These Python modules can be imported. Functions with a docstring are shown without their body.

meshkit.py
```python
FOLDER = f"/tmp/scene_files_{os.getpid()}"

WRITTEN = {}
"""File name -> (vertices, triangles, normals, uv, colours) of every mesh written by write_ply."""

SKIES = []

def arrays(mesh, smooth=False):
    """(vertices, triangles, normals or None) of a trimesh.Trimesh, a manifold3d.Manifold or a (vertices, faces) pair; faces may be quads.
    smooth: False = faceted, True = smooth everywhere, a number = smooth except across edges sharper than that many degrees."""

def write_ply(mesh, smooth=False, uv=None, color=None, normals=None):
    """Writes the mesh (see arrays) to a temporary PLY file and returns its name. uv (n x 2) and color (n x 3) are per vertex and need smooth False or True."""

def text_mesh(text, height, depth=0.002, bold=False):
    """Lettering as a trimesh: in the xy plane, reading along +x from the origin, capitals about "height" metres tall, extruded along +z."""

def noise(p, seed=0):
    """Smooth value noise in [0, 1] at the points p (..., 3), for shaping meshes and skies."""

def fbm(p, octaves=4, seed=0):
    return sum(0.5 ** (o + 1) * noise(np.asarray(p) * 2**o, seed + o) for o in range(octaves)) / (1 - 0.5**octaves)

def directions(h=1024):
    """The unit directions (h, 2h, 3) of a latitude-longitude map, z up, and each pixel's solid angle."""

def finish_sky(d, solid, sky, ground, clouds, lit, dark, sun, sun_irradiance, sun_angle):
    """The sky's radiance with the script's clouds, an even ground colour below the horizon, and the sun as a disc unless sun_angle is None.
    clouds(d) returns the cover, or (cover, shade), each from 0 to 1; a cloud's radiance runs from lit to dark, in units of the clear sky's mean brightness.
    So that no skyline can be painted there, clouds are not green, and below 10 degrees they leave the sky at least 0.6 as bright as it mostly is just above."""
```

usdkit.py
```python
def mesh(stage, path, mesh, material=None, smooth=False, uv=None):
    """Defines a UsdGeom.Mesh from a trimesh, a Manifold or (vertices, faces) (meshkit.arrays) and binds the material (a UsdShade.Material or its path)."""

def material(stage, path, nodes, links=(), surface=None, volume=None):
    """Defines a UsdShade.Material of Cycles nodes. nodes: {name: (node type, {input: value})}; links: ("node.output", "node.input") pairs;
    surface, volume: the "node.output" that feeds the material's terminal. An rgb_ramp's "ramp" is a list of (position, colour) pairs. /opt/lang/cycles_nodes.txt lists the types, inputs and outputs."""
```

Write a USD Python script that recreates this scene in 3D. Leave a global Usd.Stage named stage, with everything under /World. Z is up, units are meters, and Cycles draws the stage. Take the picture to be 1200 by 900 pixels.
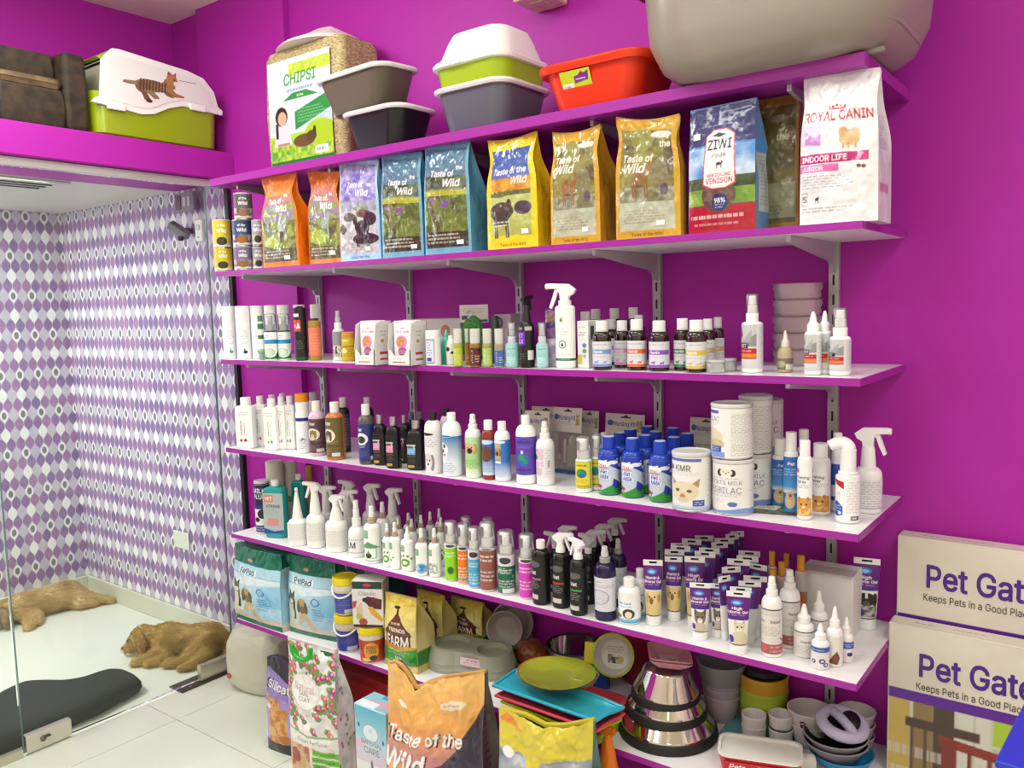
import math, random, numpy as np, trimesh, shapely, manifold3d, usdkit, meshkit
from shapely import affinity
from shapely.geometry import Polygon
from pxr import Usd, UsdGeom, UsdLux, UsdShade, Gf, Sdf, Vt

stage = Usd.Stage.CreateInMemory()
UsdGeom.SetStageUpAxis(stage, 'Z'); UsdGeom.SetStageMetersPerUnit(stage, 1.0)
UsdGeom.Xform.Define(stage, '/World'); UsdGeom.Scope.Define(stage, '/World/Looks')
PI = math.pi
rnd = random.Random(7)

# ---------------------------------------------------------------- camera
FPX, YAW, PITCH, ROLL = 967.31, 0.647064, -0.0946476, -0.0270019
CAM = np.array([2.61725543, -2.20585608, 1.57024607])
def _rot():
    cy, sy, cp, sp = math.cos(YAW), math.sin(YAW), math.cos(PITCH), math.sin(PITCH)
    f = np.array([-sy * cp, cy * cp, sp]); r = np.array([cy, sy, 0.]); u = np.cross(r, f)
    cr, sr = math.cos(ROLL), math.sin(ROLL)
    return np.array([cr * r + sr * u, -sr * r + cr * u, f])
RM = _rot()
cam = UsdGeom.Camera.Define(stage, '/World/camera')
cam.CreateHorizontalApertureAttr(36.0); cam.CreateVerticalApertureAttr(27.0)
cam.CreateFocalLengthAttr(FPX * 36 / 1200); cam.CreateClippingRangeAttr(Gf.Vec2f(0.05, 50))
cam.AddTransformOp().Set(Gf.Matrix4d(*RM[0], 0, *RM[1], 0, *(-RM[2]), 0, *CAM, 1))
EXPOSURE = 1.0
cam.CreateExposureAttr(EXPOSURE)

# ---------------------------------------------------------------- lights: ceiling panels of the shop, one in the kennel
def rect_light(name, x, y, z, w, h, power, col=(.96, 1., .95)):
    l = UsdLux.RectLight.Define(stage, '/World/' + name)
    l.CreateWidthAttr(w); l.CreateHeightAttr(h); l.CreateIntensityAttr(power); l.CreateColorAttr(Gf.Vec3f(*col))
    l.AddTranslateOp().Set(Gf.Vec3d(x, y, z))
CEIL = 2.889
PANELS = [(3.25, -1.35, 15), (1.45, -1.5, 13), (-0.05, -1.25, 17), (3.3, -3.2, 11), (1.4, -3.3, 11), (0.0, -3.2, 11)]
for i, (x, y, p) in enumerate(PANELS):
    rect_light('panel_lamp_%03d' % i, x, y, CEIL - .022, .52, .52, p * .62)
    s = UsdLux.SphereLight.Define(stage, '/World/globe_lamp_%03d' % i)      # a hanging globe beside each panel, which lights the ceiling too
    s.CreateRadiusAttr(.09); s.CreateIntensityAttr(p * (.95 if y > -2 else .62)); s.CreateColorAttr(Gf.Vec3f(.96, 1., .95)); s.AddTranslateOp().Set(Gf.Vec3d(x + .5, y + (.35 if y > -2 else -.25), CEIL - .3))
rect_light('kennel_lamp', -1.4, -1.2, 2.13, .9, 1.25, 10.5)
# ---------------------------------------------------------------- pixel <-> world, for standing things on real planes
def ray(px, py): return RM.T @ np.array([(px - 600) / FPX, (450 - py) / FPX, 1.0])
def hit(px, py, axis, val):
    d = ray(px, py); return CAM + (val - CAM[axis]) / d[axis] * d
def pr(P):
    q = RM @ (np.asarray(P, float) - CAM); return np.array([600 + FPX * q[0] / q[2], 450 - FPX * q[1] / q[2]])
def mpp(P): return float((RM[2] @ (np.asarray(P, float) - CAM)) / FPX)
def xat(px, y, z):                       # x of the point on the line (y, z fixed) seen in pixel column px
    a, b = 0., 1.
    A = RM[0] * FPX - (px - 600) * RM[2]
    return CAM[0] - (A[1] * (y - CAM[1]) + A[2] * (z - CAM[2])) / A[0]
def yat(px, x, z):
    A = RM[0] * FPX - (px - 600) * RM[2]
    return CAM[1] - (A[0] * (x - CAM[0]) + A[2] * (z - CAM[2])) / A[1]
def zat(py, x, y):
    A = RM[1] * FPX - (450 - py) * RM[2]
    return CAM[2] - (A[0] * (x - CAM[0]) + A[1] * (y - CAM[1])) / A[2]
def away(P):                             # horizontal unit vector from the camera to P
    d = np.array([P[0] - CAM[0], P[1] - CAM[1], 0.]); return d / np.linalg.norm(d)

# ---------------------------------------------------------------- colour and materials
def lin(c):
    if not isinstance(c, str): return tuple(c)
    c = c.lstrip('#'); c = ''.join(x * 2 for x in c) if len(c) == 3 else c
    return tuple((lambda s: s / 12.92 if s <= .04045 else ((s + .055) / 1.055) ** 2.4)(int(c[i:i + 2], 16) / 255) for i in (0, 2, 4))
_mats = {}
def newmat(nodes, links, surface, volume=None):
    return usdkit.material(stage, '/World/Looks/look_%03d' % (len(_mats) + 1), nodes, links, surface=surface)
def M(c, rough=.45, metal=0., spec=.5, bump=0., bscale=60., coat=0.):
    k = ('M', c, rough, metal, spec, bump, bscale, coat)
    if k not in _mats:
        p = {'base_color': lin(c), 'roughness': rough, 'metallic': metal, 'specular_ior_level': spec, 'coat_weight': coat, 'coat_roughness': .1}
        nodes = {'p': ('principled_bsdf', p)}; links = []
        n0 = {'tc': ('texture_coordinate', {}), 'n': ('noise_texture', {'scale': bscale, 'detail': 3.})}
        if bump:
            nodes = {**n0, 'b': ('bump', {'strength': bump, 'distance': .004}), **nodes}
            links = [('tc.object', 'n.vector'), ('n.fac', 'b.height'), ('b.normal', 'p.normal')]
        _mats[k] = newmat(nodes, links, 'p.BSDF')
    return _mats[k]
def PRINT(rough=.4, bump=0., bscale=60., coat=0., metal=0.):
    k = ('PR', rough, bump, bscale, coat, metal)
    if k not in _mats:
        nodes = {'a': ('attribute', {'attribute': 'tint'}), 'tc': ('texture_coordinate', {}), 'n': ('noise_texture', {'scale': bscale, 'detail': 3.}),
                 'b': ('bump', {'strength': bump, 'distance': .004}), 'p': ('principled_bsdf', {'roughness': rough, 'coat_weight': coat, 'coat_roughness': .12, 'metallic': metal})}
        links = [('a.color', 'p.base_color')]
        if bump: links += [('tc.object', 'n.vector'), ('n.fac', 'b.height'), ('b.normal', 'p.normal')]
        else: nodes = {k2: v for k2, v in nodes.items() if k2 in 'ap'}
        _mats[k] = newmat(nodes, links, 'p.BSDF')
    return _mats[k]
def CLEAR(c='#ffffff', body=.18, rough=.1):     # clear or tinted thin plastic and glass: transparent, a little body, fresnel gloss
    k = ('C', c, body, rough)
    if k not in _mats:
        t = tuple(.25 + .75 * x for x in lin(c)) if body < .5 else lin(c)
        nodes = {'t': ('transparent_bsdf', {'color': t}), 'd': ('principled_bsdf', {'base_color': lin(c), 'roughness': .35}), 'm': ('mix_closure', {'fac': float(body)}),
                 'g': ('glossy_bsdf', {'color': (1, 1, 1), 'roughness': float(rough)}), 'f': ('fresnel', {'IOR': 1.3}), 'x': ('mix_closure', {})}
        links = [('t.BSDF', 'm.closure1'), ('d.BSDF', 'm.closure2'), ('m.closure', 'x.closure1'), ('g.BSDF', 'x.closure2'), ('f.fac', 'x.fac')]
        _mats[k] = newmat(nodes, links, 'x.closure')
    return _mats[k]
def NOISY(c1, c2, scale=30., rough=.6, stretch=(1, 1, 1), bump=0., lo=.35, hi=.65, detail=4.):
    k = ('N', c1, c2, scale, rough, stretch, bump, lo, hi)
    if k not in _mats:
        nodes = {'tc': ('texture_coordinate', {}), 'mp': ('mapping', {'scale': stretch}), 'n': ('noise_texture', {'scale': scale, 'detail': detail}),
                 'r': ('rgb_ramp', {'ramp': [(lo, lin(c1)), (hi, lin(c2))]}), 'b': ('bump', {'strength': bump, 'distance': .01}), 'p': ('principled_bsdf', {'roughness': rough})}
        links = [('tc.object', 'mp.vector'), ('mp.vector', 'n.vector'), ('n.fac', 'r.fac'), ('r.color', 'p.base_color')]
        if bump: links += [('n.fac', 'b.height'), ('b.normal', 'p.normal')]
        else: nodes.pop('b')
        _mats[k] = newmat(nodes, links, 'p.BSDF')
    return _mats[k]

# ---------------------------------------------------------------- prims
_used = {}
def numbered(parent, name):
    k = (str(parent), name); i = _used.get(k, 0); _used[k] = i + 1
    return name if i == 0 else '%s_%03d' % (name, i)
def ppath(parent): return '/World' if parent is None else str(parent.GetPath())
def tag(o, label=None, cat=None, group=None, kind=None):
    for k, v in (('label', label), ('category', cat), ('group', group), ('kind', kind)):
        if v: o.SetCustomDataByKey(k, v)
    return o
def thing(name, label, cat, loc=(0, 0, 0), rz=0., group=None, kind=None):
    x = UsdGeom.Xform.Define(stage, '/World/' + numbered('/World', name))
    x.AddTranslateOp().Set(Gf.Vec3d(*map(float, loc))); x.AddRotateZOp().Set(math.degrees(rz))
    return tag(x.GetPrim(), label, cat, group, kind)
def obj(name, g, mat, parent=None, smooth=35, tint=None, label=None):
    pp = ppath(parent)
    if tint is not None and smooth not in (True, False): smooth = True
    m = usdkit.mesh(stage, pp + '/' + numbered(pp, name), g, mat, smooth=smooth)
    if tint is not None:
        pv = UsdGeom.PrimvarsAPI(m).CreatePrimvar('tint', Sdf.ValueTypeNames.Color3fArray, 'vertex')
        pv.Set(Vt.Vec3fArray.FromNumpy(np.asarray(tint, np.float32)))
    if label: m.GetPrim().SetCustomDataByKey('label', label)
    return m.GetPrim()
def struct(name, g, mat, parent=None, smooth=False, tint=None):
    o = obj(name, g, mat, parent, smooth, tint)
    if parent is None: o.SetCustomDataByKey('kind', 'structure')
    return o
def dup(src, loc, rz, label=None, group=None):
    d = src.GetCustomData()
    r = thing(src.GetName().rstrip('0123456789').rstrip('_'), label or d['label'], d['category'], loc, rz, group or d.get('group'))
    r.GetReferences().AddInternalReference(src.GetPath()); r.SetInstanceable(True)
    if label: r.SetCustomDataByKey('label', label)
    return r

# ---------------------------------------------------------------- shapes
def join(parts):
    vs, fs, n = [], [], 0
    for v, f in parts:
        v = np.asarray(v, float); f = np.asarray(f, int)
        if f.shape[1] == 4: f = np.vstack([f[:, [0, 1, 2]], f[:, [0, 2, 3]]])
        vs.append(v); fs.append(f + n); n += len(v)
    return np.vstack(vs), np.vstack(fs)
def tm(m): return np.array(m.vertices), np.array(m.faces)
def mv(g, d): return np.asarray(g[0]) + np.asarray(d, float), g[1]
def rotz(g, a):
    c, s = math.cos(a), math.sin(a); return np.asarray(g[0]) @ np.array([[c, s, 0], [-s, c, 0], [0, 0, 1]]), g[1]
def rot(g, ax, a): return np.asarray(g[0]) @ trimesh.transformations.rotation_matrix(a, ax)[:3, :3].T, g[1]
def box(x0, y0, z0, x1, y1, z1):
    v = np.array([[x, y, z] for z in (z0, z1) for y in (y0, y1) for x in (x0, x1)], float)
    f = np.array([[0, 2, 3], [0, 3, 1], [4, 5, 7], [4, 7, 6], [0, 1, 5], [0, 5, 4], [2, 6, 7], [2, 7, 3], [0, 4, 6], [0, 6, 2], [1, 3, 7], [1, 7, 5]])
    return v, f
def rings(R, close=True, capa=True, capb=True):     # R: list of (n,3) loops, joined into a skin
    n = len(R[0]); v = np.vstack(R); f = []
    idx = np.arange(n); nx = (idx + 1) % n
    if not close: idx, nx = idx[:-1], nx[:-1]
    for k in range(len(R) - 1):
        a, b = k * n, (k + 1) * n
        f.append(np.stack([a + idx, a + nx, b + nx], 1)); f.append(np.stack([a + idx, b + nx, b + idx], 1))
    if close and capa:
        v = np.vstack([v, R[0].mean(0)]); f.append(np.stack([np.full(n, len(v) - 1), nx, idx], 1))
    if close and capb:
        v = np.vstack([v, R[-1].mean(0)]); a = (len(R) - 1) * n; f.append(np.stack([np.full(n, len(v) - 1), a + idx, a + nx], 1))
    return v, np.vstack(f)
def lathe(prof, n=22, sy=1.0, capa=True, capb=True):
    t = np.arange(n) / n * 2 * PI
    return rings([np.stack([r * np.cos(t), r * sy * np.sin(t), np.full(n, z)], 1) for r, z in prof], True, capa, capb)
def rrect(hw, hd, r, z, k=5, dx=0., dy=0.):
    r = max(min(r, hw * .999, hd * .999), 1e-5); out = []
    for cx, cy, a0 in ((hw - r, hd - r, 0), (-(hw - r), hd - r, PI / 2), (-(hw - r), -(hd - r), PI), (hw - r, -(hd - r), 1.5 * PI)):
        a = a0 + np.linspace(0, PI / 2, k); out.append(np.stack([cx + r * np.cos(a), cy + r * np.sin(a)], 1))
    p = np.vstack(out); return np.column_stack([p[:, 0] + dx, p[:, 1] + dy, np.full(len(p), z)])
def loft(rs, k=5, caps=True): return rings([rrect(*a[:4], k, *(a[4:] or (0., 0.))) for a in rs], True, caps, caps)
def rbox(w, d, h, r=.003, e=.002, z0=0.):            # box with rounded uprights and a chamfer
    return loft([(w / 2 - e, d / 2 - e, max(r - e, 1e-4), z0), (w / 2, d / 2, r, z0 + e), (w / 2, d / 2, r, z0 + h - e), (w / 2 - e, d / 2 - e, max(r - e, 1e-4), z0 + h)], 3)
def prism(poly, t, axis='y'):                         # extrudes a shapely polygon in (x, z) by t along y
    m = trimesh.creation.extrude_polygon(poly, t, engine='earcut'); v, f = tm(m)
    v = np.column_stack([v[:, 0], -(v[:, 2] - t / 2), v[:, 1]])
    return v, f
def tube(pts, r, n=8, closed=False):
    pts = np.asarray(pts, float); T = np.gradient(pts, axis=0)
    if closed: T = np.roll(pts, -1, 0) - np.roll(pts, 1, 0)
    T /= np.linalg.norm(T, axis=1, keepdims=True); up = np.array([0, 0, 1.]) if abs(T[0, 2]) < .9 else np.array([1., 0, 0])
    R = []; r = np.broadcast_to(r, len(pts)); N = np.cross(up, T[0])
    for p, t, q in zip(pts, T, r):
        N = N - t * (N @ t); N /= np.linalg.norm(N); B = np.cross(t, N); a = np.arange(n) / n * 2 * PI
        R.append(p + q * (np.cos(a)[:, None] * N + np.sin(a)[:, None] * B))
    if closed: R.append(R[0]); return rings(R, True, False, False)
    return rings(R)

# ---------------------------------------------------------------- flat print: colours per vertex on a fine grid
_glyphs = {}
def glyphs(text, bold=True):
    if (text, bold) not in _glyphs:
        m = meshkit.text_mesh(text, 1.0, .1, bold); t = m.triangles; top = t[(t[:, :, 2] > .099).all(1)][:, :, :2]
        tri = shapely.polygons(top); g = shapely.union_all(shapely.buffer(tri, .004)); shapely.prepare(g)
        _glyphs[(text, bold)] = (g, g.bounds)
    return _glyphs[(text, bold)]
def dogface(cx, cy, s, c='#c9a066', e='#8a5c30', a=1., mz='#e8d8b8'):
    return [('o', cx - s * .42 * a, cy - s * .05, s * .2 * a, s * .48, e), ('o', cx + s * .42 * a, cy - s * .05, s * .2 * a, s * .48, e), ('o', cx, cy, s * .42 * a, s * .5, c), ('o', cx, cy - s * .22, s * .24 * a, s * .26, mz),
            ('o', cx - s * .17 * a, cy + s * .08, s * .06 * a, s * .07, '#221810'), ('o', cx + s * .17 * a, cy + s * .08, s * .06 * a, s * .07, '#221810'), ('o', cx, cy - s * .14, s * .09 * a, s * .08, '#1a1412')]
def catface(cx, cy, s, c='#b09878', e='#7d6650', a=1.):
    return [('p', [(cx - s * .5 * a, cy + s * .75), (cx - s * .5 * a, cy), (cx - s * .05 * a, cy + s * .35)], e), ('p', [(cx + s * .5 * a, cy + s * .75), (cx + s * .5 * a, cy), (cx + s * .05 * a, cy + s * .35)], e), ('o', cx, cy, s * .5 * a, s * .48, c),
            ('o', cx, cy - s * .2, s * .22 * a, s * .2, '#efe6d8'), ('o', cx - s * .2 * a, cy + s * .08, s * .09 * a, s * .08, '#2c3a2c'), ('o', cx + s * .2 * a, cy + s * .08, s * .09 * a, s * .08, '#2c3a2c'), ('o', cx, cy - s * .1, s * .06 * a, s * .05, '#8a4a44')]
def fourleg(cx, cy, s, c, a=1., flip=1):
    f = flip
    return [('o', cx, cy, s * .5 * a, s * .22, c), ('o', cx + f * s * .52 * a, cy + s * .24, s * .17 * a, s * .17, c), ('p', [(cx + f * s * .3 * a, cy), (cx + f * s * .42 * a, cy + s * .3), (cx + f * s * .6 * a, cy + s * .15), (cx + f * s * .45 * a, cy - s * .1)], c),
            *[('r', cx + q * s * a - s * .05 * a, cy - s * .55, cx + q * s * a + s * .05 * a, cy, c) for q in (-.4, -.27, .27, .4)]]
def _mask(L, U, V, W, H, du, dv):
    k = L[0]
    if k == 't':
        txt, cx, cy, h, mw = L[1], L[2], L[3], L[4], (L[6] if len(L) > 6 else 1.); sl = L[7] if len(L) > 7 else 0.
        g, b = glyphs(txt, not (len(L) > 8 and L[8]))
        sy = h * H; sx = min(sy, mw * W / (b[2] - b[0]))
        gx = (U * W - cx * W) / sx + (b[0] + b[2]) / 2; gy = (V * H - cy * H) / sy + .5
        gx = gx - sl * (gy - .5); m = np.zeros(len(U)); jx, jy = du * W / sx / 4, dv * H / sy / 4
        i = np.nonzero((gx > b[0] - .1) & (gx < b[2] + .1) & (gy > b[1] - .1) & (gy < b[3] + .1))[0]
        for a, c in ((-1, -1), (1, -1), (-1, 1), (1, 1)): m[i] += shapely.contains_xy(g, gx[i] + a * jx, gy[i] + c * jy) / 4
        return m
    m = np.zeros(len(U))
    for a, c in ((-.25, -.25), (.25, -.25), (-.25, .25), (.25, .25)):
        u, v = U + a * du, V + c * dv
        if k == 'r': q = (u > L[1]) & (v > L[2]) & (u < L[3]) & (v < L[4])
        elif k == 'o': q = ((u - L[1]) / L[3]) ** 2 + ((v - L[2]) / L[4]) ** 2 < 1
        elif k == 'O':
            d = ((u - L[1]) / L[3]) ** 2 + ((v - L[2]) / L[4]) ** 2; q = (d < 1) & (d > L[6] ** 2)
        elif k == 'p': q = shapely.contains_xy(Polygon(L[1]), u, v)
        elif k == 'l':
            x0, y0, x1, y1, n = L[1:6]; w = (v - y0) / (y1 - y0) * n; row = np.floor(w)
            q = (u > x0) & (u < x1) & (v > y0) & (v < y1) & (np.abs(w - row - .5) < .24) & (np.sin(u * W * 900 + row * 7.3) + np.sin(u * W * 390 + row * 3.1) > -.9) & (u < x1 - (x1 - x0) * .25 * (np.sin(row * 5.1) * .5 + .5))
        else: q = np.zeros(len(U), bool)
        m += q / 4
    return m
def paint(U, V, W, H, base, layers, du, dv):
    col = np.tile(np.array(lin(base), float), (len(U), 1))
    for L in layers:
        k = L[0]
        if k == 'g':
            q = (U > L[1]) & (V > L[2]) & (U < L[3]) & (V < L[4]); t = ((V - L[2]) / (L[4] - L[2]))[q][:, None]
            col[q] = np.array(lin(L[5])) * (1 - t) + np.array(lin(L[6])) * t; continue
        if k == 'n':
            q = (U > L[1]) & (V > L[2]) & (U < L[3]) & (V < L[4])
            t = np.clip((meshkit.fbm(np.stack([U[q] * W * L[7], V[q] * H * L[7], np.full(q.sum(), L[7] * 3.3)], 1), 3) - .5) * 3 + .5, 0, 1)[:, None]
            col[q] = np.array(lin(L[5])) * (1 - t) + np.array(lin(L[6])) * t; continue
        c = L[6] if k == 'l' else L[5] if k in 'roOt' else L[2]
        m = _mask(L, U, V, W, H, du, dv)[:, None] * (.6 if k == 'l' else 1.)
        col = col * (1 - m) + np.array(lin(c)) * m
    return col
def sheet(fn, W, H, base, layers, res=.0013, cap=26000):     # fn(u, v) -> points; returns geometry and tints
    nu, nv = max(3, int(W / res)), max(3, int(H / res))
    if nu * nv > cap: q = math.sqrt(cap / (nu * nv)); nu, nv = int(nu * q), int(nv * q)
    uu, vv = np.meshgrid(np.linspace(0, 1, nu + 1), np.linspace(0, 1, nv + 1)); U, V = uu.ravel(), vv.ravel()
    P = fn(U, V); a = (np.arange(nv)[:, None] * (nu + 1) + np.arange(nu)).ravel()
    f = np.vstack([np.stack([a, a + 1, a + nu + 2], 1), np.stack([a, a + nu + 2, a + nu + 1], 1)])
    return (P, f), paint(U, V, W, H, base, layers, 1 / nu, 1 / nv)
def printed(name, fn, W, H, base, layers, parent, mat=None, res=.0013, label=None, cap=26000):
    g, t = sheet(fn, W, H, base, layers, res, cap)
    return obj(name, g, mat or PRINT(), parent, True, t, label)
def flat(x0, z0, x1, z1, y):              # a panel facing -y in local coordinates
    return lambda u, v: np.stack([x0 + (x1 - x0) * u, np.full(len(u), y), z0 + (z1 - z0) * v], 1)
def flatx(y0, z0, y1, z1, x):             # a panel facing +x
    return lambda u, v: np.stack([np.full(len(u), x), y0 + (y1 - y0) * u, z0 + (z1 - z0) * v], 1)
def wrap(r, z0, z1, arc, off=0., sy=1., r1=None):      # a sleeve on a round body, its middle facing -y turned by off
    def fn(u, v):
        a = -PI / 2 + off + (u - .5) * arc; q = r + ((r1 or r) - r) * v
        return np.stack([q * np.cos(a), q * sy * np.sin(a), z0 + (z1 - z0) * v], 1)
    return fn
# ================================================================ the room
def wallpaper(horizontal):
    N, Lk = {}, []
    def m(name, op, a, b=None, c=None):
        N[name] = ('math', {'math_type': op, **{'value%d' % (i + 1): float(x) for i, x in enumerate((a, b, c)) if isinstance(x, (int, float))}})
        Lk.extend((x, '%s.value%d' % (name, i + 1)) for i, x in enumerate((a, b, c)) if isinstance(x, str))
        return name + '.value'
    N['g'] = ('geometry', {}); N['s'] = ('separate_xyz', {}); Lk.append(('g.position', 's.vector'))
    X = m('X', 'divide', 's.' + horizontal, .0465); Z0 = m('Z0', 'subtract', 's.z', .012); Z = m('Z', 'divide', Z0, .105)
    rx, rz = m('rx0', 'add', X, .5), m('rz0', 'add', Z, .5); ix, iz = m('ix', 'floor', rx), m('iz', 'floor', rz)
    dx = m('dx', 'absolute', m('dx0', 'subtract', X, ix)); dz = m('dz', 'absolute', m('dz0', 'subtract', Z, iz))
    t = m('t', 'multiply', dz, 2.); t2 = m('t2', 'multiply', t, t); s3 = m('s3', 'multiply_add', t, -2., 3.); sa = m('sa', 'multiply', t2, s3); sa2 = m('sa2', 'multiply', sa, sa); sb3 = m('sb3', 'multiply_add', sa, -2., 3.); sc = m('sc', 'multiply', sa2, sb3); sm = m('sm', 'multiply_add', m('half', 'multiply', m('dif', 'subtract', sc, sa), .5), 1., sa)
    d = m('d', 'multiply_add', sm, .5, dx); inA = m('inA', 'less_than', d, .5)
    zodd = m('zodd', 'floored_modulo', iz, 2.); xodd = m('xodd', 'floored_modulo', ix, 2.)
    e1 = m('e1', 'divide', dx, .5); e2 = m('e2', 'divide', dz, .36); q = m('q', 'add', m('e11', 'multiply', e1, e1), m('e22', 'multiply', e2, e2))
    core = m('core', 'less_than', q, .26); ringo = m('ringo', 'less_than', d, .44); seam = m('seam', 'less_than', m('sd', 'absolute', m('sd0', 'subtract', d, .5)), .045)
    N['cv'] = ('combine_xyz', {}); Lk += [('X.value', 'fx.value1')]
    N['fx'] = ('math', {'math_type': 'floor'}); N['fz'] = ('math', {'math_type': 'floor'}); Lk += [('Z.value', 'fz.value1'), ('fx.value', 'cv.x'), ('fz.value', 'cv.y')]
    N['wn'] = ('white_noise_texture', {'dimensions': '2D'}); Lk.append(('cv.vector', 'wn.vector'))
    N['no'] = ('noise_texture', {'scale': 26., 'detail': 4.}); Lk.append(('g.position', 'no.vector'))
    def mix(name, f, a, b):
        N[name] = ('mix', {k: lin(v) for k, v in (('color1', a), ('color2', b)) if v[0] == '#'})
        Lk.extend([(f, name + '.fac')] + [(v, name + '.' + k) for k, v in (('color1', a), ('color2', b)) if v[0] != '#'])
        return name + '.color'
    grey = mix('grey', 'no.fac', '#b3acbc', '#d2ced6'); white = mix('white', 'no.fac', '#e6e6e2', '#f4f3f0')
    pur0 = mix('pur0', 'wn.value', '#6f5690', '#a06f9e'); nm = m('nm', 'multiply', 'no.fac', .45); pur = mix('pur', nm, pur0, '#b9a4c4')
    dark = mix('dark', 'no.fac', '#6d6a72', '#8f8c92')
    ring = mix('ring', core, mix('ringb', ringo, grey, '#ecebe8'), dark)
    evenrow = mix('evenrow', xodd, ring, grey); oddrow = mix('oddrow', xodd, white, grey)
    A = mix('A', zodd, evenrow, oddrow); full0 = mix('full0', inA, pur, A); sf = m('sf', 'multiply', seam, .45); full = mix('full', sf, full0, '#d9d0dd')
    N['p'] = ('principled_bsdf', {'roughness': .5}); Lk.append((full, 'p.base_color'))
    k = ('wallpaper', horizontal); _mats[k] = newmat(N, Lk, 'p.BSDF'); return _mats[k]

PURPLE = M('#ae24a4', .5, spec=.28, bump=.03, bscale=30.)
PURPLE_EDGE = M('#9e2899', .35, spec=.35)
CREAM = M('#f5edd8', .6); WHITE_BOARD = M('#f1efef', .25); DARK = M('#161414', .5); STEEL = M('#c9c8c4', .3, 1.); SATIN = M('#cfd0cb', .35, .6)
YB, XR = -4.6, 4.6                       # back of the shop and its right side

fl = thing('floor', None, None, kind='structure')
obj('grout_bed', box(-.53, YB, -.03, XR, 0, -.0025), M('#8d8a7c', .8), fl, False)
TILE = [NOISY('#dee4d4', '#e6ebde', 3., .16), NOISY('#e0e6d7', '#e8ede1', 3., .16)]
for i in range(-1, 9):
    for j in range(0, 9):
        x0, x1 = max(-.31 + .6 * i, -.53), min(-.31 + .6 * (i + 1), XR); y1, y0 = min(-.555 - .6 * (j - 1), 0), max(-.555 - .6 * j, YB)
        if x1 - x0 > .02 and y1 - y0 > .02:
            obj('tile', mv(rbox(x1 - x0 - .003, y1 - y0 - .003, .02, .001, .001), ((x0 + x1) / 2, (y0 + y1) / 2, -.02)), TILE[(i * 3 + j) % 2], fl, False)
struct('ceiling', box(-1.05, YB, CEIL, XR, .12, CEIL + .1), CREAM)
w = thing('wall_back', None, None, kind='structure')      # the shelf wall, its painted pier and the far end of the same wall
obj('plaster', box(-2.2, 0, -.05, XR, .12, CEIL), PURPLE, w, False)
obj('pier', box(-.70, -.03, 0, -.11, .01, CEIL), PURPLE, w, False)
struct('wall_right', box(XR, YB, 0, XR + .1, .12, CEIL), CREAM)
struct('wall_front', box(-.6, YB - .1, 0, XR, YB, CEIL), CREAM)
struct('wall_left', box(-.63, YB, 0, -.53, -2.0, CEIL), PURPLE)
struct('wall_loft', box(-1.05, -2.0, 2.25, -.945, 0.02, CEIL), PURPLE)

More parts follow.
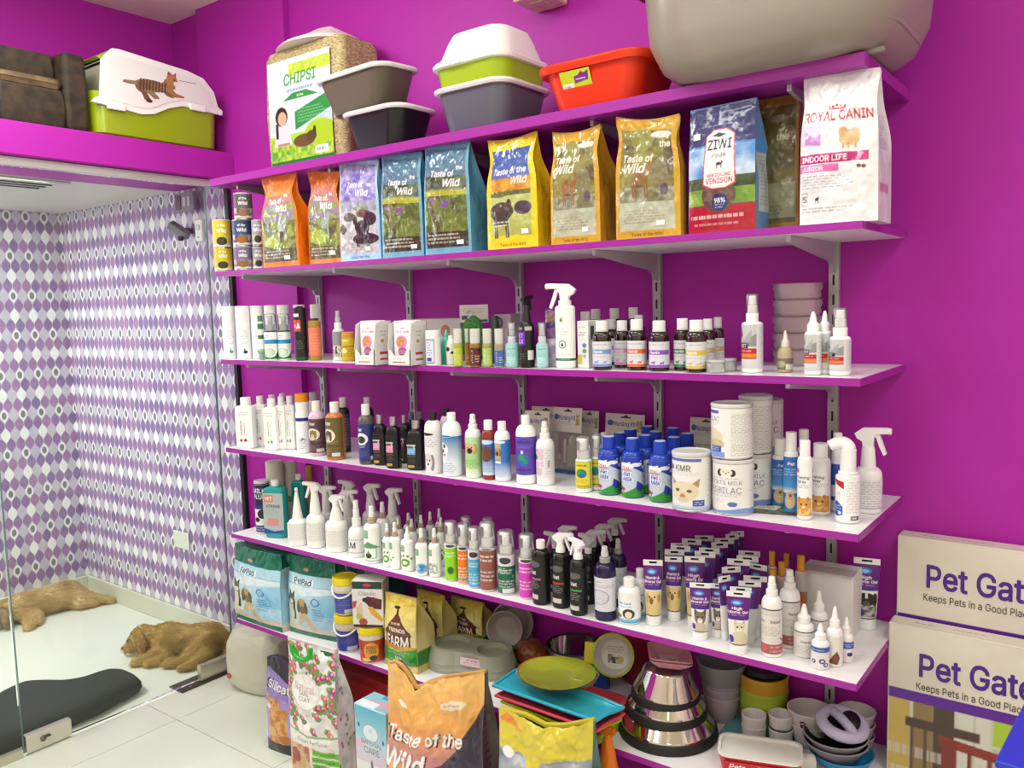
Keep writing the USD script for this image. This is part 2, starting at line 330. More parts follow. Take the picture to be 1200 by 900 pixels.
# kennel: floor, papered walls, ceiling, skirting
struct('floor_kennel', box(-2.2, -2.0, -.03, -.53, 0, .0), M('#e2e3d4', .3))
struct('wall_kennel_far', box(-2.2, -2.0, 0, -2.13, .0, 2.25), wallpaper('y'))
wk = thing('wall_kennel_side', None, None, kind='structure')
WPX = wallpaper('x')
obj('paper', box(-2.13, -.004, .1, -.70, .004, 2.15), WPX, wk, False)
obj('pier_paper', box(-.704, -.034, .1, -.545, -.028, 2.15), WPX, wk, False)
struct('wall_kennel_near', box(-2.2, -2.1, 0, -.53, -2.0, 2.25), M('#cdbfd0', .5))
struct('ceiling_kennel', box(-2.2, -2.0, 2.14, -.73, -.004, 2.19), M('#d8d8cc', .5))
for nm, b in (('baseboard_kennel_side', (-2.13, -.016, 0, -.70, -.003, .1)), ('baseboard_kennel_pier', (-.715, -.046, 0, -.545, -.030, .1)), ('baseboard_kennel_far', (-2.131, -2., 0, -2.117, -.017, .1))):
    struct(nm, mv(rbox(b[3] - b[0], b[4] - b[1], b[5], .001, .003), ((b[0] + b[3]) / 2, (b[1] + b[4]) / 2, 0)), M('#d3d2bd', .35))
# loft over the kennel
struct('trim_2', mv(rbox(.46, 1.975, .115, .003, .003), (-.715, -1.018, 2.135)), PURPLE)

# glass front of the kennel
PANE = CLEAR('#eef4f0', .012, .02)
GX = -.53
gd = thing('door_1', None, None, kind='structure')
obj('pane', box(GX - .005, -1.02, .012, GX + .005, -.152, 2.10), PANE, gd, False)
obj('edge_strip', box(GX - .005, -.1535, .012, GX + .005, -.150, 2.10), M('#6f8a80', .2), gd, False)
obj('edge_strip', box(GX - .005, -1.022, .012, GX + .005, -1.019, 2.10), M('#6f8a80', .2), gd, False)
lk = obj('lock_plate', mv(rbox(.028, .16, .062, .003, .002), (GX, -.935, .012)), M('#d8d6c8', .25, .7), gd)
obj('keyhole', mv(rot(lathe([(.0105, 0), (.0105, .005), (.007, .005), (.007, .001)], 14), (0, 1, 0), PI / 2), (GX + .0145, -.958, .043)), M('#8c8a80', .3, 1.), lk)
obj('thumb_turn', mv(rbox(.008, .024, .006, .002, .001), (GX + .019, -.945, .045)), M('#3c3a36', .4), lk)
obj('hinge_plate', mv(rbox(.028, .17, .066, .003, .002), (GX, -.232, .006)), M('#cfcbb4', .25, .7), gd)
gr = thing('trim_1', None, None, kind='structure')
obj('top_rail', box(GX - .014, -1.9, 2.104, GX + .014, -.075, 2.132), M('#d6d6d0', .35, .3), gr, False)
obj('rail_end', box(GX - .014, -.075, 2.104, GX + .014, -.062, 2.132), DARK, gr, False)
fp = thing('floor_spring_plate', 'dark steel floor spring cover set into the floor under the glass door hinge', 'floor plate', (-.545, -.28, 0), .0)
obj('cover', mv(rbox(.10, .28, .006, .002, .002), (0, 0, .0)), M('#5d5852', .35, .8), fp); obj('screw', mv(lathe([(.006, 0), (.006, .0022), (.003, .0028)], 10), (.03, -.09, .0055)), STEEL, fp)
gp = thing('window_1', None, None, kind='structure')
obj('pane', box(GX - .005, -.148, .022, GX + .005, -.034, 2.10), PANE, gp, False)
obj('wall_channel', box(GX - .012, -.05, 0, GX + .012, -.0305, 2.13), M('#15120f', .4), gp, False)
obj('floor_channel', box(GX - .012, -.148, 0, GX + .012, -.05, .03), M('#cbc8b2', .3, .6), gp, False)
gq = thing('window_2', None, None, kind='structure')
obj('pane', box(GX - .005, -1.98, .022, GX + .005, -1.026, 2.10), PANE, gq, False)
obj('floor_channel', box(GX - .012, -1.98, 0, GX + .012, -1.026, .03), M('#cbc8b2', .3, .6), gq, False)

# things on the kennel walls and ceiling
ac = thing('ceiling_vent', 'white air conditioning cassette with dark slots in the kennel ceiling', 'air vent', (-1.3, -.78, 2.14))
obj('face_plate', mv(rbox(.62, .62, .012, .02, .004), (0, 0, -.012)), M('#d5d5ca', .5), ac)
for k in range(3): obj('slot', mv(rbox(.016, .5, .006, .004, .002), (.25 - .06 * k, 0, -.016)), DARK, ac)
P = hit(212, 270, 1, -.06); sp = thing('wall_camera', 'grey tube shaped camera fixed high on the papered kennel wall', 'camera', (P[0], -.05, P[2]))
obj('housing', mv(rot(rot(loft([(.016, .016, .008, -.05), (.02, .02, .009, -.04), (.02, .02, .009, .045), (.014, .014, .007, .05)], 4), (1, 0, 0), .5), (0, 1, 0), -.85), (0, -.02, 0)), M('#7c7d78', .4), sp)
obj('bracket', box(-.008, -.02, -.012, .008, .046, .012), M('#3b3a38', .5), sp)
obj('lens_hood', mv(lathe([(.012, 0), (.014, .018), (.008, .02)], 12), (.034, -.034, -.05)), DARK, sp)
P = hit(237, 270, 1, -.034); so = thing('wall_switch', 'white switch box beside the camera at the edge of the kennel paper', 'switch', (P[0], -.034, P[2]))
obj('plate', rot(rbox(.055, .1, .02, .008, .004), (1, 0, 0), PI / 2), M('#e8e8e0', .4), so); obj('socket', mv(rot(lathe([(.014, 0), (.014, .004), (.008, .005)], 14), (1, 0, 0), PI / 2), (0, -.02, .012)), M('#d2d4cc', .4), so); obj('indicator', box(-.004, -.0225, -.034, .004, -.02, -.028), M('#3f9a5a', .4), so)
P = hit(220, 237, 1, -.034); jb = thing('junction_box', 'grey junction box with brown panel at the top of the kennel paper', 'junction box', (P[0], -.034, P[2]))
obj('case', rot(rbox(.15, .085, .02, .004, .003), (1, 0, 0), PI / 2), M('#8f8a8c', .5), jb); obj('panel', box(-.062, -.024, -.033, -.022, -.02, .033), M('#6b4f58', .5), jb); obj('latch', box(.0, -.026, -.02, .02, -.02, .02), M('#c9c9c6', .4), jb); obj('latch', box(.035, -.026, -.02, .055, -.02, .02), M('#c9c9c6', .4), jb)
P = hit(212, 633, 1, -.01); tag(obj('wall_plate', mv(rot(rbox(.135, .085, .006, .004, .002), (1, 0, 0), PI / 2), (P[0], -.004, P[2])), M('#e3e6d2', .4)), 'blank cream plate low on the papered kennel side wall', 'wall plate')
P = hit(208, 217, 1, -.05); tag(obj('bracket_strip', mv(rbox(.02, .006, .06, .002, .001), (-.62, -.04, 2.155)), M('#efe6ea', .4)), 'short white strip on the purple wall above the kennel paper', 'strip')

P = hit(600, 3, 1, -.13); wb = thing('wall_unit', 'cream box fixed high on the purple wall above the domed tray', 'wall unit', (P[0] + .06, -.067, P[2]))
obj('case', rbox(.12, .13, .22, .012, .004), M('#e6d9b8', .4), wb); obj('back_plate', box(-.055, .0655, .02, .055, .067, .2), M('#c9bd9c', .5), wb, False); obj('foot', mv(rbox(.05, .05, .004, .006, .0015), (0, 0, -.0035)), M('#d8caa4', .5), wb)

# ================================================================ shelves
XL, XRS, DEP = -.100, 2.166, .406
ZA, ZB, ZC, ZD, ZE, ZF = 2.0586, 1.7238, 1.3994, 1.0676, .7374, .4038
SHELVES = [('top purple shelf carrying the litter trays', ZA, .026, True), ('purple edged shelf holding the pet food bags', ZB, .0155, False), ('shelf holding the amber vitamin bottles', ZC, .0165, False), ('shelf holding the blue milk bottles and big tins', ZD, .0165, False),
           ('shelf holding the trigger sprays and gel tubes', ZE, .0157, False), ('lowest shelf holding bowls, buckets and bird food', ZF, .016, False)]
LAM = M('#efecee', .22); UNDER = M('#cfc6cc', .4)
for lab, z, t, allp in SHELVES:
    s = thing('wall_shelf', lab, 'shelf')
    obj('board', box(XL + .001, -DEP + .001, z - t, XRS - .001, -.001, z), PURPLE_EDGE if allp else LAM, s, False)
    obj('front_edge', mv(rbox(XRS - XL, .0022, t + .0006, .001, .0008), ((XL + XRS) / 2, -DEP, z - t - .0003)), PURPLE_EDGE, s)
    for x in (XL, XRS): obj('end_edge', mv(rbox(.0022, DEP - .004, t + .0006, .001, .0008), (x, -DEP / 2, z - t - .0003)), PURPLE_EDGE, s)
UPM = M('#b9b4b8', .35, .35)
bk = Polygon([(0, 0), (-.345, 0), (-.345, -.014), (-.045, -.046), (-.022, -.056), (-.012, -.075), (0, -.075)])
ORD = ['first', 'second', 'third', 'fourth', 'fifth']
for i in range(5):
    u = thing('shelf_upright', 'grey slotted upright, %s from the kennel, with its shelf brackets' % ORD[i], 'shelf upright', (i * .5, 0, 0))
    obj('channel', mv(box(-.0125, -.016, .25, .0125, 0, 2.05), (0, -.001, 0)), UPM, u, False)
    sl = obj('slot_row', join([box(-.0025, -.0178, z, .0025, -.0165, z + .026) for z in np.arange(.3, 2.02, .05)]), DARK, u, False); sl.SetCustomDataByKey('kind', 'stuff')
    for lab, z, t, _ in SHELVES:
        g = prism(bk, .010); obj('bracket', mv((np.column_stack([np.asarray(g[0])[:, 1], np.asarray(g[0])[:, 0], np.asarray(g[0])[:, 2]]), g[1][:, ::-1]), (0, -.0175, z - t - .0006)), UPM, u, False)
# ================================================================ builders
def where(px0, px1, base, z, top=None, deep=False):
    """Foot centre, radius and height of a round thing seen between columns px0 and px1, its near foot at row base (or its centre at depth y = base <= 0)."""
    c = (px0 + px1) / 2
    if base > 0:
        P = hit(c, base, 2, z); r = (px1 - px0) / 2 * mpp(P)
        for _ in range(3): Q = P + away(P) * r; r = (px1 - px0) / 2 * mpp(Q)
        P = Q
    else:
        P = np.array([xat(c, base, z), base, z]); r = (px1 - px0) / 2 * mpp(P)
    P = np.array(P); P[2] = z
    return P, r, (zat(top, P[0], P[1]) - z if top is not None else None)

def facing(P): return math.atan2(CAM[0] - P[0], P[1] - CAM[1])      # bearing of the camera seen from P, 0 = straight out from the wall
WHITE, OFFW = '#f2f1ee', '#e6e3da'
def body_profile(r, zs, zn, rn, soft=.5, e=.004):
    """(r, z) of a bottle's wall: straight to zs, a rounded shoulder to the neck rn at zn."""
    e = min(e, r * .3); pts = [(r * .55, 0.), (r - e, 0.), (r - e * .3, e * .3), (r, e), (r, zs)]
    for t in np.linspace(0, 1, 7)[1:]:
        pts.append((rn + (r - rn) * (math.cos(t * PI / 2) ** (1 + soft * .2)), zs + (zn - zs) * math.sin(t * PI / 2) ** (1. / (1 + soft * .4)) if t < 1 else zn))
    return pts
def cyl(r, z0, z1, n=20, e=.0015, r1=None):
    r1 = r if r1 is None else r1; e = min(e, r * .3, (z1 - z0) * .3)
    return lathe([(max(r - e, 1e-4), z0), (r, z0 + e), (r1, z1 - e), (max(r1 - e, 1e-4), z1)], n)
def trigger_head(s=1.):
    """Side view in (x, z), nozzle at +x, neck axis at x = 0; about 75 mm long at s = 1."""
    head = Polygon([(-.024, .018), (-.03, .030), (-.012, .044), (.040, .047), (.044, .045), (.044, .033), (.020, .031), (.013, .020), (.011, 0), (-.011, 0), (-.013, .012)]).buffer(-.002).buffer(.002)
    trig = Polygon([(.016, .032), (.024, .031), (.030, .012), (.039, -.014), (.035, -.017), (.025, .004)]).buffer(.001)
    return affinity.scale(head, s, s, 1, (0, 0)), affinity.scale(trig, s, s, 1, (0, 0))
def puff(poly, t):
    """A side-view outline given a rounded thickness t."""
    g = []
    for q, f in ((0., .62), (.0022, .88), (.0040, 1.)):
        s = poly.buffer(-(.0040 - q) * .6) if q < .004 else poly
        for p in getattr(s, 'geoms', [s]):
            if p.area > 1e-6: g.append(prism(p, t * (1.0 if f < .7 else .84 if f < .9 else .6)))
    return join(g)
def bottle(name, label, cat, px, top, base, zs, col, cap=('screw', .16, .45, WHITE), sh=.14, prints=(), group=None, sy=1., rot_=0., face=0., rough=.3, mat=None, waist=0., H=None, flatbox=0., nres=.0013, pmat=None, foot=None):
    P, r, h = where(px[0], px[1], base, zs, top); h = H or h
    ry = r * sy; az = math.degrees(facing(P)); face = az * .8 + face; rot_ = rot_ + (math.radians(az) * .45 if flatbox else 0)
    t = thing(name, label, cat, P, rot_, group); st, ch, cr, cc = cap[:4]; extra = cap[4:]
    zc = h * (1 - ch); zsh = zc - h * sh; rn = min(r * cr * .92, r * .93)
    bm = mat or M(col, rough)
    if flatbox:
        k = flatbox * r; body = loft([(r - .003, ry - .003, k, 0), (r, ry, k, .003), (r, ry, k, zsh), (r * .8 + rn * .2, ry * .8 + rn * .2, k, zsh + (zc - zsh) * .55), (rn * 1.1, rn * 1.1, rn, zc - .002), (rn, rn, rn, zc)], 5)
    else:
        pf = body_profile(r, zsh, zc, rn)
        if waist: pf = [(q if not (zsh * .55 < z <= zsh) else q, z) for q, z in pf[:5]] + [(r * (1 - waist), zsh + (zc - zsh) * .2), (r * (1 - waist), zsh + (zc - zsh) * .5), (r * .98, zc - .004), (r * .9, zc)] if waist > 0 else pf
        body = lathe(pf, 24, sy)
    obj('body', body, bm, t)
    if foot: obj('foot_band', lathe([(r * 1.002, .001), (r * 1.004, .002), (r * 1.004, h * foot[0]), (r * 1.002, h * foot[0] + .0005)], 24, sy, False, False), M(foot[1], .3), t)
    for i, pq in enumerate(prints):
        z0, z1, arc, bc, layers = pq[:5]; off = az * .8 + pq[5] if len(pq) > 5 else face
        a = math.radians(arc); H2 = h * (z1 - z0)
        fn = wrap(r + .0004, h * z0, h * z1, a, math.radians(off), (ry + .0004) / (r + .0004)) if not flatbox else flat(-r * .96, h * z0, r * .96, h * z1, -ry - .0004)
        printed('label', fn, r * a if not flatbox else 1.92 * r, H2, bc, layers, t, pmat or PRINT(.38), nres)
    caps(t, st, h, zc, r * cr, r, cc, extra)
    return t, P, r, h
def caps(t, st, h, zc, rc, r, cc, extra):
    cm = cc if not isinstance(cc, str) else M(cc, .35)
    if st == 'screw':
        obj('cap', join([cyl(rc, zc - .001, h, 20)]), cm, t)
        if extra: obj('cap_ring', cyl(rc * 1.04, zc - .001, zc + (h - zc) * .18, 20, .0006), M(extra[0], .35) if isinstance(extra[0], str) else extra[0], t)
    elif st == 'mist':                                    # collar, stem, spray button, optional clear overcap
        H = h - zc
        obj('collar', cyl(rc, zc - .001, zc + H * .34, 20), M(extra[0], .3, .6 if extra[0] == '#b9b9bb' else 0.) if extra else cm, t)
        obj('nozzle', join([cyl(rc * .72, zc + H * .34, zc + H * .66, 18), cyl(rc * .62, zc + H * .66, h, 18, .0015, rc * .56)]), cm, t)
        if len(extra) > 1 and extra[1]: obj('clear_cap', lathe([(rc * .93, zc + H * .3), (rc * .95, h + .002), (rc * .85, h + .004), (.0005, h + .0045)], 20, 1., False, True), CLEAR('#ffffff', .12, .15), t)
    elif st == 'dome':                                    # foam pump under a wide clear dome
        H = h - zc; R = extra[0] * r if extra else r * .95
        obj('pump', join([cyl(rc, zc - .001, zc + H * .35, 20), cyl(rc * .6, zc + H * .35, zc + H * .78, 16), mv(rbox(rc * 1.7, rc * .9, H * .13, rc * .3, .002), (-rc * .25, 0, zc + H * .75))]), cm, t)
        obj('clear_cap', lathe([(R, zc), (R, zc + H * .86), (R * .93, zc + H * .95), (R * .7, h), (.0005, h + .0006)], 24, 1., False, True), CLEAR('#ffffff', .12, .15), t)
    elif st == 'trigger':
        s, dirn = extra[0], extra[1]; H = h - zc; hd, tr = trigger_head(s); zt = h - .047 * s; hm = extra[2] if len(extra) > 2 else cm
        obj('neck', lathe([(rc * 1.0, zc - .001), (rc * .98, zc + .012 * s), (.0145 * s, max(zt - .004, zc + .013 * s)), (.0125 * s, zt + .003)], 18), cm, t)
        obj('spray_head', rotz(mv(puff(hd, .022 * s), (0, 0, zt)), dirn), hm, t)
        obj('trigger', rotz(mv(prism(tr, .011 * s), (0, 0, zt)), dirn), hm, t)
        obj('nozzle', rotz(mv(rot(cyl(.0078 * s, 0, .008 * s, 14), (0, 1, 0), PI / 2), (.042 * s, 0, zt + .039 * s)), dirn), hm, t)
    elif st == 'drop':
        H = h - zc
        obj('collar', cyl(rc, zc - .001, zc + H * .38, 18), cm, t)
        obj('tip', lathe([(rc * .85, zc + H * .38), (rc * .58, zc + H * .5), (rc * .48, zc + H * .74), (rc * .26, h - .0015), (rc * .12, h)], 16), M(extra[0], .35) if extra else cm, t)
    elif st == 'flip':
        obj('cap', join([cyl(rc, zc - .001, h - .003, 20, .0015), mv(cyl(rc * .97, 0, .003, 20, .001), (0, 0, h - .003))]), cm, t)

def canister(name, label, cat, px, top, base, zs, prints, lid=WHITE, wall=WHITE, group=None, face=0., rim=True, lidfrac=.05, lidr=1.02, ribs=False):
    P, r, h = where(px[0], px[1], base, zs, top); t = thing(name, label, cat, P, 0, group); face = math.degrees(facing(P)) * .8 + face
    obj('can', lathe([(r * .9, 0), (r, .0015), (r, .004), (r * .985, .0055), (r * .985, h * (1 - lidfrac))], 32), M(wall, .35), t)
    obj('lid', lathe([(r * .98, h * (1 - lidfrac) - .002), (r * lidr, h * (1 - lidfrac)), (r * lidr, h - .002), (r * lidr - .002, h), (r * .9, h - .0005), (r * .88, h - .003), (.001, h - .003)], 32), M(lid, .3), t)
    obj('base_rim', lathe([(r * .9, .0002), (r * 1.006, .0008), (r * 1.006, .0036), (r * .99, .0045)], 32, 1., False, False), STEEL if rim else M(lid, .3), t)
    for z0, z1, arc, bc, layers, *o in prints:
        a = math.radians(arc); printed('label', wrap(r * .985 + .0006, h * z0, h * z1, a, math.radians(o[0] if o else face)), r * a, h * (z1 - z0), bc, layers, t, PRINT(.35))
    return t, P, r, h

def bag(name, label, cat, x0, x1, yf, z, HL, HR, D, front, side, group=None, fb='#888888', sb='#888888', pinch=.0, bulge=.012, lean=0., seed=1, rough=.26, rz=0., sticker=None, pat=.80, seal=None, res=.0016, tip=0., topd=.006, crink=.0035, top=None):
    """A gusseted pouch: its front between x0 and x1 at y = yf, left and right heights HL and HR, depth D; front and side are print layers."""
    W = x1 - x0; t = thing(name, label, cat, ((x0 + x1) / 2, yf, z), rz, group)
    pm = PRINT(rough, .6, 45., .4)
    def edge(v, s):                                    # half width, depth at height v
        w = 1 - pinch * np.exp(-((v - pat) / .13) ** 2) - .03 * v; d = D * np.clip(1 - np.clip((v - .55) / .45, 0, 1) ** 1.3, topd / D, 1)
        return w, d
    def yfront(v): w, d = edge(v, 1); return (D - d) * .12 * np.clip(v * 1.2, 0, 1) + lean * v
    def zz(u, v):
        h = (HL + (HR - HL) * u) * v + tip * np.sin(PI * u) * v ** 6
        return h if top is None else h + np.interp(u, top[0], top[1]) * v ** 4
    def front_fn(u, v):
        w, d = edge(v, 1); x = (u - .5) * W * w
        k = np.sin(PI * np.clip(u, 0, 1)) ** .7 * np.clip(np.sin(PI * np.clip(v * .96 + .02, 0, 1)), 0, 1) ** .6
        n = meshkit.fbm(np.stack([u * W * 26, v * HL * 20, np.full(len(u), seed * 3.7)], 1), 3, seed) - .5 + .5 * (meshkit.fbm(np.stack([u * W * 9 + v * HL * 6, v * HL * 14 - u * W * 5, np.full(len(u), seed * 1.3)], 1), 2, seed + 2) - .5) * np.clip(v * 1.6 - .5, 0, 1)
        nn = meshkit.fbm(np.stack([u * W * 60, v * HL * 50, np.full(len(u), seed * 1.7)], 1), 2, seed + 5) - .5
        y = yfront(v) - bulge * k + (n * 4 + nn * 1.2) * crink * np.clip(np.minimum(u, 1 - u) * 12, 0, 1) * np.clip(v * 10, 0, 1)
        return np.stack([x, y, zz(u, v)], 1)
    printed('front_panel', front_fn, W, max(HL, HR), fb, front, t, pm, res)
    def side_fn(sgn):
        def fn(u, v):                                  # u runs front to back
            w, d = edge(v, 1); x = sgn * W / 2 * w; fold = .35 * d * np.sin(PI * u) * np.clip((v - .35) * 1.8, .12, 1)
            n = meshkit.fbm(np.stack([u * D * 40 + 9 * sgn, v * HL * 22, np.full(len(u), seed * 2.1)], 1), 2, seed) - .5
            return np.stack([x - sgn * (fold + n * .006 * np.sin(PI * u)) + sgn * .004 * np.sin(PI * u), yfront(v) + d * u, zz(np.full(len(u), .5 + .5 * sgn), v)], 1)
        return fn
    g, c = sheet(side_fn(1), D, HR, sb, side, .003); obj('gusset', g, pm, t, True, c)
    g, c = sheet(lambda u, v: side_fn(-1)(1 - u, v), D, HL, sb, side, .004); obj('gusset', g, pm, t, True, c)
    def back_fn(u, v):
        w, d = edge(v, 1); return np.stack([-(u - .5) * W * w, yfront(v) + d + .004 * np.sin(PI * u) * np.sin(PI * v), zz(1 - u, v)], 1)
    g, c = sheet(back_fn, W, HL, sb, [], .012); obj('back_panel', g, pm, t, True, c)
    g, c = sheet(lambda u, v: np.stack([(u - .5) * W, (1 - v) * D, np.zeros(len(u))], 1), W, D, sb, [], .03); obj('bottom', g, pm, t, True, c)
    wt = edge(np.array([1.]), 1)[0][0] * W / 2; yt = float(yfront(np.array([1.]))[0]); hs = seal[1] if seal else .004
    us = np.linspace(0, 1, 15); zt = zz(us, np.ones(15)); xs = (us * 2 - 1) * wt; o1 = np.ones(15)
    q = [np.column_stack([xs, yt - .001 * o1, zt - .004]), np.column_stack([xs, yt - .001 * o1, zt + hs]), np.column_stack([xs, yt + topd * .6 * o1, zt + hs]), np.column_stack([xs, yt + topd * o1, zt - .004])]
    obj('top_seal', rings([np.array([c[i] for c in q]) for i in range(15)]), M(seal[0] if seal else sb, rough), t, False)
    if sticker:
        su, sv, sw, shh = sticker
        uu = np.array([su - sw, su + sw, su + sw, su - sw]); vv = np.array([sv - shh, sv - shh, sv + shh, sv + shh]); q = front_fn(uu, vv) - [0, .0025, 0]
        q = np.vstack([q, q + [0, .0012, 0]])
        obj('price_sticker', (q, np.array([[0, 1, 2], [0, 2, 3], [5, 4, 7], [5, 7, 6], [0, 4, 5], [0, 5, 1], [1, 5, 6], [1, 6, 2], [2, 6, 7], [2, 7, 3], [3, 7, 4], [3, 4, 0]])), M('#f4f2ea', .5), t, False)
    return t
def bagpx(name, label, cat, px0, px1, base, topL, topR, gpx, z, front, side, yf=-.385, **k):
    """The same from pixels: foot corners px0, px1 on the plane y = yf, top corners' rows, column of the right gusset's rear edge."""
    x0, x1 = xat(px0, yf, z), xat(px1, yf, z)
    HL = zat(topL, x0, yf + .03) - z; HR = zat(topR, x1, yf + .03) - z
    D = min(max(.03, yat(gpx, x1, z) - yf), .13) if gpx else k.pop('D', .07)
    return bag(name, label, cat, x0, x1, yf, z, HL, HR, D, front, side, **k)

def carton(name, label, cat, P, w, d, h, rz, col, faces=(), group=None, e=.0012, mat=None):
    """A box with printed faces: faces = (side 'f'ront/'r'ight/'l'eft/'t'op, base colour, layers)."""
    t = thing(name, label, cat, P, rz, group); obj('box', rbox(w, d, h, e * 1.2, e), mat or M(col, .5), t, False)
    q = .0005
    for sd, bc, layers in faces:
        if sd == 'f': fn, W, H = flat(-w / 2 + e, e, w / 2 - e, h - e, -d / 2 - q), w, h
        elif sd == 'r': fn, W, H = flatx(-d / 2 + e, e, d / 2 - e, h - e, w / 2 + q), d, h
        elif sd == 'l': fn, W, H = (lambda u, v: np.stack([np.full(len(u), -w / 2 - q), d / 2 - e - (d - 2 * e) * u, e + (h - 2 * e) * v], 1)), d, h
        else: fn, W, H = (lambda u, v: np.stack([-w / 2 + e + (w - 2 * e) * u, -d / 2 + e + (d - 2 * e) * v, np.full(len(u), h + q)], 1)), w, d
        printed({'f': 'front_print', 'r': 'side_print', 'l': 'side_print', 't': 'top_print'}[sd], fn, W, H, bc, layers, t, PRINT(.45))
    return t
def bowl_profile(r, h, rb, wall=.004, lip=.003):
    return [(rb * .6, 0), (rb, 0), (rb + (r - rb) * .55, h * .35), (r - .001, h - lip), (r, h - lip * .5), (r - wall * .4, h), (r - wall, h - lip * .4), (rb + (r - rb) * .5 - wall * .6, h * .4), (rb - wall, wall), (.001, wall)]
# ================================================================ top shelf and the loft
def tray(name, label, P, w, d, h, rz, body, rim, tilt=None, taper=.84, r=.05, wallw=.004, rimh=.014, rimw=.012, group=None, cat='litter tray', dy=0.):
    t = thing(name, label, cat, P, rz, group)
    if tilt: UsdGeom.Xformable(t).AddRotateXYZOp().Set(Gf.Vec3f(*[math.degrees(a) for a in tilt]))
    a, b, k = w / 2, d / 2, taper
    obj('basin', loft([(a * k - .02, b * k - .02, r * .7, 0.), (a * k - .006, b * k - .006, r * .85, .005), (a * k, b * k, r, .018), (a * .97, b * .97, r, h * .82), (a * .975, b * .975, r, h - .002), (a * .94, b * .94, r, h - .002), (a * .93, b * .93, r, h * .8), (a * k - .008, b * k - .008, r * .9, .016), (a * k - .03, b * k - .03, r * .6, .006)], 6), body, t, 40)
    obj('rim', loft([(a * .95, b * .95, r, h - rimh * .9), (a + rimw * .6, b + rimw * .6, r + .004, h - rimh), (a + rimw, b + rimw, r + .008, h - rimh * .6), (a + rimw, b + rimw, r + .008, h - .003), (a + rimw * .7, b + rimw * .7, r + .006, h), (a * .95, b * .95, r, h), (a * .93, b * .93, r, h - .004), (a * .93, b * .93, r, h - rimh * .8)], 6, False), rim, t, 40)
    return t
GLOSSW = M('#f3f2ee', .18)
# bale of wood shavings
yf = -.20; x0, x1 = xat(321, yf, ZA), xat(412, yf, ZA); hb = zat(66, x0, yf) - ZA; W = x1 - x0
t = thing('bedding_bale', 'plastic wrapped bale of pale wood shavings with a green and white front label', 'small animal bedding', ((x0 + x1) / 2, yf + .068, ZA), .0)
STRAW = NOISY('#8c7340', '#d6c596', 90., .3, (1, 1, 3.5), .5)
v, f = loft([(W / 2 - .02, .07, .02, 0), (W / 2, .09, .03, .02), (W / 2 + .006, .094, .03, hb * .5), (W / 2, .09, .03, hb - .03), (W / 2 - .012, .08, .03, hb - .006), (W / 2 - .03, .06, .03, hb)], 6)
v = v + (np.stack([meshkit.fbm(v * 28 + s, 2) for s in (0, 7, 13)], 1) - .5) * .012
v[:, 2] = np.maximum(v[:, 2], 0); obj('bale', (v, f), STRAW, t)
g = lathe([(W * .42, hb - .004), (W * .40, hb + .006), (W * .26, hb + .025), (W * .12, hb + .05), (W * .07, hb + .058), (.001, hb + .06)], 22, .75); vv = np.asarray(g[0]); vv = vv + np.column_stack([(vv[:, 2] - hb) * .9, 0 * vv[:, 2], 0 * vv[:, 2]]) + (np.stack([meshkit.fbm(vv * 45 + s, 2) for s in (0, 7, 13)], 1) - .5) * .016 * np.clip((vv[:, 2:] - hb) * 60, 0, 1)
obj('gathered_top', (vv, g[1]), M('#efe9e0', .18), t)
printed('label', flat(-W * .42, hb * .08, W * .38, hb * .9, -.0985), W * .82, hb * .8, '#cfd8e4', [
    ('g', 0, .35, 1, 1, '#c2cede', '#d7deea'), ('r', 0, 0, 1, .06, '#1f7a34'), ('g', 0, .06, 1, .3, '#69b53c', '#a9cf3c'), ('n', 0, .06, 1, .26, '#5fa838', '#b8d24a', 60.), ('o', .8, .27, .24, .12, '#a6c62c'), ('n', .35, .84, 1, .95, '#c5d44c', '#a4c13a', 80.),
    ('t', 'CHIPSI', .52, .81, .1, '#3f9a3a', .72, .12), ('l', .3, .68, .78, .73, 1, '#2e5a8a'), ('p', [(.24, .62), (.8, .62), (.62, .68), (.4, .68)], '#2f8a3e'), ('t', 'EXTRA', .52, .645, .022, '#e9f2d4', .3),
    ('p', [(.42, .33), (.98, .47), (.98, .62), (.42, .5)], '#2f8a43'), ('l', .46, .39, .95, .53, 5, '#86c08a'),
    ('o', .2, .48, .1, .09, '#3a2418'), ('o', .21, .46, .07, .065, '#d8a68a'), ('p', [(.06, .2), (.36, .2), (.32, .38), (.22, .4), (.1, .38)], '#cfd0da'), ('r', .12, .2, .32, .23, '#b98a70'), ('r', .1, .28, .14, .42, '#3a2418'),
    ('o', .55, .22, .17, .06, '#6b5038'), ('o', .67, .25, .08, .05, '#5b4230'), ('o', .72, .3, .025, .035, '#4b3628'), ('r', .72, .08, .92, .15, '#f0f0ee'), ('l', .74, .085, .9, .145, 1, '#333333'), ('O', .5, .5, .72, .72, '#e8eef0', .985)], t, PRINT(.25))

def trayat(c0, c1, base, top, y, d, body, rim, name, lab, rz=0., **k):
    x0, x1 = xat(c0, y, ZA), xat(c1, y, ZA); return x0, x1
def front_tray(lab, c0, c1, yfront, z, toprow, d, body, rim, rz=0., **k):      # front rim between columns c0 and c1
    x0, x1 = xat(c0, yfront, z + .1) + .013, xat(c1, yfront, z + .1) - .013; h = zat(toprow, x0 - .013, yfront) - z; w = x1 - x0
    c, s = math.cos(rz), math.sin(rz)
    return tray('litter_tray', lab, ((x0 + x1) / 2 - s * d / 2 * 1, yfront + d / 2, z), w, d, h, rz, M(body, .3), rim, **k), (x0, x1, h)
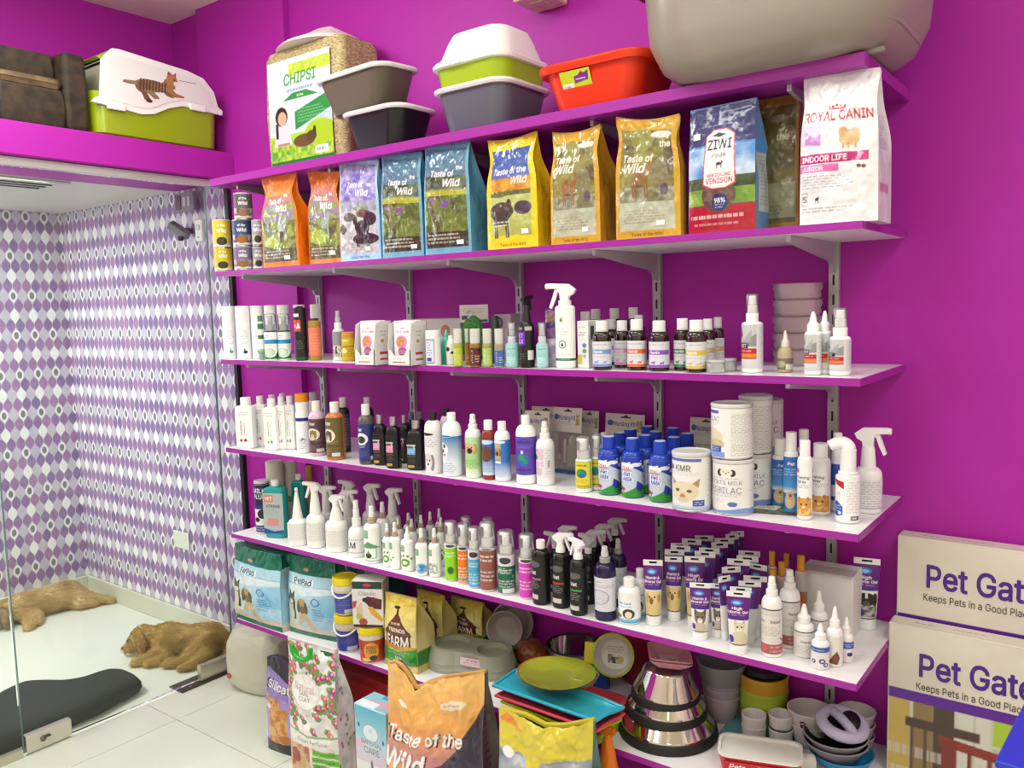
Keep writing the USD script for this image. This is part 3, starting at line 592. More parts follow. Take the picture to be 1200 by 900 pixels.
# black tray, brown tray resting on it
_, (bx0, bx1, bh) = front_tray('black litter tray with pale rim, under the tilted brown tray', 396, 470, -.38, ZA, 135, .18, '#17191b', GLOSSW, group=None, taper=.8)
t = tray('litter_tray', 'grey brown litter tray with white rim, tilted on top of the black one', (.612, -.275, ZA + bh + .012), .305, .18, .125, .0, M('#5e5346', .3), GLOSSW, tilt=(.05, -.03, 0), taper=.8)
# grey tray + lime hooded box stacked
_, (gx0, gx1, gh) = front_tray('slate grey litter tray with white rim, under the lime one', 502, 593, -.385, ZA, 108, .24, '#5f5f6b', GLOSSW, taper=.84)
gc = (gx0 + gx1) / 2; zt_ = ZA + gh + .003; hw = (gx1 - gx0) / 2
t = thing('litter_tray', 'lime litter tray with a white domed hood, stacked on the slate grey tray', 'litter tray', (gc, -.265, zt_), 0)
obj('basin', loft([(hw * .93, .112, .045, 0), (hw * .95, .115, .05, .01), (hw * 1.0, .12, .05, .052), (hw * .9, .11, .05, .052)], 6), M('#9db615', .3), t)
obj('hood_rim', loft([(hw * .98, .118, .05, .05), (hw * 1.08, .132, .056, .052), (hw * 1.09, .134, .056, .06), (hw * 1.05, .128, .055, .068), (hw * .95, .11, .05, .069)], 6), GLOSSW, t)
obj('hood', loft([(hw * .97, .118, .05, .066), (hw * .94, .113, .055, .085), (hw * .86, .1, .055, .122), (hw * .77, .085, .05, .15), (hw * .6, .062, .04, .161), (hw * .3, .03, .02, .163)], 6), GLOSSW, t)
for k in (-.45, -.15): obj('clip', mv(rbox(.03, .006, .018, .002, .001), (k * hw, -.1355, .05)), GLOSSW, t)
# red tray
_, (rx0, rx1, rh) = front_tray('bright orange red litter tray with a lime sticker', 626, 755, -.385, ZA, 82, .24, '#e8380f', M('#ea3c12', .2), taper=.82, rimw=.014, rimh=.022)
w_ = rx1 - rx0
st = sheet(lambda u, v: np.stack([(rx0 + rx1) / 2 + w_ * (-.27 + .3 * u), -.379 + .022 * (1 - v) - .0, ZA + rh * (.42 + .38 * v)], 1), w_ * .3, rh * .38, '#c3d321', [('r', .04, .06, .4, .4, '#ecece8'), ('l', .08, .1, .36, .36, 1, '#555555'), ('p', [(.45, .35), (.9, .45), (.95, .9), (.8, .8), (.7, .9), (.6, .75), (.45, .7)], '#7a2d86'), ('r', .5, .52, .82, .58, '#c9a6d2')])
tray_red = stage.GetPrimAtPath('/World/litter_tray_004')
obj('sticker', (st[0][0] - np.array([(rx0 + rx1) / 2, -.378 + .12, ZA]) + np.array([0, -.0045, 0]), st[0][1]), PRINT(.4), tray_red, True, st[1])
# big beige carrier hanging over the right end
t = thing('pet_carrier', 'large beige plastic pet carrier base overhanging the end of the top shelf', 'pet carrier', (1.967, -.285, ZA), 0)
obj('tub', loft([(.17, .13, .08, .0), (.215, .18, .11, .008), (.25, .215, .13, .035), (.275, .235, .14, .09), (.287, .24, .15, .2), (.292, .245, .15, .26), (.275, .23, .14, .26), (.26, .22, .14, .05), (.2, .16, .1, .02)], 8), M('#90867a', .32, bump=.06, bscale=300.), t, 50)
obj('rim', loft([(.29, .24, .15, .245), (.305, .26, .16, .25), (.305, .26, .16, .268), (.28, .235, .15, .27)], 8, False), M('#8f8474', .4), t)
for s in (-1, 1): obj('latch', mv(rbox(.05, .03, .05, .006, .004), (s * .31, -.06, .235)), M('#4a3b33', .4), t)
obj('foot_rib', mv(rbox(.16, .02, .012, .006, .003), (.15, -.09, -.0005)), M('#8d8578', .4), t)

# litter box with cat print and velvet bed on the loft
ZL = 2.25; xF = -.50
y0, y1 = yat(114, xF, ZL), yat(259, xF, ZL); hl = zat(57, xF, (y0 * .72 + y1 * .28)) - ZL; L = y1 - y0
LIME = M('#94a512', .28)
t = thing('litter_box', 'hooded litter box, white lid printed with a tabby kitten, lime base', 'litter box', (xF - .17, (y0 + y1) / 2, ZL), PI / 2)
hl = .325
obj('base', loft([(L / 2 - .02, .15, .04, 0), (L / 2 - .006, .164, .045, .012), (L / 2 + .004, .17, .05, hl * .5), (L / 2 - .004, .163, .05, hl * .5)], 6), LIME, t, 40)
sil = Polygon([(-L / 2 + .0, hl * .40), (-L / 2 + .02, hl * .43), (-L / 2 + .035, hl * .86), (-L / 2 + .075, hl * .99), (-L / 2 + .10, hl), (L / 2 - .14, hl * .93), (L / 2 - .07, hl * .88), (L / 2 - .025, hl * .74), (L / 2 - .008, hl * .56), (L / 2 + .012, hl * .52), (L / 2 + .01, hl * .475), (L * .32, hl * .49), (L * .18, hl * .5), (L * .06, hl * .44), (-L * .06, hl * .34), (-L * .16, hl * .31), (-L * .3, hl * .33), (-L / 2 - .012, hl * .355)]).buffer(.006).buffer(-.004)
hood = join([mv(prism(sil, .012), (0, -.172, 0))]); obj('lid_side', hood, M('#eceae6', .3), t)
obj('lid_side', mv(prism(sil, .012), (0, .172, 0)), M('#eceae6', .3), t)
prof = [(-L / 2 + .042, hl * .86), (-L / 2 + .082, hl * .985), (-L / 2 + .105, hl * .995), (L / 2 - .14, hl * .925), (L / 2 - .075, hl * .875), (L / 2 - .03, hl * .735), (L / 2 - .014, hl * .55)]
pp = Polygon(prof + [(a - .004, b - .006) for a, b in prof[::-1]]).buffer(.0005); obj('lid_roof', prism(pp, .335), M('#efede9', .3), t)
obj('end_flap', box(-L / 2 + .045, -.15, hl * .45, -L / 2 + .049, .15, hl * .82), CLEAR('#e8eec8', .5), t, False)
obj('lime_cap', prism(Polygon([(-L / 2 + .03, hl * .86), (-L / 2 + .075, hl * .985), (-L / 2 + .08, hl * 1.0), (-L / 2 + .02, hl * .88)]), .33), LIME, t)
for s in (-.36, .3): obj('clip', mv(rbox(.07, .012, .026, .004, .002), (s * L, -.181, hl * (.31 if s < 0 else .475) - .004)), M('#f2f0ec', .3), t)
inner = sil.buffer(-.03).buffer(.008); obj('embossed_panel', mv(prism(inner, .003), (0, -.1785, 0)), M('#e4e1de', .35), t)
CB = '#8a6a48'
kit = [('o', .42, .5, .24, .16, CB), ('o', .3, .42, .12, .16, '#7a5b3c'), ('p', [(.55, .5), (.62, .75), (.76, .8), (.78, .55), (.62, .38)], '#8f6f4b'), ('o', .73, .76, .085, .17, '#a9794a'), ('p', [(.66, .88), (.68, 1.), (.74, .92)], '#8a5a34'), ('p', [(.76, .92), (.8, .99), (.8, .84)], '#8a5a34'),
       ('o', .79, .68, .04, .06, '#e4d6c4'), ('p', [(.2, .55), (.02, .52), (.0, .45), (.08, .43), (.22, .45)], '#8c7258'), ('p', [(.24, .38), (.3, .1), (.36, .06), (.4, .12), (.34, .3)], '#6d5036'), ('o', .37, .08, .05, .05, '#4a3626'), ('p', [(.3, .36), (.44, .16), (.52, .17), (.52, .22), (.42, .4)], '#8f7250'), ('p', [(.6, .5), (.74, .3), (.9, .33), (.91, .38), (.78, .42), (.7, .6)], '#9a7448'), ('p', [(.55, .44), (.64, .3), (.74, .27), (.74, .32), (.66, .42)], '#7d5b3a'),
       *[('p', [(q, .36), (q + .02, .36), (q + .04, .64), (q + .02, .66)], '#4e3824') for q in np.arange(.24, .62, .045)], ('o', .77, .78, .014, .025, '#221a14')]
kw, kh = L * .54, hl * .44
def cutout(name, layers, fn, w, h, parent, mat, res=.0013):      # a print without a ground: only the cells its layers cover are kept
    (v, f), c = sheet(fn, w, h, '#ff00ff', layers, res); k = np.abs(c - np.array(lin('#ff00ff'))).sum(1) > 1e-4; f = f[k[f].all(1)]
    u = np.unique(f); m = np.zeros(len(v), int); m[u] = np.arange(len(u)); return obj(name, (v[u], m[f]), mat, parent, True, c[u])
cutout('kitten_print', kit, flat(-L * .30, hl * .44, -L * .30 + kw, hl * .44 + kh, -.1807), kw, kh, t, PRINT(.4))
obj('toy_string_print', box(L * .155, -.181, hl * .79, L * .3, -.1803, hl * .797), M('#8f8a88', .5), t, False)

yb0, yb1 = yat(-30, xF, ZL), yat(109, xF, ZL); LB = yb1 - yb0; VEL = NOISY('#20160e', '#3e2e1c', 26., .75, (1, 1, 1), .2)
hb2 = zat(64, xF, yb1) - ZL
t = thing('pet_bed', 'dark brown crushed velvet sofa style pet bed beside the hooded litter box', 'pet bed', (xF - .19, (yb0 + yb1) / 2, ZL), PI / 2)
def soft(w, d, h, r, z0=0., k=6):
    return loft([(w / 2 - r, d / 2 - r, .004, z0), (w / 2 - r * .3, d / 2 - r * .3, r * .8, z0 + r * .25), (w / 2, d / 2, r, z0 + r), (w / 2 + .003, d / 2 + .003, r, z0 + h / 2), (w / 2, d / 2, r, z0 + h - r), (w / 2 - r * .3, d / 2 - r * .3, r * .8, z0 + h - r * .25), (w / 2 - r, d / 2 - r, .004, z0 + h)], k)
obj('arm', mv(soft(.085, .36, hb2, .022), (LB / 2 - .043, 0, 0)), VEL, t); obj('arm', mv(soft(.085, .36, hb2, .022), (-LB / 2 + .043, 0, 0)), VEL, t)
obj('front_base', mv(soft(LB - .17, .34, hb2 * .5, .015), (0, -.006, .0)), VEL, t); obj('back', mv(soft(LB - .17, .09, hb2, .02), (0, .14, 0)), VEL, t)
obj('back', mv(soft(LB - .18, .04, hb2 * .42, .014), (0, -.1, hb2 * .56)), VEL, t); obj('cushion', mv(soft(LB - .18, .25, hb2 * .16, .02), (0, -.05, hb2 * .48)), NOISY('#4a3722', '#6e5a3c', 26., .7, (1, 1, 1), .2), t)
# ================================================================ food bags and tins
def wild(sky, mid, grass, edge, tl='#f0ece4', extra=(), t1=(.5, .7), fine='#cfc8b8', low='#5a5238', ty=.72):
    """The landscape print shared by one family of pouches; extra layers carry the animals."""
    return [('r', .05, .06, .95, .95, mid), ('g', .05, .55, .95, .95, mid, sky), ('n', .05, .5, .95, .68, mid, grass, 50.), ('g', .05, .2, .95, .5, grass, mid), ('n', .05, .18, .95, .5, grass, low, 42.), *extra, ('r', .05, .06, .95, .2, low), ('l', .1, .09, .8, .19, 3, fine),
            ('t', 'Taste of', t1[0] - .05, ty, .052, tl, .66, .2), ('t', 'the', t1[0] + .33, ty + .05, .035, tl, .2, .2), ('t', 'Wild', t1[0] + .14, ty - .085, .066, tl, .5, .25)]
def sidetext(c): return [('l', .3, .1, .7, .55, 22, c)]
B_ = 'pet food bag'
bagpx('pet_food_bag', 'orange edged food pouch with green antelope print, beside the tins', B_, 309, 351.5, 314, 211, 203, 367, ZB, wild('#d9742a', '#8d7f9a', '#8f9f3c', '#e0781a', extra=[*fourleg(.62, .45, .3, '#9aa39a', .7), *fourleg(.32, .4, .22, '#7f8878', .7, -1), ('o', .3, .28, .2, .06, '#a3b244'), ('r', .05, .86, .95, .95, '#d9742a'), ('g', .05, .78, .95, .86, '#b9a25c', '#d9742a')]), sidetext('#8a3c08'), fb='#e0781a', sb='#dd6c10', pinch=.24, sticker=(.72, .1, .07, .022), seed=2)
bagpx('pet_food_bag', 'orange edged food pouch partly hidden by the violet one', B_, 363, 402, 309, 203, 203, 420, ZB, wild('#d9742a', '#8d7f9a', '#8f9f3c', '#e0781a', extra=[*fourleg(.6, .45, .3, '#9aa39a', .7), ('o', .35, .3, .25, .08, '#a3b244'), ('r', .05, .86, .95, .95, '#d9742a')]), sidetext('#8a3c08'), fb='#e0781a', sb='#dd6c10', pinch=.22, yf=-.36, sticker=(.75, .12, .08, .022), seed=3)
bagpx('pet_food_bag', 'violet and pale blue food pouch with dark bears', B_, 400, 447, 306, 190, 189, 462, ZB, [('r', .05, .08, .95, .96, '#8f84bd'), ('n', .05, .6, .95, .96, '#6d62ac', '#b7aed8', 45.), ('n', .05, .5, .95, .6, '#7d8a6a', '#a49fc0', 60.), ('r', .05, .08, .95, .5, '#b9b2b6'), ('n', .05, .08, .95, .3, '#a8a0a6', '#c6bfc2', 60.), *fourleg(.62, .33, .34, '#35262c', .95, -1), ('o', .68, .22, .3, .06, '#35262c'), ('o', .66, .47, .17, .04, '#6a4c44'), ('o', .8, .42, .14, .07, '#3c2c34'), ('o', .12, .32, .12, .05, '#4a4040'), ('o', .3, .44, .14, .045, '#60584c'),
    ('t', 'Taste of', .45, .76, .05, '#efeaf4', .66, .2), ('t', 'Wild', .62, .68, .062, '#efeaf4', .5, .25), ('l', .3, .1, .8, .18, 3, '#8c8690'), ('t', 'Taste of the Wild', .5, .04, .024, '#3c4c7a', .7)], [], fb='#9fc0e0', sb='#86aed2', pinch=.06, seed=4, yf=-.375, sticker=(.72, .12, .06, .02))
BLU = ['#4d7c95', '#60708a', '#8d9a3c', '#3c4a22']
for i, (a, b, bs, tl_, tr_, g, lab, yf) in enumerate([(449, 497, 300, 181, 180, 515, 'blue grey meadow print food pouch between the violet and the teal edged ones', -.38), (499, 553, 298, 170, 166, 573, 'teal blue edged meadow print food pouch with a broad blue gusset', -.385)]):
    bagpx('pet_food_bag', lab, B_, a, b, bs, tl_, tr_, g, ZB, wild(BLU[0], BLU[1], BLU[2], '', extra=[('n', .05, .58, .95, .7, '#3f4a34', '#6f7a5a', 50.), ('r', .05, .52, .95, .57, '#a9a628'), ('n', .05, .2, .95, .52, '#6d7a2c', '#4a5220', 40.), ('o', .5, .45, .1, .035, '#7a4c86'), ('o', .25, .48, .1, .03, '#8d6a7a'), ('p', [(.08, .5), (.16, .5), (.4, .24), (.3, .2)], '#5c4622')], low='#3a3220'), sidetext('#2e5a74'), fb='#6aa2bc', sb='#4b86a8', pinch=.06, tip=-.006, sticker=(.8, .1, .07, .02), seed=5 + i, yf=yf)
bagpx('pet_food_bag', 'bright yellow food pouch with grazing bison under a blue sky', B_, 572, 631, 293.5, 168, 156, 650, ZB, [('g', .1, .62, .9, .9, '#5a6fb0', '#2f4c9c'), ('n', .1, .5, .9, .64, '#b8741c', '#d89a2a', 40.), ('r', .1, .46, .9, .52, '#5d6a2c'), ('g', .1, .12, .9, .48, '#a9ad52', '#b8bd76'), *fourleg(.32, .3, .36, '#4a4034', .9), ('o', .34, .34, .24, .085, '#4a4034'), ('o', .75, .36, .16, .06, '#4a3c4c'), ('o', .62, .5, .1, .02, '#5a5a3c'), ('o', .3, .48, .12, .012, '#6a6a3c'), ('l', .12, .2, .5, .26, 2, '#e8e2d4'),
    ('t', 'Taste of the', .5, .7, .052, '#e6e4dc', .74, .25), ('t', 'Wild', .68, .61, .062, '#efe8da', .38, .25), ('t', 'Taste of the Wild', .52, .04, .026, '#7a6414', .6)], sidetext('#8a7408'), fb='#e8c81c', sb='#d8ac18', pinch=.13, seed=8, tip=-.008, sticker=(.78, .15, .06, .022), seal=('#cf9c1c', .004))
GOLD = dict(fb='#c99a28', sb='#b8861c')
for i, (a, b, bs, tl_, tr_, g, lab, yf, wy) in enumerate([(646, 704, 287, 158, 148, 729, 'golden food pouch with stream print, beside the bright yellow one', -.388, .74), (722, 798, 278, 141, 137, 805, 'wide golden food pouch with brown stag print, beside the navy pouch', -.388, .66)]):
    bagpx('pet_food_bag', lab, B_, a, b, bs, tl_, tr_, g, ZB, [('r', .08, .07, .92, .9, '#6e6440'), ('n', .08, .4, .92, .9, '#5a4c34', '#8a8440', 30.), ('o', .45, .82, .2, .1, '#8c8a44'), ('g', .08, .07, .92, .38, '#b9bca4', '#a9ac98'), ('n', .08, .3, .92, .42, '#75704c', '#b0b29c', 40.), *fourleg(.42, .5, .3, '#8a6438', .9), ('o', .72, .52, .12, .14, '#7c7450'), ('o', .78, .4, .06, .05, '#5c4a5c'),
        ('t', 'Taste of', .38, wy, .055, '#efe6d4', .56, .22), ('t', 'the', .82, wy + .12, .05, '#efe6d4', .2, .2), ('t', 'Wild', .32, wy - .08, .075, '#efe6d4', .48, .25), ('o', .76, .86, .16, .03, '#d8d2c4'), ('l', .15, .12, .8, .24, 5, '#8a7a60'), ('t', 'Taste of the Wild', .5, .035, .026, '#6a5214', .5)], sidetext('#7a5c10'), pinch=.1, seed=9 + i, tip=-.01, sticker=(.72, .12, .06, .02), yf=yf, **GOLD)
bagpx('pet_food_bag', 'navy, sky blue and red venison food pouch with white badge', B_, 807, 886, 273, 134, 118, 903, ZB, [('r', 0, .68, 1, 1, '#2a2d66'), ('g', 0, .42, 1, .7, '#6d9ac8', '#3f7fc4'), ('n', 0, .42, 1, .68, '#4f8ccc', '#c3d4e6', 22.), ('n', 0, .34, 1, .44, '#2c3a24', '#4a5a34', 30.), ('n', 0, .22, 1, .35, '#5f8a2c', '#8aa83c', 40.), ('r', 0, 0, 1, .22, '#a8182c'), ('l', .05, .1, .95, .16, 1, '#e8d0d0'), ('l', .1, .05, .85, .09, 1, '#d8a8a8'), ('o', .48, .3, .25, .14, '#5c4438'), ('n', .26, .22, .7, .38, '#5c4438', '#6e5a4c', 90.),
    ('p', [(.24, .38), (.29, .77), (.4, .82), (.6, .82), (.72, .77), (.74, .38), (.6, .345), (.38, .345)], '#c23a48'), ('p', [(.26, .39), (.305, .765), (.41, .81), (.59, .81), (.705, .765), (.72, .39), (.59, .355), (.39, .355)], '#e9e6e4'), ('p', [(.38, .765), (.48, .79), (.6, .77), (.5, .75)], '#2b2b33'), ('t', 'ZIWI', .5, .695, .075, '#22222a', .36), ('t', 'Peak', .5, .61, .04, '#5a5a60', .24, .25, True), *fourleg(.5, .54, .06, '#2b2b30', 1.4), ('t', 'NEW ZEALAND', .49, .455, .024, '#b8485a', .36), ('t', 'VENISON', .49, .41, .04, '#b21f38', .4), ('o', .5, .24, .12, .07, '#2a2d66'), ('t', '98%', .5, .255, .035, '#eeeef2', .16), ('l', .43, .19, .57, .23, 2, '#aab0d0'), ('l', .2, .84, .75, .86, 1, '#9aa0c8')], [('r', .2, .15, .9, .62, '#bcc0c4'), ('l', .28, .2, .8, .6, 14, '#7a7e84'), ('r', 0, .62, 1, .72, '#4f8ccc')], fb='#2a2d66', sb='#5a82b4', pinch=.0, bulge=.014, seed=12, sticker=(.14, .78, .055, .025), topd=.012, crink=.0022)
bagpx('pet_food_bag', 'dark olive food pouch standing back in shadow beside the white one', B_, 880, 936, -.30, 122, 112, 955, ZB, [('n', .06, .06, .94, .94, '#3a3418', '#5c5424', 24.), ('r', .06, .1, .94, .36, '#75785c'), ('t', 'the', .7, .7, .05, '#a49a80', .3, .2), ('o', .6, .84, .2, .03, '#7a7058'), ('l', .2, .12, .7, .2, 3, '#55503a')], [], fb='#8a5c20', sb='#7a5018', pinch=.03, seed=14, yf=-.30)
bagpx('pet_food_bag', 'white glossy food bag with red lettering and magenta band, at the shelf end', B_, 937, 1029, 262, 93, 83, 1044, ZB, [('r', 0, .53, .3, .66, '#e3cfe8'), ('p', [(.06, .54), (.28, .52), (.3, .6), (.2, .58), (.08, .62)], '#c98fd0'), ('t', 'ROYAL CANIN', .5, .715, .062, '#c4202e', .92), *[('o', .38 + q * .055, .775 + (.006 if q == 2 else 0), .018, .009, '#c4202e') for q in range(5)], ('r', .37, .755, .61, .765, '#c4202e'), ('o', .66, .56, .13, .055, '#d9b888'), ('o', .58, .6, .06, .035, '#c9a070'), ('o', .72, .6, .05, .025, '#e0c49a'), *[('r', .57 + q, .49, .6 + q, .53, '#c9a070') for q in (0, .06, .14)],
    ('r', .0, .405, .9, .47, '#b5106a'), ('t', 'INDOOR LIFE', .33, .437, .036, '#f6eaf2', .6), ('r', .0, .35, .52, .398, '#d86cb0'), ('t', 'JUNIOR', .18, .374, .028, '#f6eaf2', .32), ('l', .04, .24, .72, .33, 5, '#7a7a7e'), ('r', .03, .13, .11, .22, '#9a9a9e'), ('r', .04, .137, .1, .213, '#e9e8ea'), ('t', 'S', .07, .175, .04, '#55555a', .05), *fourleg(.24, .17, .05, '#3a3a3e', 1.), ('l', .04, .08, .7, .12, 2, '#8a8a8e'), ('o', .78, .37, .03, .012, '#7a4a30'), ('o', .84, .365, .03, .012, '#7a4a30')], [('r', .2, .5, .9, .74, '#c9c7cc'), ('l', .25, .5, .85, .72, 10, '#6a6a70'), ('r', .1, .2, .8, .26, '#c98aa8')], fb='#e6e4e8', sb='#dad8dc', pinch=.06, bulge=.016, seed=16, crink=.005, topd=.012)
# tins
def tin(px0, px1, top, base, z, lab, col, animal, P=None):
    lay = [('g', 0, 0, 1, .45, '#d9d4ce', col), ('r', 0, .45, 1, 1, col), ('n', 0, .1, 1, .42, col, '#c9b49c', 80.), ('o', .5, .22, .22, .16, animal), ('t', 'of the', .5, .82, .09, '#f0ece6', .5), ('t', 'Wild', .5, .62, .14, '#f4f0ea', .6)]
    return canister('food_tin', lab, 'tin', (px0, px1), top, base, z, [(.06, .95, 150, col, lay)], '#c9c6c2', '#8a8078', 'wet food tins on the bag shelf', 8., True, .03, 1.0)
ty = -.372
for k, (a, b, yy, col, an, lab) in enumerate([(252, 273, ty, '#c9b61e', '#3c3420', 'yellow labelled tin at the kennel end, lower layer'), (275, 297, ty, '#7a6a8a', '#8a6030', 'mauve labelled food tin in the middle of the lower layer'), (297, 311, -.35, '#8a9098', '#2c2c30', 'grey labelled food tin against the orange pouch, lower layer')]):
    _, P, r, h = tin(a, b, 289, yy, ZB, lab, col, an)
    zt = ZB + h + .0015
for k, (a, b, yy, col, an, lab) in enumerate([(250.5, 271.5, ty, '#d0bc22', '#3c3420', 'yellow labelled tin at the kennel end, middle layer'), (273.5, 295.5, ty, '#3c4a78', '#9a6030', 'navy labelled food tin in the middle of the middle layer'), (296, 310, -.35, '#9aa0a8', '#2c2c30', 'grey labelled food tin against the orange pouch, middle layer')]):
    _, P, r, h2 = tin(a, b, 258, yy, zt, lab, col, an)
tin(275, 296.5, 227, ty, zt + h2 + .0015, 'brown labelled tin alone on top of the stacked tins', '#5c5660', '#8a6040')
# ================================================================ shelf of vitamins and small sprays (third from the top)
z = ZC; LN = '#8d8d90'
def groom(mark, mc): return [('l', .3, .52, .7, .78, 5, '#b5b5b8'), ('l', .34, .38, .66, .46, 2, '#9a9a9e'), *mark]
rab = lambda c: [('o', .5, .17, .1, .045, c), ('p', [(.42, .18), (.46, .27), (.5, .27), (.48, .18)], c)]
for k, (a, b, y, c, lab) in enumerate([(263, 278.5, 420.5, '#4f9a6a', 'white spray canister with small green mark, at the kennel end of its row'), (278.8, 295.6, 421, '#23285e', 'white spray canister with dark blue rabbit mark, second in its row'), (296.5, 311.5, -.315, '#3a3a40', 'white spray canister third in its row, behind the slim green banded stick'),
        (312.5, 326.5, -.300, '#8a8a90', 'white spray canister fourth in its row, behind the foam bottles'), (327.5, 341.5, -.285, '#8a8a90', 'white spray canister fifth in its row, behind the foam bottles'), (346.5, 360, -.265, '#8a8a90', 'white spray canister sixth in its row, behind the black tube'), (366, 379, -.245, '#8a8a90', 'white spray canister last in its row, behind the amber bottle')]):
    canister('spray_canister', lab, 'spray can', (a, b), 359 - k * .4, y, z, [(.02, .7, 170, '#eeeef0', groom(rab(c), c) + ([('l', .82, .3, .9, .75, 12, '#4a4a50')] if k == 1 else []))], '#ecebea', '#ecebea', 'row of white spray canisters', 18, False, .30, 1.0)
bottle('stick_tube', 'slim white stick tube with green bands beside the foam bottles', 'stick tube', (304, 310.5), 370, 421.8, z, '#efefec', ('screw', .13, .9, '#4a7a5c'), .02, [(.12, .86, 180, '#f0f0ee', [('r', 0, .78, 1, .95, '#3f7a55'), ('r', 0, .48, 1, .6, '#3f7a55'), ('g', 0, 0, 1, .18, '#3d8a48', '#a8cfae')])], foot=(.12, '#8a9a92'))
FO = lambda: [('r', 0, .95, 1, 1, '#22252a'), ('l', .2, .72, .5, .86, 2, '#4a4a4a'), ('r', 0, .54, 1, .68, '#2c8fc0'), ('l', .1, .4, .6, .5, 2, '#9aa0a4'), ('p', [(0, 0), (1, 0), (1, .3), (.75, .1), (.5, .05), (.25, .1), (0, .3)], '#2b7a3a'), ('o', .45, .24, .28, .14, '#c9dcc9'), ('O', .45, .24, .28, .14, '#6aa070', .9)]
for a, b, y, l in ((311.5, 326.3, 422.6, 'foam bottle with blue band and green foot, beside the white canisters'), (327.2, 342, 422.2, 'foam bottle with blue band and green foot, beside the black tube')):
    bottle('foam_bottle', l, 'pump bottle', (a, b), 367.5, y, z, '#e8ebea', ('dome', .36, .7, '#a8acb2', .92), .03, [(.03, .64, 180, '#eef0f0', FO())], 'blue banded foam bottles', face=-6)
t, P, r, h = bottle('gel_tube', 'black standing tube with a red square and white lid mark', 'tube', (346.8, 361.5), 359, 422.8, z, '#191a1c', ('screw', .02, .5, '#191a1c'), .02, [(.02, .96, 170, '#17181a', [('r', .1, .55, .62, .78, '#cf3a2c'), ('p', [(.36, .6), (.5, .74), (.6, .62)], '#f0eeea'), ('t', 'C', .3, .66, .05, '#f0eeea', .2), ('r', .06, .84, .55, .9, '#d8d8d6'), ('r', .05, .08, .14, .5, '#c9c9c6'), ('l', .3, .2, .75, .38, 5, '#6a6a6a'), ('g', 0, 0, 1, .08, '#2a5a38', '#17181a')])], rough=.3, face=-10)
bottle('amber_bottle', 'honey coloured bottle with a salmon label and thin dark cap', 'bottle', (363, 377.5), 373, 422.6, z, '#c9a24a', ('screw', .05, .7, '#3c3c42'), .04, [(.12, .78, 180, '#e07a5c', [('l', .2, .2, .8, .8, 6, '#e79a80')])], mat=CLEAR('#d0a040', .6))
bottle('mist_bottle', 'small grey mist bottle with a dog picture, beside the yellow tin', 'spray bottle', (391, 405), 364, 422.6, z, '#d9d8d8', ('mist', .36, .62, '#b9b7bb', '#eeeeee', False), .1, [(.08, .58, 180, '#8f8c90', [('n', .0, .0, 1, .45, '#7a7678', '#d8d4d0', 200.), *dogface(.6, .28, .3, '#d8d0c8', '#3a3432', 1.4)])], foot=(.05, WHITE))
canister('yellow_tin', 'small yellow tin with an orange lid, beside the first display carton', 'tin', (401.5, 416), 389, 423.6, z, [(.05, .78, 170, '#c9a81e', [('t', 'PRO', .4, .9, .1, '#f0e8c0', .5), ('r', .0, .6, 1, .66, '#8a6a10'), ('l', .15, .15, .8, .55, 4, '#7a5c10'), ('o', .3, .42, .2, .12, '#e8d88a')])], '#c98a3c', '#c9a81e', None, 0, False, .18, 1.0)
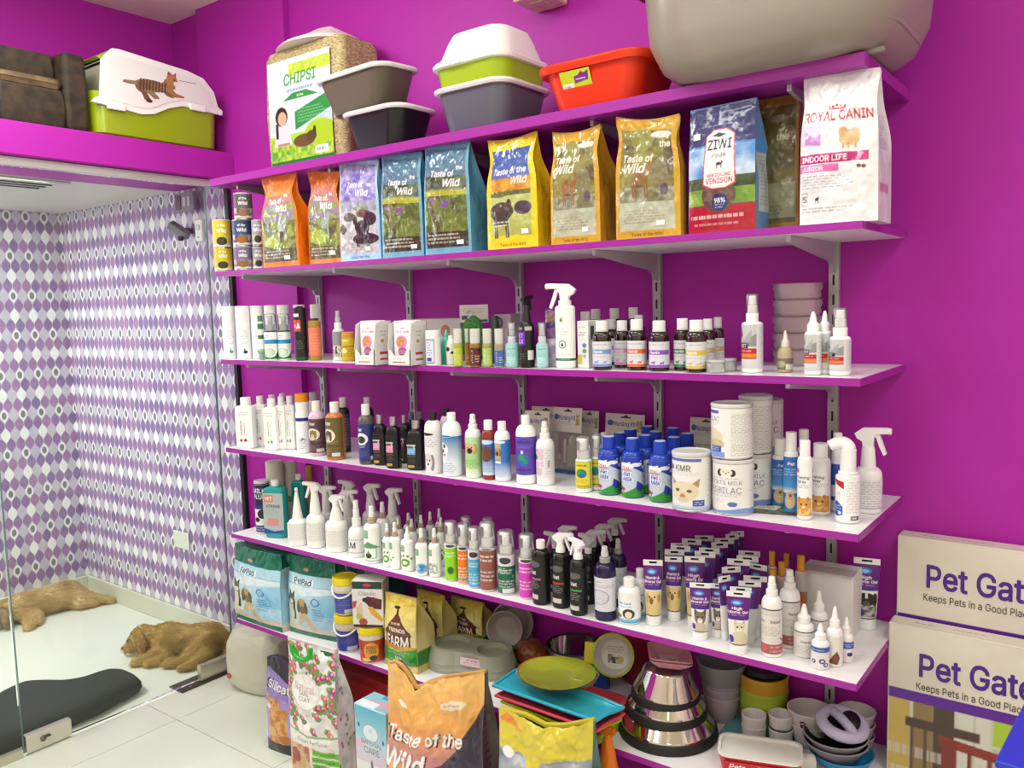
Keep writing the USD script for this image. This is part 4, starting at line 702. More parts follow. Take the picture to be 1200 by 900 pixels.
# display cartons with pouches
def display_carton(lab, px0, px1, base, top, side):
    y = hit(px0, base, 2, z)[1]; x0, x1 = xat(px0, y, z), xat(px1, y, z); w = x1 - x0; d = yat(side, x1, z) - y; h = zat(top, x0, y) - z; d = min(d, .13)
    t = thing('display_carton', lab, 'display carton', ((x0 + x1) / 2, y + d / 2, z), 0, None); c = M('#dedbd8', .5); q = .0016
    obj('bottom', box(-w / 2, -d / 2, 0, w / 2, d / 2, q), c, t, False); obj('back', box(-w / 2, d / 2 - q, 0, w / 2, d / 2, h), c, t, False)
    side_p = Polygon([(-d / 2, 0), (d / 2, 0), (d / 2, h), (-d / 2 + .03, h), (-d / 2 + .01, h * .93), (-d / 2, h * .36)])
    for s in (-1, 1):
        v, f = prism(side_p, q); obj('side', (np.column_stack([v[:, 1] + s * (w / 2 - q / 2), v[:, 0], v[:, 2]]), f[:, ::-1]), c, t, False)
    fr = Polygon([(-w / 2, 0), (w / 2, 0), (w / 2, h * .36), (w / 2 - .012, h * .36), (w * .22, h * .24), (-w * .22, h * .24), (-w / 2 + .012, h * .36), (-w / 2, h * .36)])
    obj('front', mv(prism(fr, q), (0, -d / 2 + q / 2, 0)), c, t, False)
    printed('front_print', flat(-w / 2 + .003, h * .03, w / 2 - .003, h * .22, -d / 2 - .0008), w, h * .2, '#e6e4e2', [('l', .2, .6, .8, .85, 1, '#7a9a90'), ('r', .18, .2, .82, .36, '#c98a8a'), ('l', .2, .2, .8, .4, 1, '#b03a44')], t)
    printed('side_print', flatx(-d / 2 + .012, h * .03, d / 2 - .004, h * .9, w / 2 + .0006), d, h * .87, '#d6d2cf', [('l', .25, .7, .7, .9, 2, '#9a9a98'), ('o', .4, .6, .12, .05, '#c9806a'), ('r', .2, .25, .75, .32, '#b8303c'), ('r', .2, .1, .75, .15, '#b8303c'), ('l', .2, .38, .7, .52, 3, '#c9a8a0')], t)
    pw = w * .36
    for k in range(3):
        p = thing('food_pouch', '%s cat food pouch in the carton %s' % (['front', 'second', 'rear'][k], lab.split(', ')[1]), 'food pouch', ((x0 + x1) / 2 + .002, y + .022 + k * .018, z + .004), 0)
        v, f = loft([(pw * .92, .006, .003, 0), (pw * .95, .007, .004, h * .3), (pw, .005, .003, h * .7), (pw * 1.12, .001, .0006, h * .985)], 3); obj('pouch', (v, f), M('#e9e4e6', .3), p)
        if k == 0: printed('print', lambda u, v_: np.stack([(u - .5) * 2 * (pw * .93 + pw * .14 * v_), -.0078 + .006 * np.clip(v_ - .4, 0, 1), h * .05 + h * .9 * v_], 1), pw * 2, h * .9, '#ebe6e8', [('t', 'ROYAL CANIN', .5, .76, .045, '#b8384a', .8), *[('o', .4 + .05 * j, .85, .02, .012, '#c4202e') for j in range(5)], ('o', .45, .5, .34, .17, '#d98ab4'), ('o', .4, .52, .24, .12, '#c9824a'), ('n', .2, .42, .6, .6, '#b06a38', '#d89a60', 300.), ('o', .5, .26, .28, .12, '#a8588a'), ('l', .2, .2, .8, .3, 2, '#e8c8dc')], p, PRINT(.3))
display_carton('white display carton with cat food pouches, beside the yellow tin', 416, 439, 428, 377, 460)
display_carton('white display carton with cat food pouches, beside the white talc bottle', 455, 481, 428.5, 377, 501)
P = np.array([xat(520, -.165, z), -.165, z]); hb = zat(373, P[0], P[1]) - z
carton('food_carton', 'long grey carton with red lettering behind the serum bottles', 'carton', P, .24, .12, hb, .05, '#b9b2b0', [('f', '#bdb6b4', [('t', 'ROYAL CANIN', .2, .72, .1, '#b02c38', .3), ('l', .1, .2, .4, .5, 3, '#8a8a8a'), ('o', .75, .7, .08, .16, '#b06a5c'), ('t', 'ROYAL CANIN', .75, .3, .08, '#a8444c', .3)])])
bottle('talc_bottle', 'white talc bottle with blue framed vertical label', 'bottle', (499.5, 517.5), 387, 428.8, z, '#efeff0', ('screw', .2, .97, '#f1f1f2'), .02, [(.06, .76, 90, '#dfe2ee', [('r', .05, .02, .95, .98, '#3c4a98'), ('r', .1, .05, .9, .95, '#dfe2ee'), ('r', .25, .1, .7, .25, '#3c4a98'), ('l', .25, .3, .75, .9, 6, '#4a58a4')], -25)])
t, P, r, h = bottle('squeeze_bottle', 'teal teardrop squeeze bottle behind the lime serum', 'bottle', (517, 531), 386, -.325, z, '#3fb59a', ('drop', .2, .4, '#58c4aa'), .5, rough=.3)
bottle('squeeze_bottle', 'white squeeze bottle with black spots between the teal and lime bottles', 'bottle', (523.5, 535), 393, -.355, z, '#e9e9e4', ('screw', .12, .5, WHITE), .4, [(.3, .7, 180, '#e9e9e4', [('o', .3, .6, .15, .18, '#2a2626'), ('o', .6, .3, .1, .12, '#2a2626')])])
t = thing('rubber_toy', 'lime green rubber toy lying in front of the teal bottle', 'dog toy', tuple(np.append(hit(529, 427, 2, z)[:2] + [0, .012], z)))
obj('body', lathe([(.008, 0), (.02, .004), (.026, .016), (.022, .032), (.012, .044), (.003, .047)], 18, .6), M('#b9d22e', .25), t); obj('spots', join([mv(cyl(.004, 0, .0015, 8), (.0, -.0165, .014)) if 0 else mv(rot(cyl(.004, 0, .002, 8), (1, 0, 0), PI / 2), (q, -.0145, .016)) for q in (-.008, .006)]), M('#e8e8c8', .4), t)
SER = [(532, 543, 430, '#c6cf5a', '#b9c43c', 'lime serum bottle with frosted cap, beside the lime rubber toy'), (545.5, 550.5, -.36, '#c9923a', '#b87c28', 'slim amber serum bottle with frosted cap, half hidden'), (551, 564.5, 430.5, '#b08a3a', '#5c1f22', 'amber serum bottle with dark red label and frosted cap'), (566, 578, 430.7, '#c2bd7a', '#a8c46a', 'pale serum bottle with green label and frosted cap'), (580, 591.5, 431, '#c4bfa0', '#3f66a8', 'pale serum bottle with blue label and frosted cap')]
for a, b, y, c, lc, l in SER:
    bottle('serum_bottle', l, 'serum bottle', (a, b), 385, y, z, c, ('screw', .38, .9, CLEAR('#f4f2ea', .62, .3)), .06, [(.05, .44 if a > 570 else .5, 150, lc, [('l', .3, .1, .45, .9, 6, '#e0d8c0'), ('l', .55, .15, .9, .6, 3, '#d8d2c0')])], 'serum bottles with frosted caps', mat=CLEAR(c, .6), face=-8)
# card, moss ball, clip
P = np.array([xat(563, -.2, z), -.2, z + .0]); hc = zat(357, P[0], P[1]) - z
t = thing('show_card', 'white printed card standing above the moss ball behind the serum bottles', 'card', (P[0], -.225, z), .12)
obj('card', mv(rbox(.105, .0016, .055, .0006, .0004), (0, 0, hc - .055)), M('#d9d3c9', .5), t); obj('stand', box(-.03, 0.001, 0, .03, .002, hc - .05), M('#b8b2aa', .5), t, False); printed('print', flat(-.05, hc - .053, .05, hc - .002, -.0013), .1, .05, '#d9d3c9', [('r', .05, .15, .3, .4, '#4a3f7a'), ('l', .1, .5, .9, .85, 3, '#a09888'), ('r', .7, .0, 1, .14, '#3a4a44')], t)
obj('ring', tube([(math.cos(a) * .011 - .012, -.004, hc - .03 + math.sin(a) * .013) for a in np.linspace(0, 2 * PI, 24, endpoint=False)], .0012, 6, True), STEEL, t)
P = np.array([xat(556, -.285, z), -.285, z]); hm = zat(371, P[0], P[1]) - z
g = tm(trimesh.creation.icosphere(4, 1.)); v = g[0] * [.042, .03, hm / 2] ; v = v * (1 + .16 * (meshkit.fbm(g[0] * 9, 3)[:, None] - .5) * 2) ; v[:, 2] += hm / 2
v[:, 2] = np.maximum(v[:, 2], 0); tag(obj('moss_ball', mv((v, g[1]), P), NOISY('#1d4a22', '#3f7a34', 160., .8, (1, 1, 1), .6)), 'dark green moss like ball behind the serum bottles', 'decoration')
P = np.array([xat(581, -.26, z), -.26, z]); hm = zat(370, P[0], P[1]) - z; t = thing('spray_flask', 'dark flask with a looped handle beside the moss ball', 'flask', P)
obj('body', lathe([(.012, 0), (.02, .004), (.022, hm * .5), (.012, hm * .8), (.010, hm)], 16), M('#2c3a34', .35), t); obj('handle', tube([(.012 + .016 * math.sin(a), 0, hm * .85 + .016 * math.cos(a)) for a in np.linspace(0, PI, 12)], .0025, 6), M('#2c3a34', .35), t)
P = np.array([xat(596, -.22, z), -.22, z]); carton('carton', 'mauve grey carton behind the pale blue mist bottle', 'carton', P, .062, .05, zat(368, P[0], P[1]) - z, 0, '#a88fa0', [('f', '#ac94a4', [('o', .2, .85, .05, .04, '#3a3a40'), ('l', .2, .3, .8, .6, 4, '#8f7a8a')])])
for a, b, y, l in ((593, 609, 431, 'pale blue mist bottle in a clear cap, beside the black trigger bottle'), (629, 643, 431.6, 'pale blue mist bottle in a clear cap, beside the tall white sprayer')):
    bottle('mist_bottle', l, 'spray bottle', (a, b), 379.5, y, z, '#c9e0de', ('mist', .42, .66, '#c9ccd2', '#c9ccd2', True), .08, [(.05, .54, 170, '#9fd0d0', [('l', .2, .72, .8, .85, 1, '#4a8a98'), ('l', .2, .15, .7, .4, 3, '#e4f0f0'), ('l', .2, .45, .8, .6, 2, '#74b4bc')])], 'pale blue mist bottles', mat=CLEAR('#c4e0de', .7))
bottle('trigger_bottle', 'black trigger spray bottle with a bright violet square label', 'spray bottle', (609, 627), 346, 431.3, z, '#141315', ('trigger', .36, .62, '#17161a', .62, PI * .5), .2, [(.05, .58, 190, '#141315', [('r', .03, .5, .5, .85, '#6a24b8'), ('t', 'PET', .26, .75, .1, '#d8b8f4', .34), ('t', 'SILK', .26, .6, .1, '#d8b8f4', .34), ('r', .5, .88, .8, .98, '#b8b6b0'), ('r', .02, .9, .4, .96, '#8a8884'), ('r', .6, .12, .88, .36, '#d8d8d4'), ('l', .2, .12, .5, .3, 3, '#6a6a6a')])], rough=.18, face=-6)
P = np.array([xat(647, -.33, z), -.33, z]); bag('treat_pouch', 'small violet and pink pouch behind the tall white sprayer', 'pouch', P[0] - .022, P[0] + .026, -.33, z, .155, .16, .03, [('n', .05, .0, .95, .5, '#a890b4', '#c9bcd0', 60.), ('r', 0, .68, 1, .78, '#3a2a6a'), ('n', .1, .76, .9, .95, '#5c3a38', '#8a6a5c', 60.)], [], None, '#7a4a84', '#6a3a78', seed=31)
bottle('trigger_bottle', 'tall white trigger spray bottle with green ring emblem and green band', 'spray bottle', (651, 676), 331.5, 432, z, '#f0efec', ('trigger', .262, .62, '#f4f3f0', 1.05, PI + .35), .03, [(.02, .71, 170, '#f0efec', [('p', [(.32, .78), (.36, .86), (.38, .80), (.43, .86), (.42, .78), (.38, .75)], '#8a7a3c'), ('t', 'ALOE', .42, .645, .018, '#8a8a86', .3, 0, True), ('t', 'VETERINARY', .46, .595, .018, '#8a8a86', .42, 0, True), ('t', 'FORMULA', .43, .545, .018, '#8a8a86', .34, 0, True), ('O', .4, .38, .13, .07, '#2c5c4a', .8), ('o', .4, .38, .1, .055, '#dfe4e0'), ('o', .4, .37, .04, .03, '#3c6a58'), ('l', .2, .19, .8, .22, 1, '#c9a8a0'), ('r', 0, .1, 1, .14, '#1f6a4a'), ('l', .25, .108, .7, .132, 1, '#a8c8b8')])], face=-4, nres=.0009, sy=.75)
P = hit(684, 431.5, 2, z); hb = zat(376, P[0], P[1]) - z
carton('medicine_carton', 'white medicine carton with coloured icons, beside the tall white sprayer', 'carton', (P[0] + .0, P[1] + .045, z), .036, .085, hb, -.06, '#e9e9e6', [('f', '#ececea', [('l', .1, .68, .8, .78, 2, '#55585c'), ('o', .65, .48, .2, .05, '#4a90c0'), ('o', .65, .36, .2, .05, '#5aa890'), ('o', .65, .25, .15, .04, '#b8a8b8'), ('r', 0, .08, .4, .28, '#c9c43c'), ('l', .1, .85, .8, .9, 1, '#9a9a9a')]), ('r', '#dedddb', [('r', .1, .6, .3, .9, '#4a4a50'), ('l', .2, .2, .8, .5, 5, '#8a8a90')])])
# amber vitamin bottles
AMB = NOISY('#1c0d08', '#33170c', 12., .08); 
def vit(px0, px1, y, top, lab, c, name2=None):
    b = bottle('vitamin_bottle', lab, 'vitamin bottle', (px0, px1), top, y, z, '#241008', ('screw', .215, .64, '#eeedeb', '#d8d7d5'), .2, [(.075, .585, 200, '#d5d6dc', [('r', 0, 0, 1, .1, c), ('l', .22, .84, .8, .92, 1, '#8a9098'), ('r', .06, .5, .8, .68, c), ('t', 'Vitamin', .38, .59, .1, '#f2f0f2', .46), ('o', .78, .59, .1, .1, c), ('l', .2, .36, .8, .44, 1, '#a8a8b0'), *fourleg(.35, .19, .16, c, .8), *fourleg(.62, .18, .14, c, .8)])], 'amber vitamin bottles', mat=M('#24100a', .08, coat=.5), face=-4)
for a in [(695, 717, 434, 376, 'vitamin bottle with pale blue label, beside the medicine carton', '#7a94d0'), (720, 739, -.30, 375.5, 'vitamin bottle with pink label, between the pale blue and orange ones', '#d890bc'), (735.5, 758, 434.4, 374, 'vitamin bottle with orange label, beside the pink one', '#d8642c'), (761, 784.5, 435.4, 375.6, 'vitamin bottle with violet label, standing apart', '#8a4cb8'), (790, 810, -.325, 373, 'vitamin bottle with green label, behind the yellow one', '#2c7a4c'), (804, 828, 437, 374.8, 'vitamin bottle with yellow label, in front of the green one', '#d8b83a'), (821, 838, -.27, 373.5, 'vitamin bottle with tan label, directly behind the yellow one', '#c9a86a'), (834, 848.5, -.20, 371.5, 'vitamin bottle with tan label, rearmost behind the yellow one', '#c9a86a'),
          (706.5, 726, -.215, 374, 'vitamin bottle behind the pale blue one, second row', '#7a94d0'), (741, 757, -.215, 369, 'vitamin bottle behind the orange one, second row', '#d890bc')]: vit(*a)
for a, b, y, tp, l in ((680, 694, -.25, 365, 'dark bottle with white cap behind the medicine carton'), (692, 706, -.13, 362, 'dark bottle in the rear row, behind the pale blue vitamin bottle'), (714, 728, -.12, 361, 'dark bottle in the rear row, behind the pink vitamin bottle'), (736, 750, -.12, 360, 'dark bottle in the rear row, behind the orange vitamin bottle')):
    bottle('dark_bottle', l, 'bottle', (a, b), tp, y, z, '#2a1410', ('screw', .2, .8, '#dcd8da'), .2, [(.08, .58, 180, '#c9c2c8', [('l', .1, .2, .9, .8, 5, '#9a8f98')])])
for k, (px, l) in enumerate([(839, 'clear flat jar beside the yellow vitamin bottle, lower'), (852, 'clear flat jar nearest the white mist bottle')]):
    P, r, _ = where((px - 12, px + 12)[0], (px + 12), 437.5 - k * 1.5, z) if 0 else where(px - 11, px + 11, 438 - k * 2, z); t = thing('clear_jar', l, 'jar', P, 0, None)
    obj('jar', lathe([(r * .9, 0), (r, .003), (r, .024), (r * .93, .024), (r * .93, .004), (.001, .0035)], 22), CLEAR('#eef0ee', .35), t); obj('lid', cyl(r * 1.01, .0245, .032, 22), CLEAR('#f0f0f0', .45), t)
VET = [('r', 0, .5, .62, 1, '#c4c4c6'), ('p', [(0, .5), (.62, .5), (.62, .8), (.2, .6)], '#8d8d90'), ('p', [(.08, .72), (.16, .92), (.2, .72)], '#2e2e32'), ('p', [(.2, .6), (.5, .9), (.45, .6)], '#a4a4a8'), ('r', 0, .46, .38, .58, '#1f1d1f'), ('t', 'PVET', .2, .52, .07, '#e8e6e4', .32), ('r', 0, .34, .62, .46, '#b41a34'), ('l', .1, .37, .55, .43, 1, '#e8b8c0'), ('r', 0, .25, .62, .34, '#d8862c'), ('r', 0, .215, .62, .25, '#b01c30'), ('g', 0, 0, 1, .2, '#c9c9cc', '#d8d8da'), ('l', .7, .1, .95, .95, 16, '#9a9a9e')]
bottle('mist_bottle', 'silver white mist bottle with black, red and orange bands, standing alone', 'spray bottle', (869.5, 893.5), 346.5, 437.4, z, '#efefef', ('mist', .335, .6, '#f2f1f0', '#f2f1f0', True), .035, [(.06, .63, 200, '#d4d4d8', VET)], 'silver labelled pet care bottles', face=4)
for a, b, y, tp, l in ((943, 962, 440, 365, 'silver white dropper bottle in front of its twin'), (958, 974, -.32, 364, 'silver white dropper bottle standing behind its twin')):
    bottle('dropper_bottle', l, 'dropper bottle', (a, b), tp, y, z, '#efefef', ('drop', .31, .72, '#f2f1f0'), .05, [(.07, .64, 200, '#d4d4d8', VET)], 'silver labelled pet care bottles', face=2)
bottle('mist_bottle', 'short silver white mist bottle in a clear cap, nearest the shelf end', 'spray bottle', (972, 996), 363, 440.6, z, '#efefef', ('mist', .40, .68, '#f2f1f0', '#f2f1f0', True), .05, [(.07, .55, 200, '#d4d4d8', VET)], 'silver labelled pet care bottles', face=0)
bottle('oil_bottle', 'squat yellowish oil bottle with a long white nozzle', 'bottle', (911, 929), 387, 437, z, '#d8cfa4', ('drop', .4, .5, '#e4e0d2'), .18, [(.07, .34, 180, '#7a7264', [('r', .55, .02, .95, .5, '#e0ded6'), ('l', .1, .2, .5, .8, 3, '#d0c8b4'), ('o', .4, .5, .14, .2, '#b8a888')])], mat=CLEAR('#dcd0a0', .66))
for k in range(5):
    P = np.array([xat(934, -.085, z), -.085, z]); hs = (zat(333, P[0], P[1]) - z) / 5; t = thing('clear_tub', ['clear tub holding amber and red goods, lowest of its stack', 'clear tub second from the bottom of its stack', 'empty clear tub in the middle of the stack', 'clear tub second from the top of its stack', 'empty clear tub topmost of its stack by the last upright'][k], 'tub', (P[0], P[1], z + k * hs + .0005 * k), 0, 'stacked clear tubs')
    rs = [(.054 + (.003 if j % 2 else 0) + .005 * j / 4, hs * j / 4 * .97) for j in range(5)]
    obj('tub', lathe([(.02, 0)] + rs + [(.064, hs * .98), (.064, hs), (.057, hs), (.05, .004), (.01, .003)], 26), CLEAR('#f4e4ea', .34, .2), t)
    if k < 2:
        for q, c in enumerate(('#d8942c', '#a82848', '#c9782c')): obj('filling', mv(cyl(.013, 0, hs * .85, 10), (-.025 + .025 * q, -.012 * (q % 2), .005)), M(c, .4), t)
# ================================================================ shelf of shampoos, milk and big tins
z = ZD
def white_sh(px, top, y, lab, mc, capx=(.62, .14), **k):
    return bottle('shampoo_bottle', lab, 'shampoo bottle', px, top, y, z, '#eeeeec', ('screw', .155, .55, '#ededeb'), .02, [(.03, .82, 170, '#f0f0ee', [('l', .2, .78, .8, .9, 2, '#a8a8ac'), ('r', .3, .3, .36, .66, '#5c5c60'), ('r', .5, .3, .54, .6, mc), ('l', .28, .3, .62, .66, 9, '#f0f0ee'), ('o', .3, .17, .08, .03, mc), ('o', .56, .17, .1, .035, mc), ('p', [(.5, .18), (.54, .24), (.58, .2)], mc)])], 'white shampoo bottles at the kennel end', flatbox=.5, face=-8, **k)
for a in [((280, 302), 465.5, 526.3, 'white shampoo bottle with red marks, first at the kennel end', '#b8243c'), ((300, 315), 464, -.315, 'white shampoo bottle behind the red marked one', '#a85c64'), ((315, 327), 462.3, -.255, 'white shampoo bottle farthest back behind the red marked one', '#8a8a8e'), ((312.5, 329), 467, 528.4, 'white shampoo bottle with green marks in the front row', '#7aa83c'), ((326, 338), 464.5, -.325, 'white shampoo bottle just behind the green marked one', '#8a8a8e'), ((335.5, 349), 463.7, -.305, 'white shampoo bottle behind the orange capped bottle', '#8a8a8e'), ((327.5, 339), 461, -.21, 'white shampoo bottle rearmost of its cluster', '#8a8a8e')]:
    white_sh(a[0], a[1], a[2], a[3], a[4], sy=.62)
bottle('shampoo_bottle', 'white waisted shampoo bottle with an orange cap and blue ring', 'shampoo bottle', (348.5, 365), 461, 531.4, z, '#f0efee', ('screw', .14, .92, '#e89018'), .2, [(.03, .60, 180, '#f0f0ee', [('r', 0, .9, 1, 1, '#2c2c8a'), ('p', [(0, .5), (.2, .9), (0, .9)], '#e0a850'), ('p', [(.4, .3), (.6, .36), (.5, .42)], '#7a7a98'), ('l', .3, .08, .7, .28, 4, '#7a7a8a'), ('O', .5, .34, .14, .06, '#6a6a8a', .8)])], waist=.1)
bottle('shampoo_bottle', 'grey capped white bottle behind the orange capped one', 'shampoo bottle', (364, 376), 459.5, -.22, z, '#d8d4d6', ('screw', .15, .8, '#b8b0b4'), .08)
RND = lambda c, dc: [('t', 'her', .42, .86, .09, '#e8dccc', .5), ('o', .42, .55, .27, .17, '#e8e2d0'), *dogface(.42, .55, .26, dc, dc, .95, '#d8c8a8'), ('l', .1, .34, .8, .42, 2, '#a8988c'), ('r', .0, .28, 1, .30, '#3a2c30'), ('r', .55, .03, .85, .12, '#d8ccd8'), ('l', .1, .06, .5, .24, 3, c)]
bottle('shampoo_bottle', 'lilac shampoo bottle with brown violet label and round dog picture', 'shampoo bottle', (363.5, 383), 469.6, 534.5, z, '#d9b8cc', ('screw', .19, .5, '#efece8'), .17, [(.06, .68, 190, '#5a4048', RND('#8a7078', '#8a7a4c'))], rough=.2, face=-10)
bottle('shampoo_bottle', 'orange shampoo bottle with olive label and round dog picture', 'shampoo bottle', (383.6, 405.8), 471, 539.6, z, '#c9703c', ('screw', .18, .48, '#efece8'), .15, [(.05, .74, 170, '#6a5c2c', RND('#9a8a4c', '#5c5044'))], rough=.2, face=-26)
bottle('shampoo_bottle', 'dark bottle with white cap behind the orange shampoo', 'shampoo bottle', (397, 411.5), 465.5, -.245, z, '#191822', ('screw', .18, .55, '#e0dcda'), .15, [(.06, .7, 120, '#4a4e5a', [('l', .2, .1, .8, .9, 10, '#8a8e98')], 40)], rough=.2)
bottle('shampoo_bottle', 'grey and navy shampoo bottle with blue label and white roundel', 'shampoo bottle', (421.5, 441), 473.5, 544.8, z, '#5a544e', ('screw', .18, .5, '#efece8'), .15, [(.06, .68, 190, '#2c3478', [('t', 'her', .3, .85, .09, '#dcdce8', .4), ('o', .36, .6, .27, .16, '#e6e6ea'), ('o', .36, .58, .17, .1, '#3a3a40'), ('l', .1, .36, .55, .46, 2, '#c9cce0'), ('l', .1, .1, .6, .3, 4, '#5a64a4'), ('r', .7, .04, .98, .14, '#d8d8e4')])], rough=.2, face=-8)
bottle('shampoo_bottle', 'dark bottle with pale cap behind the navy labelled shampoo', 'shampoo bottle', (425, 440), 465.3, -.23, z, '#2c2c34', ('screw', .17, .5, '#cfc4c8'), .15, rough=.2)
BLK = lambda c: [('r', .02, .72, .62, .78, '#b8b4b0'), ('r', .04, .45, .6, .68, c), ('l', .1, .5, .55, .64, 2, '#e8d8e4'), ('p', [(.45, .68), (.5, .78), (.6, .6)], '#d8d4d0'), ('r', .04, .37, .6, .42, '#5c4a2c'), ('l', .1, .18, .6, .34, 4, '#6a6a6a'), ('r', .05, .04, .5, .12, '#b8a04c')]
SIL = M('#c9c4c8', .22, .9)
for a, b, tp, y, c, l in ((439.5, 454.5, 486, 546, '#d88cb0', 'black serum bottle with pink label beside the navy shampoo'), (454.9, 470.5, 488, 549.8, '#d88cb0', 'black serum bottle with pink label, in front of the label-less ones'), (468.5, 481.5, 486, -.29, '#5a2c34', 'black serum bottle with dark label, between pink and blue ones'), (479.5, 498.5, 492, 551.8, '#5ca4d8', 'black serum bottle with sky blue label')):
    bottle('serum_bottle', l, 'serum bottle', (a, b), tp, y, z, '#121214', ('screw', .17, .5, SIL), .12, [(.03, .66, 180, '#121214', BLK(c))], 'black serum bottles with chrome caps', rough=.15, face=-10, flatbox=.55, sy=.8)
for a, b, tp, y, l in ((478, 489, 483, -.2, 'black bottle with mauve cap, rear row by the second upright'), (487.5, 499.5, 482, -.225, 'black bottle with grey cap, rear row behind the sky blue label')):
    bottle('serum_bottle', l, 'serum bottle', (a, b), tp, y, z, '#151318', ('screw', .16, .62, '#7a7480'), .12, rough=.2)
SHP = 'shampoo bottle'
bottle('shampoo_bottle', 'white bottle with black cap and a shaggy sheepdog picture', SHP, (499, 520), 482.5, 555.4, z, '#eceaea', ('screw', .135, .46, '#1d1b1e'), .16, [(.03, .70, 190, '#e6e4e6', [('o', .3, .92, .3, .035, '#2a2a2e'), ('l', .15, .6, .7, .86, 5, '#a8a4b0'), *[(q[0], q[1] - .06, q[2], *q[3:]) if q[0] == 'o' else q for q in dogface(.44, .25, .42, '#d8d0cc', '#8a8488', .9, '#eae4e0')]])], face=-12, nres=.001)
bottle('shampoo_bottle', 'white bottle with dark cap behind the dalmatian one', SHP, (517, 533), 478.5, -.30, z, '#e4d8e0', ('screw', .12, .52, '#1d1b1e'), .2)
bottle('shampoo_bottle', 'blue and white bottle with white cap and a dalmatian picture', SHP, (519.8, 542.6), 483.2, 559, z, '#eeeef0', ('screw', .14, .46, '#f2f1f0'), .17, [(.03, .68, 195, '#dfe6ee', [('g', 0, .5, 1, .94, '#b8d0e4', '#2c7ab8'), ('g', .4, .3, 1, .94, '#dfe6ee', '#2f6fb4'), ('o', .3, .96, .3, .05, '#f0f0f0'), ('o', .3, .94, .25, .02, '#2c6a9a'), ('o', .24, .62, .2, .16, '#e8e8ea'), ('o', .3, .7, .05, .05, '#2a2628'), ('o', .22, .58, .06, .05, '#2a2628'), ('o', .14, .5, .06, .06, '#2a2628'), ('o', .3, .48, .04, .03, '#b03a44'), ('l', .15, .06, .7, .3, 5, '#8aa0c0')])], face=-6, nres=.001)
bottle('mist_bottle', 'green labelled mist bottle with a mastiff face, white cap', 'spray bottle', (546.3, 565.5), 485, 560.8, z, '#eeeeea', ('mist', .235, .56, '#f2f1ee', '#f2f1ee', False), .12, [(.03, .645, 190, '#b8dca0', [('g', 0, 0, 1, .3, '#eef2ea', '#a8d48c'), ('g', 0, .3, 1, 1, '#9fcf7a', '#b8dca8'), *dogface(.42, .72, .28, '#d8b88a', '#c0a070', 1.7, '#3a2e2a'), ('l', .2, .2, .8, .44, 5, '#6a9a5c')])], face=-6, nres=.001)
bottle('shampoo_bottle', 'red brown bottle with blue label, behind the terrier one', SHP, (566.3, 581.5), 492, 562.8, z, '#8a3020', ('screw', .165, .68, '#efeeec'), .1, [(.08, .68, 200, '#2f6fb8', [('g', 0, 0, 1, .5, '#d8e4f0', '#3a78bc'), ('o', .4, .93, .36, .06, '#c9dcec'), ('o', .4, .6, .3, .22, '#6a4434'), ('l', .2, .08, .8, .2, 2, '#7a98c0')])], rough=.2)
bottle('shampoo_bottle', 'blue bottle with a terrier picture, beside the violet one', SHP, (580.6, 599.2), 493.5, 565, z, '#eeeef0', ('screw', .155, .54, '#f1f0ef'), .14, [(.03, .70, 195, '#2f74c0', [('g', 0, 0, 1, .45, '#eef2f6', '#3f80c8'), ('o', .35, .95, .34, .045, '#dce8f0'), ('r', .2, .5, .5, .92, '#b8a890'), *dogface(.35, .7, .2, '#b89060', '#7a5434', 1.3, '#3c2c24'), ('r', .24, .42, .5, .48, '#e8e8e8'), ('l', .2, .08, .7, .3, 5, '#8aa8d0')])], face=-6, nres=.001)
bottle('shampoo_bottle', 'tall violet labelled bottle with a green and blue globe', SHP, (605.5, 630), 486, 568, z, '#f0efee', ('screw', .14, .42, '#f3f2f1'), .16, [(.14, .695, 200, '#5b3fae', [('t', 'earthbath', .42, .87, .075, '#2c1c6a', .62), ('l', .15, .7, .75, .78, 2, '#8a74c8'), ('o', .47, .41, .17, .17, '#2a6ac0'), ('n', .3, .25, .62, .56, '#5b3fae', '#5b3fae', 10.), ('o', .47, .41, .17, .17, '#2766be'), ('o', .41, .46, .09, .09, '#2c9a4c'), ('o', .53, .36, .06, .06, '#2c9a4c'), ('o', .44, .60, .035, .05, '#e8e4ee'), ('p', [(.52, .55), (.62, .6), (.62, .5)], '#7a4a5c'), ('r', .08, .4, .16, .5, '#dcd4e8'), ('t', 'Shampoo', .45, .14, .07, '#2c1c6a', .5)])], face=-6, nres=.001)
bottle('mist_bottle', 'slim white mist bottle with pink and grey label', 'spray bottle', (629, 650.5), 493.5, 569.6, z, '#efeeed', ('mist', .27, .55, '#f2f1ee', '#f2f1ee', False), .13, [(.12, .60, 200, '#e4dfe2', [('r', .0, .6, .5, .95, '#d8c4cc'), ('o', .16, .68, .12, .1, '#3a7a6c'), ('r', .0, .38, .5, .55, '#dcc0dc'), ('r', .0, .1, .45, .34, '#d0c0c8'), ('r', .62, .35, .7, .6, '#9a9a9e'), ('l', .55, .1, .95, .95, 10, '#b8b4b8'), ('t', 'earth', .2, .9, .05, '#55558a', .36)])], face=-4)
